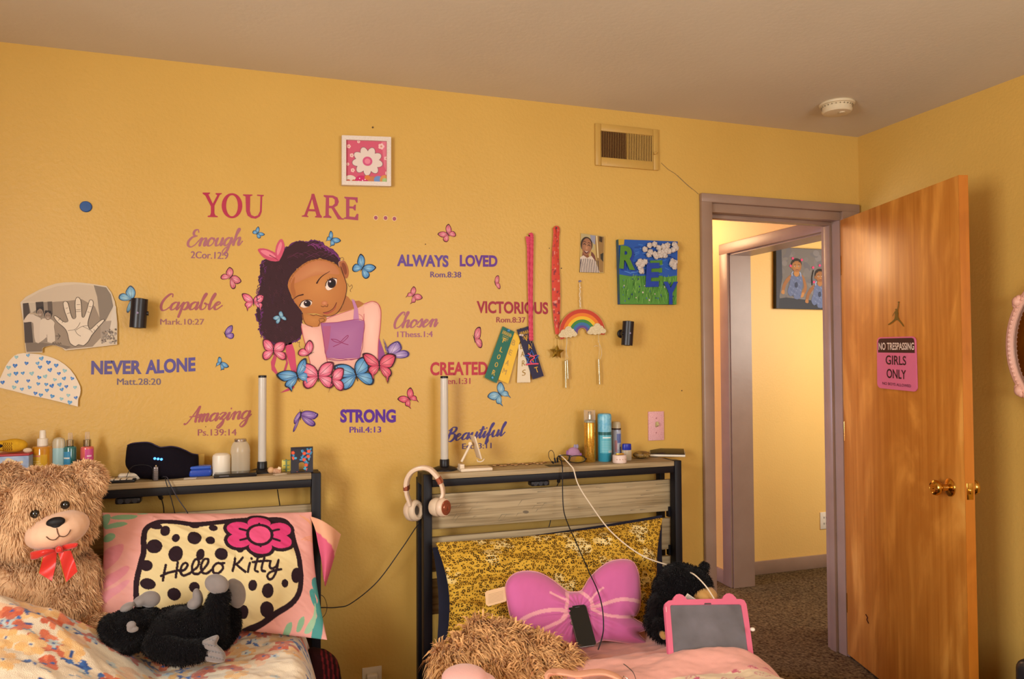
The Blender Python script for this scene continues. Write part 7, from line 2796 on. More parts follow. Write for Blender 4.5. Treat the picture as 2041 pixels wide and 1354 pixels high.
# ---------------------------------------------------------------- the pink printed pillow on the left bed
TZ = (180, 1000, 3.825)
zt_ = lambda pts: [(TZ[0] + x / TZ[2], TZ[1] + v / TZ[2]) for x, v in pts]
DK = '#2B1C22'


def pillow_print(c):
    st = lambda pts, w, col, sm=6: c.stroke(zt_(pts), w / TZ[2], col, sm)
    po = lambda pts, col, sm=4: c.poly(zt_(pts), col, sm)
    el = lambda x, y, rx, ry, col, rot=0: c.ell(TZ[0] + x / TZ[2], TZ[1] + y / TZ[2], rx / TZ[2], ry / TZ[2], col, rot)
    # leaves and flowers of the border
    GRN, GR2 = '#86B08E', '#9ABF9E'
    po([(90, 120), (140, 105), (150, 150), (120, 215), (95, 200)], GRN)
    po([(150, 140), (200, 120), (280, 118), (345, 135), (320, 160), (240, 165), (180, 158)], GRN)
    po([(110, 210), (170, 190), (240, 185), (275, 205), (230, 228), (160, 235), (115, 232)], GRN)
    po([(340, 108), (400, 100), (420, 112), (360, 120)], GR2)
    el(142, 308, 46, 34, GRN, -.2)
    po([(105, 410), (170, 385), (245, 380), (240, 440), (200, 500), (150, 540), (110, 550), (95, 480)], '#D88A94')
    po([(90, 620), (180, 580), (270, 545), (285, 580), (220, 640), (140, 680), (95, 690)], '#D88A94')
    po([(95, 720), (180, 690), (260, 650), (290, 660), (240, 710), (150, 770), (70, 840), (60, 800)], '#DA929A')
    for k in range(5):
        st([(1590 + k * 30, 120 + k * 12), (1660 + k * 22, 170 + k * 14), (1720 + k * 14, 240 + k * 10)], 10, '#E0A07C')
        st([(1600 + k * 26, 330), (1650 + k * 14, 300 + k * 10), (1715, 280 + k * 16)], 8, '#DE9C7C')
    TL = '#4E9490'
    po([(1690, 620), (1730, 600), (1752, 640), (1758, 740), (1780, 820), (1772, 960), (1750, 1060), (1700, 1090), (1672, 1060), (1690, 960), (1720, 900), (1712, 830), (1730, 780), (1700, 720), (1680, 660)], TL)
    po([(1660, 720), (1690, 700), (1712, 760), (1722, 830), (1700, 830), (1672, 780)], TL)
    po([(1740, 1090), (1770, 1080), (1776, 1140), (1752, 1130)], TL)
    po([(1640, 960), (1690, 890), (1704, 800), (1716, 880), (1700, 960), (1660, 1010), (1615, 1010)], GR2)
    po([(1550, 1000), (1570, 930), (1612, 905), (1612, 950), (1580, 1000)], GRN)
    po([(1440, 1025), (1470, 960), (1512, 945), (1510, 990), (1480, 1030)], GRN)
    el(1310, 1018, 26, 18, '#3E7A5A', .3)
    el(1400, 1024, 26, 12, GRN, -.3)
    po([(1160, 1052), (1210, 1030), (1250, 1028), (1230, 1060)], '#5AA098')
    # plain spotted cream panel with a bold dark rim
    PAN = [(392, 320), (400, 235), (440, 178), (520, 150), (640, 158), (760, 178), (900, 168), (1050, 140), (1250, 118), (1400, 112), (1470, 132), (1510, 200), (1540, 320), (1575, 450), (1590, 600), (1570, 730), (1500, 820),
           (1380, 890), (1280, 950), (1180, 985), (1080, 1010), (900, 1010), (640, 990), (460, 950), (360, 880), (335, 760), (340, 640), (372, 500), (392, 420)]
    dn = lambda v: v * .93 + 66
    PAN = [(x, dn(v)) for x, v in PAN]
    po(PAN, '#D9C592', 3)
    for x, y, rx, ry in [(548, 235, 36, 44), (626, 300, 29, 36), (764, 305, 53, 52), (882, 328, 36, 35), (625, 438, 53, 66), (807, 446, 31, 47), (964, 442, 50, 48), (1108, 390, 31, 36), (1248, 420, 58, 50), (610, 745, 50, 42),
                         (1202, 684, 34, 42), (1320, 722, 46, 55), (1457, 662, 27, 32), (1312, 860, 54, 54), (1130, 875, 38, 44), (760, 700, 40, 38), (900, 880, 44, 40), (700, 900, 42, 36), (480, 190, 48, 26),
                         (762, 190, 42, 26), (470, 370, 58, 58), (412, 525, 46, 42), (420, 665, 58, 40), (1550, 590, 40, 62), (905, 215, 34, 26)]:
        el(x, dn(y), rx, ry * .95, DK, .2)
    st(PAN + [PAN[0]], 42, DK, 3)
    # a pink flower with a bold rim where the print has its big pink ornament
    cx, cy = 1262, 312
    pet = [(cx + 150 * math.cos(k * 2 * math.pi / 6 + .5) * 1.25, cy + 98 * math.sin(k * 2 * math.pi / 6 + .5)) for k in range(6)]
    for x, y in pet:
        el(x, y, 118, 84, DK)
    for x, y in pet:
        el(x, y, 90, 58, '#CE3E74')
    for (x, y) in pet:
        st([(cx + (x - cx) * .55, cy + (y - cy) * .55), (cx + (x - cx) * .95, cy + (y - cy) * .95)], 18, DK, 0)
    el(cx, cy, 108, 92, DK)
    el(cx, cy, 84, 70, '#D8527E')
    # the lettering
    w = 19
    for s_ in ([(552, 556), (540, 610), (530, 666)], [(640, 540), (632, 590), (624, 645)], [(518, 634), (570, 612), (648, 596)],
               [(656, 606), (695, 590), (712, 560), (695, 545), (668, 568), (660, 610), (682, 634), (730, 620)], [(730, 620), (785, 575), (795, 530), (768, 522), (745, 570), (752, 618), (785, 628), (810, 612)],
               [(810, 612), (855, 560), (866, 520), (835, 518), (812, 565), (818, 612), (850, 622), (885, 600)],
               [(968, 552), (930, 548), (900, 580), (905, 615), (940, 620), (975, 585), (968, 552), (985, 546)],
               [(1068, 508), (1060, 560), (1048, 602)], [(1126, 500), (1096, 535), (1058, 560)], [(1080, 552), (1110, 580), (1146, 606)], [(1182, 540), (1172, 575), (1166, 606)], [(1194, 504), (1196, 507)],
               [(1244, 500), (1226, 555), (1222, 592), (1244, 602)], [(1296, 498), (1278, 550), (1274, 590), (1300, 598)], [(1204, 532), (1262, 526), (1330, 520)],
               [(1344, 520), (1336, 560), (1352, 578), (1388, 560), (1408, 508)], [(1408, 508), (1390, 590), (1360, 648), (1330, 656), (1318, 630), (1350, 600), (1428, 580)]):
        st(s_, w, DK, 5)


pr = root('pillow', 'pink printed pillow with a dark spotted cream panel, on the left bed', 'pillow', Y(420, 1260, -.45))
PC = [(204, 1022), (621, 1021), (652, 1276), (188, 1236)]
pf = wr_noise(55, 22, .0035, 3, .5)
fold = lambda X_, Y_: pf(X_, Y_) + .004 * np.exp(-((Y_ - 1060 - (X_ - 330) * .55) / 7) ** 2) * (X_ > 300) * (X_ < 460) - .005 * np.exp(-((Y_ - 1270 + (X_ - 640) * -.2 - 0) / 9) ** 2)
pillow('pillow_cover', PC, [-.235, -.235, -.43, -.43], .062, '#DDA096', pillow_print, 470, 270, pr, fold, back='#DDA096')
# the open end of the cover, folded out at the right
fl = [[(618, 1030), (640, 1038), (662, 1052), (679, 1066)], [(628, 1055), (645, 1064), (664, 1076), (672, 1090)], [(634, 1085), (648, 1094), (660, 1106), (664, 1118)], [(640, 1115), (648, 1126), (654, 1140), (657, 1142)],
      [(644, 1150), (646, 1158), (647, 1166), (648, 1170)]]
g = np.array([[Y(x, y, -.25 - .035 * math.sin(j / 3 * math.pi) - i * .025) for j, (x, y) in enumerate(row)] for i, row in enumerate(fl)])
u_ = np.linspace(0, 4, 40)
rows = []
for row in np.array([spline([g[i, j] for i in range(5)], 8) for j in range(4)]).transpose(1, 0, 2):
    rows.append(spline(list(row), 8))
rows = np.array(rows)
cols = np.empty(rows.shape[:2] + (4,))
for i in range(rows.shape[0]):
    for j in range(rows.shape[1]):
        lim = .95 - .9 * sstep(.15, .75, i / rows.shape[0])
        t = j / rows.shape[1]
        cols[i, j] = hexc('#E0A888') if (t < 1 and i < 9 + 5 * t) else hexc('#D0607E')
mb = MB()
mb.grid(rows, cols)
mb.grid(rows[:, ::-1] + np.array([.0015, .004, 0]), cols[:, ::-1])
mb.build('open_flap', CLOTH, pr, smooth=60, label='open pillowcase end showing bright pink inside')


# ---------------------------------------------------------------- leopard and navy pillows on the right bed
def leopard(c):
    rg = np.random.default_rng(31)
    for k in range(30):      # pale worn patches
        x, y = rg.uniform(880, 1310), rg.uniform(1060, 1280)
        for q in range(8):
            c.ell(x + rg.normal(0, 9), y + rg.normal(0, 6), rg.uniform(5, 11), rg.uniform(4, 8), '#DCC688', rg.uniform(0, 3), .5)
    step = 6.3
    for i in range(42):
        for j in range(75):
            x = 862 + j * step + (i % 2) * step / 2 + rg.normal(0, 1.2)
            y = 1026 + i * step + rg.normal(0, 1.2)
            an = rg.uniform(0, 6.28)
            if rg.random() < .62:      # rosette: broken ring with a tan heart
                c.ell(x, y, 2.0, 1.7, '#A67A22', an)
                n = rg.integers(2, 4)
                for q in range(n):
                    a0 = an + q * 6.28 / n + rg.uniform(-.2, .2)
                    pts = [(x + 2.4 * math.cos(a0 + t), y + 2.1 * math.sin(a0 + t)) for t in (0, .5, 1.0, 1.4)]
                    c.stroke(pts, rg.uniform(1.1, 1.7), '#1E150C', 0)
            else:
                c.ell(x, y, rg.uniform(1.1, 1.9), rg.uniform(.7, 1.1), '#1E150C', an)


nr = root('pillow', 'dark navy pillow behind the leopard print pillow', 'pillow', Y(1100, 1290, -.42))
NC = [(862, 1092), (1320, 1027), (1338, 1255), (868, 1315)]
pillow('pillow_cover', NC, [-.195, -.195, -.40, -.40], .03, '#141626', None, 60, 40, nr, wr_noise(40, 30, .004, 8), material=mat('navy_cotton', '#15172A', rough=.85, var=.1, vscale=40))
lr = root('pillow', 'leopard print pillow leaning on the right headboard', 'pillow', Y(1100, 1290, -.5))
LC = [(868, 1082), (1321, 1032), (1330, 1262), (884, 1312)]
wl = wr_noise(60, 26, .007, 12, -.2)


def leo_wr(X_, Y_):
    o = wl(X_, Y_)
    for x0, y0, x1, y1, a_, w_ in ((930, 1115, 1100, 1150, .010, 10), (1100, 1128, 1210, 1140, .009, 9), (890, 1190, 960, 1170, .008, 10), (1270, 1120, 1325, 1180, .008, 9), (890, 1215, 945, 1222, .009, 8), (1180, 1085, 1290, 1110, .006, 10)):
        L = math.hypot(x1 - x0, y1 - y0)
        t = ((X_ - x0) * (x1 - x0) + (Y_ - y0) * (y1 - y0)) / L ** 2
        d = ((X_ - x0) * (y1 - y0) - (Y_ - y0) * (x1 - x0)) / L
        o = o + a_ * np.exp(-(d / w_) ** 2) * sstep(-.2, .2, t) * (1 - sstep(.8, 1.2, t))
    return o


pillow('pillow_cover', LC, [-.255, -.255, -.475, -.475], .050, '#C69C36', leopard, 620, 340, lr, lambda a, b: 1.7 * leo_wr(a, b), pinch=.04)

# ---------------------------------------------------------------- bow shaped cushion
T9 = (820, 1000, 3.519)
z9 = lambda pts: [(T9[0] + x / T9[2], T9[1] + v / T9[2]) for x, v in pts]
BO_ = z9([(1095, 632), (1040, 590), (980, 545), (920, 510), (860, 492), (780, 490), (715, 512), (672, 560), (660, 620), (672, 700), (690, 790), (718, 862), (770, 905), (840, 918), (862, 925), (838, 945), (900, 985), (1000, 1005),
           (1110, 1012), (1180, 1028), (1230, 1020), (1300, 990), (1350, 972), (1480, 988), (1580, 998), (1660, 996), (1625, 960), (1592, 925), (1610, 912), (1658, 892), (1640, 868), (1590, 838), (1545, 808), (1575, 800), (1602, 745),
           (1606, 660), (1600, 560), (1588, 490), (1560, 430), (1510, 408), (1440, 410), (1370, 432), (1300, 485), (1240, 550), (1195, 625), (1140, 635)])


def bow_print(c):
    LP = '#DF9CA6'
    st = lambda pts, w: c.stroke(z9(pts), w / T9[2], LP)
    st(z9 and [(1092, 640), (1096, 690), (1088, 740)], 24)
    st([(975, 638), (1040, 672), (1090, 690)], 15)
    st([(1345, 605), (1290, 650), (1262, 690)], 14)
    st([(1185, 632), (1225, 660), (1262, 700), (1270, 750)], 24)
    st([(1085, 765), (1000, 760), (900, 775), (800, 815), (735, 865)], 28)
    st([(1092, 785), (1060, 830), (980, 870), (900, 905), (850, 920)], 24)
    st([(1268, 745), (1350, 720), (1450, 690), (1540, 690), (1606, 705)], 26)
    st([(1270, 755), (1330, 785), (1420, 805), (1540, 812)], 22)
    st([(1085, 770), (1040, 850), (1100, 790)], 12)


br = root('bow_cushion', 'bright pink bow shaped cushion in front of the leopard pillow', 'cushion', Y(1150, 1288, -.56))
wb = wr_noise(26, 60, .0018, 5, .5)


def bow_w(X_, Y_):
    kx, ky = T9[0] + 1180 / T9[2], T9[1] + 760 / T9[2]
    an = np.arctan2(Y_ - ky, X_ - kx)
    rr = np.hypot(X_ - kx, Y_ - ky)
    return wb(X_, Y_) + .004 * np.sin(an * 17 + 1.5 * np.sin(an * 3)) * np.exp(-((rr - 32) / 26) ** 2) - .018 * np.exp(-(rr / 22) ** 2) + .003 * np.sin(an * 23) * (Y_ > ky + 10) * np.exp(-((rr - 70) / 40) ** 2)


bmesh_ = inflate(BO_, lambda X_, Y_: -.432 - .115 * np.clip((Y_ - 1115) / 175, -.1, 1.1), .040, 34, '#C25E96', bow_print, step=1.5, wr=bow_w)
bmesh_.build('cushion_cover', mat('pink_plush_print', attr=True, rough=.8, sheen=.35), br, weld=True)
O = spline(BO_, 4, True)
MB().tube([Y(x, y, -.433 - .115 * min(1.1, max(-.1, (y - 1115) / 175))) for x, y in O[::2]], .0022, 6, closed=True).build('piping', mat('light_pink_piping', '#DE9AA4', rough=.8), br)
a = Art(T9, lambda px, py, l: Y(px, py, -.47 - .03 * (py - 1170) / 40 - .0003 * l))
a.poly([(516, 640), (528, 628), (655, 596), (668, 692), (660, 702), (540, 736), (522, 722)], '#D8B48A', 0)
for k in range(7):
    a.stroke([(540, 655 + k * 10), (645, 627 + k * 10)], 2.2, '#A88660', 1, sm=0)
a.build('care_tag', br, label='cream sewn-in care tag', material=mat('tag_cloth', attr=True, rough=.8))

# phone lying on the bow cushion
ph_ = root('smartphone', 'black phone leaning on the pink bow cushion', 'phone', Y(1178, 1290, -.60))
q4 = [Y(T9[0] + x / T9[2], T9[1] + v / T9[2], yy) for x, v, yy in ((1098, 738, -.523), (1222, 716, -.523), (1302, 1004, -.612), (1172, 1031, -.612))]
cen = sum(q4) / 4
ex = (q4[1] - q4[0] + q4[2] - q4[3]) / 2
ey = (q4[0] - q4[3] + q4[1] - q4[2]) / 2
W_, H_ = np.linalg.norm(ex), np.linalg.norm(ey)
ey /= H_
ex = ex - ey * np.dot(ex, ey)
ex /= np.linalg.norm(ex)
Rp = np.stack([ex, ey, np.cross(ex, ey)], 1)


def rslab(w, h, t, r, bev, z0=0.0, n=8):
    """rounded rectangle slab as an outline for prism, in local coordinates."""
    pts = []
    for cx, cy, a0 in ((w / 2 - r, h / 2 - r, 0), (-w / 2 + r, h / 2 - r, 90), (-w / 2 + r, -h / 2 + r, 180), (w / 2 - r, -h / 2 + r, 270)):
        for k in range(n + 1):
            an = math.radians(a0 + 90 * k / n)
            pts.append(np.array([cx + r * math.cos(an), cy + r * math.sin(an), z0]))
    return pts


def loc(R, o, pts):
    return [o + R @ p for p in pts]


MB().prism(loc(Rp, cen, rslab(W_, H_, .008, .011, 0, -.010)), Rp @ np.array([0, 0, .0095])).build('phone_case', mat('grey_phone_frame', '#6A5E58', rough=.3, metal=.4), ph_, bev=.0015)
MB().prism(loc(Rp, cen, rslab(W_ * .95, H_ * .975, .002, .009, 0, -.001)), Rp @ np.array([0, 0, .0012])).build('screen', mat('phone_glass', '#141312', rough=.12, spec=.6), ph_, smooth=None)
mb = MB()
mb.box((-W_ * .12, H_ * .44, .0002), (W_ * .12, H_ * .455, .0004), Rp, cen)
mb.build('earpiece', mat('dark_grip'), ph_)
for z0, z1 in ((.12, .22), (.25, .31)):
    MB().box((-W_ / 2 - .0012, H_ * (z0 - .05), -.008), (-W_ / 2 + .001, H_ * (z1 - .05), -.003), Rp, cen, bev=.0005).build('side_button', METAL, ph_)


# ---------------------------------------------------------------- comforters
def dense(lo, hi, a, b, d0, d1):
    """coordinates from lo to hi, fine (d0) within a..b and coarse (d1) outside."""
    o = list(np.arange(lo, a, d1)) + list(np.arange(a, b, d0)) + list(np.arange(b, hi + 1e-9, d1))
    return np.array(o)


cr1 = [Y(0, 1186, -.60), Y(105, 1215, -.60), Y(205, 1258, -.58)]


def h1_(X_, Y_):
    """height of the floral comforter."""
    rise = np.interp(X_, [-1.0, cr1[0][0], cr1[1][0], cr1[2][0], cr1[2][0] + .14, .3], [cr1[0][2] + .03, cr1[0][2], cr1[1][2], cr1[2][2], B1Z + .012, B1Z]) - B1Z
    prof = sstep(-.50, -.60, Y_) * (1 - .55 * sstep(-.62, -1.15, Y_))
    z = B1Z + np.maximum(0, rise) * prof
    z = z + .010 * fbm(X_ * 7 + Y_ * 2, Y_ * 11, 3) + .005 * fbm(X_ * 16, Y_ * 24, 9)
    z = z + .012 * np.exp(-((Y_ + .70 + .35 * (X_ + .5)) / .025) ** 2) + .01 * np.exp(-((Y_ + .86 + .12 * (X_ + .5)) / .03) ** 2)
    e = np.clip((X_ - (x1r - .115)) / .115, 0, 1.6)
    return z - .30 * e ** 2.2


def floral(c):
    rg = np.random.default_rng(17)
    sx = 1.0
    CORAL, BLUE, BUT, PEA = '#CE6A46', '#2E5A9C', '#E0B070', '#E2BC98'
    for k in range(980):
        x, y = rg.uniform(-1.0, .3), rg.uniform(-1.35, -.25)
        t = rg.random()
        s = rg.uniform(.95, 1.45)
        if t < .24:         # coral flower, ragged
            for q in range(9):
                an = rg.uniform(0, 6.28)
                r = rg.uniform(.004, .02) * s
                c.ell(x + r * math.cos(an), y + r * math.sin(an), .011 * s, .008 * s, [CORAL, '#D87A54', '#C25A3C'][q % 3], an)
            c.ell(x, y, .005, .004, BLUE)
        elif t < .40:       # butter yellow flower
            for q in range(6):
                an = q * 1.05 + x * 9
                c.ell(x + .015 * s * math.cos(an), y + .015 * s * math.sin(an), .012 * s, .009 * s, [BUT, '#E4BC84'][q % 2], an)
            c.ell(x, y, .006 * s, .005 * s, '#E8D4B0')
            c.ell(x, y, .003, .003, BLUE)
        elif t < .63:       # blue sprig
            for q in range(6):
                an = rg.uniform(0, 6.28)
                r = rg.uniform(.004, .017) * s
                c.ell(x + r * math.cos(an), y + r * math.sin(an), .0085 * s, .0035 * s, [BLUE, '#3A6AAC', '#26488A'][q % 3], an)
        elif t < .72:       # peach blot
            for q in range(4):
                c.ell(x + rg.normal(0, .01), y + rg.normal(0, .01), .014 * s, .010 * s, PEA, rg.uniform(0, 3))
        elif t < .9:        # small pale blue flower outline
            for q in range(5):
                an = q * 1.256
                c.ell(x + .009 * math.cos(an), y + .009 * math.sin(an), .006, .005, '#BCC8C8', an)
            c.ell(x, y, .0035, .0035, '#4A6AA0')
        else:
            c.stroke([(x - .012, y), (x, y + .004), (x + .012, y - .003)], .003, '#5A86A8', 0)


xs = dense(x1l - .06, x1r + .015, -.98, x1r + .015, .0034, .02)
ys_ = dense(-2.2, -.22, -1.3, -.28, .0038, .03)
X_, Y_ = np.meshgrid(xs, ys_)
X2 = np.where(X_ > x1r - .115, x1r - .115 + (X_ - (x1r - .115)) * 1.0, X_)
Z_ = h1_(X2, Y_)
can = Canvas(X_, Y_, '#DFCFB4')
floral(can)
fc = root('comforter', 'cream comforter with coral, yellow and blue flowers on the left bed', 'comforter', ((x1l + x1r) / 2, -1.2, B1Z))
mb = MB()
mb.grid(np.stack([X2, Y_, Z_], -1), can.c)
# hanging side
side = []
N = 10
xe, ze = X2[:, -1], Z_[:, -1]
G = np.stack([np.stack([xe + .012 * math.sin(k * .9) + .004 * k / N, Y_[:, -1], ze - .02 * k], -1) for k in range(N)], 1)
cs = np.repeat(can.c[:, -1:, :], N, 1)
for k in range(1, N):
    cs[:, k] = can.c[:, max(0, can.c.shape[1] - 1 - k * 5)]
mb.grid(G, cs)
FLEECE = mat('printed_fleece', attr=True, rough=.95, spec=.08, sheen=.3, bump=.0016, bscale=420)
mb.build('comforter_cloth', FLEECE, fc, smooth=70, weld=True)

XR2 = x2r - .035


def h2_(X_, Y_):
    z = B2Z + 0 * X_
    z = z + .024 * np.exp(-((Y_ + .905 - .03 * np.sin(X_ * 6)) / .045) ** 2) * sstep(.70, .95, X_)
    z = z + .006 * fbm(X_ * 6 + 4, Y_ * 12, 21) + .004 * fbm(X_ * 14 + Y_ * 6, Y_ * 26, 23)
    z = z + .008 * np.sin((Y_ * 40 + X_ * 9)) * np.exp(-((Y_ + .8) / .12) ** 2)
    z = z - .055 * sstep(-.80, -.60, Y_)
    e = np.clip((X_ - (XR2 - .24)) / .24, 0, 1.3)
    e0 = np.clip(((x2l + .10) - X_) / .10, 0, 1.3)
    return z - .20 * e ** 2.3 - .13 * e0 ** 2.2


def pinkprint(c):
    m = (c.Y < -.985 + .03 * np.sin(c.X * 7) + .05 * (c.X - 1.2)) & (c.X > .98)
    c._set(m, '#DCC6A4')
    m2 = (c.X < .66) & (c.Y < -.8)
    c._set(m2, '#D6C4AE')
    rg = np.random.default_rng(41)
    R = '#BE6A72'
    for k in range(46):
        x, y = rg.uniform(1.0, 1.62), rg.uniform(-1.5, -.93)
        if y > -.985 + .05 * (x - 1.2) + .02:
            continue
        s = rg.uniform(.8, 1.3) * .02
        an = rg.uniform(-.5, .5)
        ro = lambda u, v: (x + s * (u * math.cos(an) - v * math.sin(an)), y + s * (u * math.sin(an) + v * math.cos(an)))
        if k % 2:          # looped bow drawing
            c.stroke([ro(0, 0), ro(1, .7), ro(1.4, .2), ro(.9, -.3), ro(0, 0), ro(-1, .6), ro(-1.4, .1), ro(-.9, -.4), ro(0, 0)], .0034, R, 4)
            c.stroke([ro(0, 0), ro(.5, -.8)], .0034, R, 0)
            c.stroke([ro(0, 0), ro(-.4, -.9)], .0034, R, 0)
        else:              # heart drawing
            c.stroke([ro(0, -.9), ro(.9, 0), ro(.8, .6), ro(.3, .6), ro(0, .2), ro(-.4, .6), ro(-.9, .5), ro(-.8, -.1), ro(0, -.9)], .0034, '#C87A80', 4)
    for x, y, s in ((1.16, -.985, .02), (1.12, -1.0, .015), (1.30, -.97, .012), (1.36, -.965, .012), (1.42, -.955, .013), (1.46, -.965, .012)):
        c.ell(x, y, s, s * .35, '#BE5A6E', .3)
        c.ell(x + .01, y - .006, s * .7, s * .3, '#B8506A', -.5)
    for x, y in ((.60, -.95), (.63, -1.02), (.58, -1.08)):
        c.ell(x, y, .006, .004, '#A84A5A')


xs = dense(x2l + .005, XR2, x2l + .005, XR2, .0045, .02)
ys_ = dense(-2.2, -.22, -1.35, -.5, .004, .03)
X_, Y_ = np.meshgrid(xs, ys_)
Z_ = h2_(X_, Y_)
can = Canvas(X_, Y_, '#DCA092')
pinkprint(can)
pcf = root('comforter', 'pink comforter with a printed cream fold on the right bed', 'comforter', ((x2l + x2r) / 2, -1.2, B2Z))
mb = MB()
mb.grid(np.stack([X_, Y_, Z_], -1), can.c)
for col_, dx in ((-1, 1), (0, -1)):
    N = 8
    xe, ze = X_[:, col_], Z_[:, col_]
    G = np.stack([np.stack([xe + dx * .004 * math.sin(k), Y_[:, col_], ze - .022 * k], -1) for k in range(N)], 1)
    mb.grid(G, np.repeat(can.c[:, col_][:, None, :], N, 1))
mb.build('comforter_cloth', mat('pink_cotton_print', attr=True, rough=.85, spec=.12, sheen=.2, bump=.0006, bscale=500), pcf, smooth=70, weld=True)


# ================================================================== PLUSH ANIMALS
def E(px, py, y, rx, rz, ry=None, tilt=0.0):
    """ellipsoid centred at a pixel on the plane y; radii in photo pixels (ry in metres)."""
    c = Y(px, py, y)
    s = scale_at(c)
    return (c, (rx * s, (ry if ry is not None else min(rx, rz) * s), rz * s), rotm(0, tilt, 0))


# ---- big tan teddy
tb = root('teddy_bear', 'big tan teddy bear with a red ribbon bow, propped against the left headboard', 'teddy bear', Y(95, 1240, -.40))
TAN = '#DCB488'
head = [E(88, 1024, -.40, 92, 86, .14, -.12), E(58, 1062, -.42, 58, 42, .12), E(126, 1052, -.42, 52, 48, .12)]
body = [E(86, 1172, -.36, 98, 96, .13), E(88, 1215, -.39, 102, 76, .15), E(164, 1168, -.385, 30, 58, .07, .15), E(10, 1170, -.40, 40, 70, .08)]
V, F = blob(head, .007, 8)
mz = E(114, 1056, -.505, 58, 37, .085, -.22)


def off_muzzle(P):
    d = (P - mz[0]) @ mz[2]
    q = (d / np.array(mz[1])) ** 2
    return q.sum(1) > .98


mb = MB()
mb.cur = hexc(TAN)
mb.add(V, F)
fur(mb, V, F, 30000, .025, .0030, TAN, comb=(.15, -.25, -1), lay=.66, jit=.4, var=.1, keep=off_muzzle, lock=.02, seed=3, droop=.2)
hd = mb.build('head', FUR, tb, smooth=60)
V, F = blob(body, .009, 8)
mb = MB()
mb.cur = hexc(TAN)
mb.add(V, F)
fur(mb, V, F, 30000, .025, .0030, TAN, comb=(.1, -.2, -1), lay=.66, jit=.4, var=.1, lock=.02, seed=5, droop=.2)
mb.build('body', FUR, tb, smooth=60)
for ear_, in (([E(170, 957, -.38, 33, 32, .05, .3), E(186, 952, -.375, 18, 20, .04)],), ([E(12, 962, -.40, 30, 32, .05)],)):
    V, F = blob(ear_, .005, 5)
    mb = MB()
    mb.cur = hexc(TAN)
    mb.add(V, F)
    fur(mb, V, F, 5000, .022, .0028, TAN, comb=(.4, 0, -.4), lay=.45, jit=.6, lock=.02, seed=7, droop=.2)
    mb.build('ear', FUR, hd, smooth=60)
PEACH = mat('peach_velour', '#E2B898', rough=.8, var=.04, vscale=12, bump=.0005, bscale=600, sheen=.3)
V, F = blob([mz], .005, 4)
MB().add(V, F).build('muzzle', PEACH, hd, smooth=60)


def on_ell(e, px, py, off=0.0):
    """point of an ellipsoid's front surface seen at a pixel."""
    c, r, R = e
    d = ray(px, py)
    A = np.diag(1 / np.array(r)) @ R.T
    o_, dd = A @ (CAM - c), A @ d
    a_, b_, c_ = dd @ dd, 2 * o_ @ dd, o_ @ o_ - 1
    disc = max(0.0, b_ * b_ - 4 * a_ * c_)
    t = (-b_ - math.sqrt(disc)) / (2 * a_)
    return CAM + d * t - d / np.linalg.norm(d) * off


NOSE = mat('black_nose_velour', '#120E10', rough=.6, var=.1, vscale=90)
pn = on_ell(mz, 111, 1043, -.004)
s = scale_at(pn)
V, F = blob([(pn + np.array([0, 0, 2 * s]), (17.5 * s, .014, 10 * s), rotm(0, -.14, 0)), (pn + np.array([1.0 * s, 0, -6 * s]), (11 * s, .013, 8 * s))], .0025, 4)
MB().add(V, F).build('nose', NOSE, hd, smooth=60)
TH_ = mat('brown_thread', '#5A3A28', rough=.8)
mb = MB()
for pts in ([(113, 1053), (115, 1062), (118, 1069)], [(92, 1070), (100, 1076), (110, 1076), (118, 1069)], [(118, 1069), (128, 1070), (136, 1065), (141, 1056)]):
    mb.tube([on_ell(mz, x, y, .0006) for x, y in spline(pts, 6)], .0012, 6)
mb.build('mouth_stitching', TH_, hd)
EYE = mat('black_eye', '#0C0A0C', rough=.08, spec=.8)
for x, y in ((69.5, 1025), (130, 1007)):
    p = on_ell(head[0], x, y, .010)
    MB().ball(p, (.0115, .009, .0115)).build('eye', EYE, hd)
RED = mat('red_satin', '#C8281E', rough=.35, sheen=.3, bump=.0003, bscale=80)
BT = (0, 900, 2.983)
zb = lambda pts: [(BT[0] + x / BT[2], BT[1] + v / BT[2]) for x, v in pts]
bw = root('ribbon_bow', 'b', 'bow')
bpy.data.objects.remove(bw)
bowp = None
mb = inflate(zb([(340, 588), (300, 578), (240, 586), (182, 600), (180, 622), (184, 645), (220, 642), (245, 630), (300, 612), (345, 600)]), lambda X_, Y_: -.565 - .01 * np.sin(X_ * .09), .010, 8, '#C8281E', step=1.2)
rbow = mb.build('ribbon_bow', RED, tb, weld=True, label='red satin ribbon bow')
mb = inflate(zb([(345, 580), (380, 556), (430, 545), (464, 546), (455, 570), (420, 582), (380, 592), (348, 600)]), lambda X_, Y_: -.565 - .01 * np.sin(X_ * .09), .010, 8, '#C8281E', step=1.2)
mb.build('bow_loop', RED, rbow, weld=True)
mb = inflate(zb([(330, 575), (352, 560), (372, 575), (372, 598), (350, 606), (332, 600)]), lambda X_, Y_: -.574 + 0 * X_, .010, 6, '#C8281E', step=1.2)
mb.build('bow_knot', RED, rbow, weld=True)
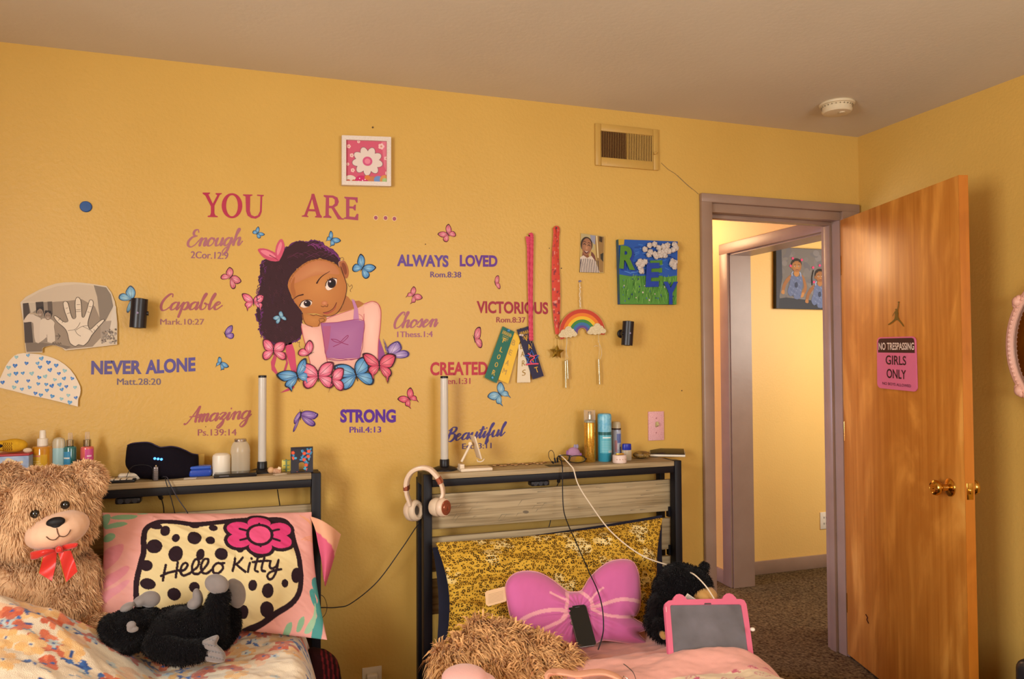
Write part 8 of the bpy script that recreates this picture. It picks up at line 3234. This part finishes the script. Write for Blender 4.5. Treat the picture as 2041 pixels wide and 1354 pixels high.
for nm, pts in (('bow_tail', [(262, 602), (338, 592), (330, 680), (308, 772), (230, 724), (246, 660)]), ('bow_tail', [(345, 598), (420, 590), (445, 660), (460, 715), (392, 780), (366, 690)])):
    q = zb(pts)
    n = 10
    rows = []
    L_ = [q[0], q[5], q[4]] if nm and pts[0][0] < 300 else [q[0], q[5], q[4]]
    left = spline([q[0], q[5], q[4]], 8)
    right = spline([q[1], q[2], q[3]], 8)
    for i in range(len(left)):
        rows.append([Y(left[i][0] * (1 - t) + right[i][0] * t, left[i][1] * (1 - t) + right[i][1] * t, -.566 - .012 * i / len(left) - .006 * math.sin(t * 3.1 + i * .3)) for t in np.linspace(0, 1, n)])
    g_ = np.array(rows)
    mb = MB()
    mb.grid(g_)
    mb.grid(g_[:, ::-1] + np.array([0, .0012, 0]))
    tl_ = mb.build(nm, RED, rbow, smooth=60)
    mb = MB()
    mb.tube([r_[0] for r_ in rows], .0009, 5)
    mb.build('gold_edge', mat('gold_foil'), rbow)

# foot of the bear peeping out by the comforter
V, F = blob([E(196, 1246, -.505, 34, 15, .05, .05)], .005, 4)
mb = MB()
mb.cur = hexc(TAN)
mb.add(V, F)
fur(mb, V, F, 3500, .018, .0028, TAN, comb=(1, -.2, -.3), lay=.65, jit=.45, seed=8, droop=.2)
mb.build('foot', FUR, tb, smooth=60)

# ---- black plush mole lying on its back
mo_ = root('plush_mole', 'black plush mole with grey paws and ears lying on its back on the floral comforter', 'plush toy', Y(345, 1318, -.62))
BK = '#0D0B0D'
zz = lambda x, y: (TZ[0] + x / TZ[2], TZ[1] + y / TZ[2])


def EM(x, y, yy, rx, rz, ry=None, tilt=0.0):
    p = zz(x, y)
    return E(p[0], p[1], yy, rx / TZ[2], rz / TZ[2], ry, tilt)


hm = [EM(300, 985, -.60, 190, 150, .075, .25), EM(170, 970, -.62, 80, 110, .055, -.5), EM(420, 930, -.58, 120, 110, .07)]
V, F = blob(hm, .005, 6)
mb = MB()
mb.cur = hexc(BK)
mb.add(V, F)
fur(mb, V, F, 9000, .010, .0016, BK, comb=(-.6, -.2, -.4), lay=.6, jit=.6, lock=.02, var=.6, seed=11)
mh = mb.build('head', FUR, mo_, smooth=60)
bm_ = [EM(700, 950, -.58, 290, 145, .085, .03), EM(560, 1010, -.60, 170, 150, .085), EM(920, 1010, -.58, 140, 120, .08)]
V, F = blob(bm_, .005, 6)
mb = MB()
mb.cur = hexc(BK)
mb.add(V, F)
fur(mb, V, F, 11000, .010, .0016, BK, comb=(.7, -.2, -.5), lay=.6, jit=.6, lock=.02, var=.6, seed=12)
mb.build('body', FUR, mo_, smooth=60)
t3 = lambda lst, yy: [Y(*zz(x, y), q) for (x, y), q in zip(lst, yy)]
sm_ = scale_at(Y(400, 1250, -.6)) / TZ[2]
for nm, lst, yy, rr in (('arm', [(500, 1080), (600, 1130), (720, 1150), (850, 1130)], [-.655, -.675, -.685, -.68], [95 * sm_, 98 * sm_, 92 * sm_, 80 * sm_]),
                        ('leg', [(930, 1010), (950, 900), (965, 800), (985, 725)], [-.62, -.63, -.635, -.635], [110 * sm_, 95 * sm_, 88 * sm_, 76 * sm_]),
                        ('leg', [(1000, 1040), (1070, 960), (1085, 880), (1090, 840)], [-.57, -.56, -.555, -.55], [85 * sm_, 72 * sm_, 60 * sm_, 52 * sm_])):
    V, F = blob([('tube', spline(t3(lst, yy), 4), list(np.interp(np.linspace(0, 1, 13), np.linspace(0, 1, len(rr)), rr)))], .005, 4)
    mb = MB()
    mb.cur = hexc(BK)
    mb.add(V, F)
    fur(mb, V, F, 5000, .009, .0015, BK, comb=(.5, -.2, -.5), lay=.6, jit=.6, var=.6, seed=13)
    mb.build(nm, FUR, mo_, smooth=60)
GRV = mat('grey_velour', '#7C7470', rough=.85, var=.08, vscale=25, sheen=.4, bump=.0005, bscale=500)
for e in ([EM(965, 630, -.645, 95, 72, .022, .55)], [EM(1115, 705, -.575, 68, 110, .022, -.15), EM(1085, 630, -.57, 45, 42, .02)]):
    V, F = blob(e, .004, 4)
    MB().add(V, F).build('foot_pad', GRV, mo_, smooth=60, label='grey velour foot pad')
pw_ = inflate([zz(*q) for q in [(848, 1075), (900, 1040), (965, 1018), (982, 1040), (965, 1085), (1000, 1120), (1030, 1165), (1025, 1215), (985, 1232), (920, 1225), (862, 1212), (870, 1150)]], lambda X_, Y_: -.69 + 0 * X_, .018, 10,
              '#7C7470', step=1.2, wr=lambda X_, Y_: -.004 * (np.sin((Y_ - X_ * .2) * .55) > .8))
pw_.build('paw', GRV, mo_, weld=True, label='grey velour paw')
V, F = blob([EM(820, 730, -.60, 36, 70, .02, -.25), EM(790, 780, -.60, 50, 40, .02)], .0035, 3)
MB().add(V, F).build('paw', GRV, mo_, smooth=60, label='grey velour paw behind the belly')
V, F = blob([EM(455, 745, -.575, 76, 62, .02, .2), EM(380, 760, -.58, 55, 40, .02, -.4)], .0035, 4)
MB().add(V, F).build('ear', GRV, mh, smooth=60, label='grey velour ear')
V, F = blob([EM(282, 805, -.60, 55, 30, .02, -.4)], .0035, 3)
MB().add(V, F).build('snout', GRV, mh, smooth=60, label='grey snout pad')
V, F = blob([EM(312, 940, -.685, 34, 28, .008, 0), EM(325, 975, -.683, 42, 24, .008, 0), EM(300, 965, -.684, 22, 30, .008)], .0025, 2)
MB().add(V, F).build('ear', GRV, mh, smooth=60, label='small pale grey ear')

# ---- black bear sitting by the right pillow
bb = root('plush_bear', 'black plush bear with a tan muzzle sitting behind the pink tablet', 'plush toy', Y(1335, 1275, -.60))
hb_ = [E(1358, 1162, -.585, 46, 37, .075, .1), E(1382, 1172, -.60, 36, 40, .07), E(1338, 1175, -.58, 34, 34, .07)]
V, F = blob(hb_, .005, 6)
mb = MB()
mb.cur = hexc(BK)
mb.add(V, F)
fur(mb, V, F, 7000, .014, .0018, BK, comb=(-.3, -.1, -.8), lay=.55, jit=.7, lock=.02, var=.6, seed=21)
bh = mb.build('head', FUR, bb, smooth=60)
V, F = blob([E(1335, 1222, -.60, 44, 50, .085), E(1322, 1246, -.61, 33, 30, .085), E(1372, 1230, -.60, 50, 48, .08)], .006, 6)
mb = MB()
mb.cur = hexc(BK)
mb.add(V, F)
fur(mb, V, F, 7000, .014, .0018, BK, comb=(-.2, -.1, -1), lay=.6, jit=.7, lock=.02, var=.6, seed=22)
mb.build('body', FUR, bb, smooth=60)
for e in ([E(1404, 1131, -.59, 8.5, 9, .012)], [E(1350, 1136, -.57, 17, 12, .016)]):
    V, F = blob(e, .003, 2)
    mb = MB()
    mb.cur = hexc(BK)
    mb.add(V, F)
    fur(mb, V, F, 900, .011, .0016, BK, comb=(0, 0, .8), lay=.4, jit=.8, var=.6, seed=23)
    mb.build('ear', FUR, bh, smooth=60)
V, F = blob([E(1402, 1188, -.645, 28, 22, .05, .15)], .004, 3)
MB().add(V, F).build('muzzle', mat('tan_velour', '#B48848', rough=.85, var=.06, vscale=25, sheen=.3), bh, smooth=60)
V, F = blob([E(1322, 1266, -.695, 6.5, 9, .02)], .003, 2)
MB().add(V, F).build('paw_pad', mat('tan_velour'), bb, smooth=60, label='tan paw pad')
V, F = blob([E(1318, 1252, -.66, 14, 20, .05)], .004, 3)
mb = MB()
mb.cur = hexc(BK)
mb.add(V, F)
fur(mb, V, F, 1500, .012, .0018, BK, comb=(0, -.3, -.8), lay=.6, jit=.7, var=.6, seed=24)
mb.build('leg', FUR, bb, smooth=60)
tgm = QArt([(1370, 1183), (1392, 1198), (1384, 1208), (1364, 1192)], lambda px, py, l: Y(px, py, -.697 - .0004 * l))
tgm.poly([(0, 0), (100, 0), (100, 100), (0, 100)], '#D8CDB8', 0)
for k in range(5):
    tgm.stroke([(12, 20 + k * 15), (86, 22 + k * 15)], 5, ['#5A6A90', '#8A8A8A'][k % 2], 1, sm=0)
tgm.build('fabric_tag', bb, label='white printed fabric tag')

# ---- tablet in a pink case with two round ears
tr_ = root('tablet', 'tablet in a pink case with rounded ears, propped up on the right bed', 'tablet', Y(1420, 1312, -.86))
T0 = (1180, 1080, 4.86)
yt = lambda py: -.715 - .135 * (py - 1190) / 120
zt0 = lambda x, v: Y(T0[0] + x / T0[2], T0[1] + v / T0[2], yt(T0[1] + v / T0[2]))
zt1 = lambda x, v, d: zt0(x, v) + NT * d
NT = np.cross(zt0(1490, 570) - zt0(695, 590), zt0(740, 1120) - zt0(695, 590))
NT /= np.linalg.norm(NT)
if np.dot(NT, CAM - zt0(1100, 800)) < 0:
    NT = -NT
PKC = mat('pink_silicone', '#D66A86', rough=.45, spec=.4)
out = [(700, 640), (706, 600), (735, 578), (780, 572), (790, 540), (812, 518), (842, 512), (872, 522), (900, 545), (915, 566), (1080, 562), (1258, 560), (1270, 530), (1295, 510), (1325, 505), (1355, 515), (1385, 545), (1395, 562), (1440, 562),
       (1470, 575), (1490, 610), (1505, 700), (1530, 880), (1560, 1110), (1562, 1160), (740, 1190), (738, 1120), (720, 880)]
inn = [(752, 640), (756, 624), (770, 620), (1425, 612), (1440, 622), (1446, 660), (1478, 860), (1512, 1120), (790, 1150), (772, 900)]
mb = MB()
Of, If = [zt1(x, v, .004) for x, v in out], [zt1(x, v, .004) for x, v in inn]
tri = tessellate_polygon([[Vector(p) for p in Of], [Vector(p) for p in If]])
VV = Of + If
mb.add(VV, [tuple(t) for t in tri])
n = len(Of)
bk_ = [p - NT * .012 for p in Of]
mb.add(Of + bk_, [(i, (i + 1) % n, n + (i + 1) % n, n + i) for i in range(n)])
m_ = len(If)
mb.add(If + [p - NT * .004 for p in If], [(i, (i + 1) % m_, m_ + (i + 1) % m_, m_ + i) for i in range(m_)])
tri = tessellate_polygon([[Vector(p) for p in bk_]])
mb.add(bk_, [tuple(t) for t in tri])
mb.build('case', PKC, tr_, smooth=None)
mb = MB()
Sf = [zt1(x, v, .0012) for x, v in [(740, 612), (1452, 605), (1524, 1130), (782, 1160)]]
mb.prism(Sf, -NT * .004)
mb.build('screen', mat('screen_reflection_grey', '#5C5B60', rough=.3, color2='#74727A', vscale=9, spec=.6), tr_, smooth=None)  # lighter grey puts a reflection on the glass into the screen colour
mb = MB()
cp_ = [zt1(x, v, .0046) for x, v in [(1085, 602), (1145, 601), (1150, 614), (1080, 616)]]
mb.prism(cp_, -NT * .003)
mb.build('camera_notch', mat('dark_grip'), tr_, smooth=None)
mb = MB().tube([zt1(712, 640, .0045), zt1(716, 690, .0045)], .0013, 6)
mb.build('edge_highlight_strip', mat('pale_pink_glint', '#E8B8BC', rough=.3), tr_)  # pale strip painted in as a glint along the case edge
MB().ball(Y(1500, 1255, -.83), (.008, .008, .006)).build('charge_plug', WHITEP, tr_)

# ---- shaggy brown throw
fr_ = root('furry_throw', 'shaggy tan fur throw bunched in front of the leopard pillow', 'throw', Y(1010, 1345, -.82))
fb = [E(1000, 1290, -.72, 62, 34, .07), E(940, 1302, -.72, 50, 26, .07), E(895, 1318, -.74, 34, 20, .06), E(1060, 1305, -.74, 56, 30, .07), E(1110, 1322, -.76, 48, 20, .06), E(1010, 1335, -.78, 80, 26, .07), E(958, 1268, -.68, 36, 26, .05),
      E(1060, 1338, -.80, 60, 16, .06)]
V, F = blob(fb, .007, 5)
mb = MB()
FT = '#D0A06A'
mb.cur = hexc('#B0824E')
mb.add(V, F)
fur(mb, V, F, 9000, .048, .0050, FT, comb=(.25, -.5, -.8), lay=.6, jit=.8, lock=.03, var=.22, seed=33, droop=.3)
mb.build('throw_pile', FUR, fr_, smooth=60)

# pink pad, peach strap and glasses-like wire at the bottom edge
V, F = blob([E(925, 1350, -.93, 46, 20, .06), E(950, 1362, -.93, 40, 18, .05)], .005, 5)
pp_ = MB().add(V, F).build('soft_pad', mat('pale_pink_fleece', '#E0AAA0', rough=.9, sheen=.3, bump=.0008, bscale=300), smooth=60)
tag(pp_, 'pale pink soft pad at the bottom edge beside the shaggy throw', 'pad')
r = root('strap', 'peach padded strap lying at the bottom edge of the right bed', 'strap', Y(1150, 1354, -1.0))
PEA_ = mat('peach_cloth', '#DDA284', rough=.8, bump=.0004, bscale=300)
band(MB(), spline([Y(1092, 1362, -1.02), Y(1093, 1348, -1.0), Y(1104, 1340, -.985), Y(1125, 1341, -.985), Y(1150, 1345, -.985), Y(1180, 1341, -.98), Y(1205, 1341, -.98), Y(1230, 1350, -.99), Y(1245, 1362, -1.0)], 5), .03, .009).build('strap_band', PEA_, r)
band(MB(), spline([Y(1142, 1342, -.972), Y(1150, 1350, -.985), Y(1160, 1356, -.99)], 5), .012, .011).build('strap_loop', PEA_, r)
r = root('lanyard_wire', 'thin grey flat clip strip lying on the pink comforter at the bottom edge', 'clip', Y(1258, 1354, -1.0))
band(MB(), spline([Y(1243, 1324, -.93), Y(1252, 1331, -.95), Y(1262, 1341, -.975), Y(1268, 1356, -1.0)], 5), .004, .0015).build('metal_strip', mat('grey_metal_strip', '#6E6664', rough=.4, metal=.5), r)
MB().tube([Y(1243, 1348, -.99), Y(1250, 1353, -1.0), Y(1258, 1360, -1.01), Y(1248, 1362, -1.01), Y(1241, 1354, -1.0)], .0013, 6, closed=True).build('wire_loop', METAL, r)

# maroon cushion wedged beside the left bed
cm = root('plaid_bundle', 'dark maroon and black bundle wedged between the floral bed and the wall', 'cushion', Y(660, 1354, -.28))
mb = inflate([(612, 1300), (640, 1293), (655, 1299), (668, 1310), (675, 1324), (679, 1345), (682, 1400), (612, 1400)], lambda X_, Y_: -.30 + 0 * X_, .07, 26, '#2A0E10',
             lambda c: [c.stroke([(640 + k * 9, 1296), (646 + k * 9, 1340), (648 + k * 9, 1400)], 3.2, '#6A1E22', 4) for k in range(5)], step=2)
mb.build('bundle_cloth', CLOTH, cm, weld=True)
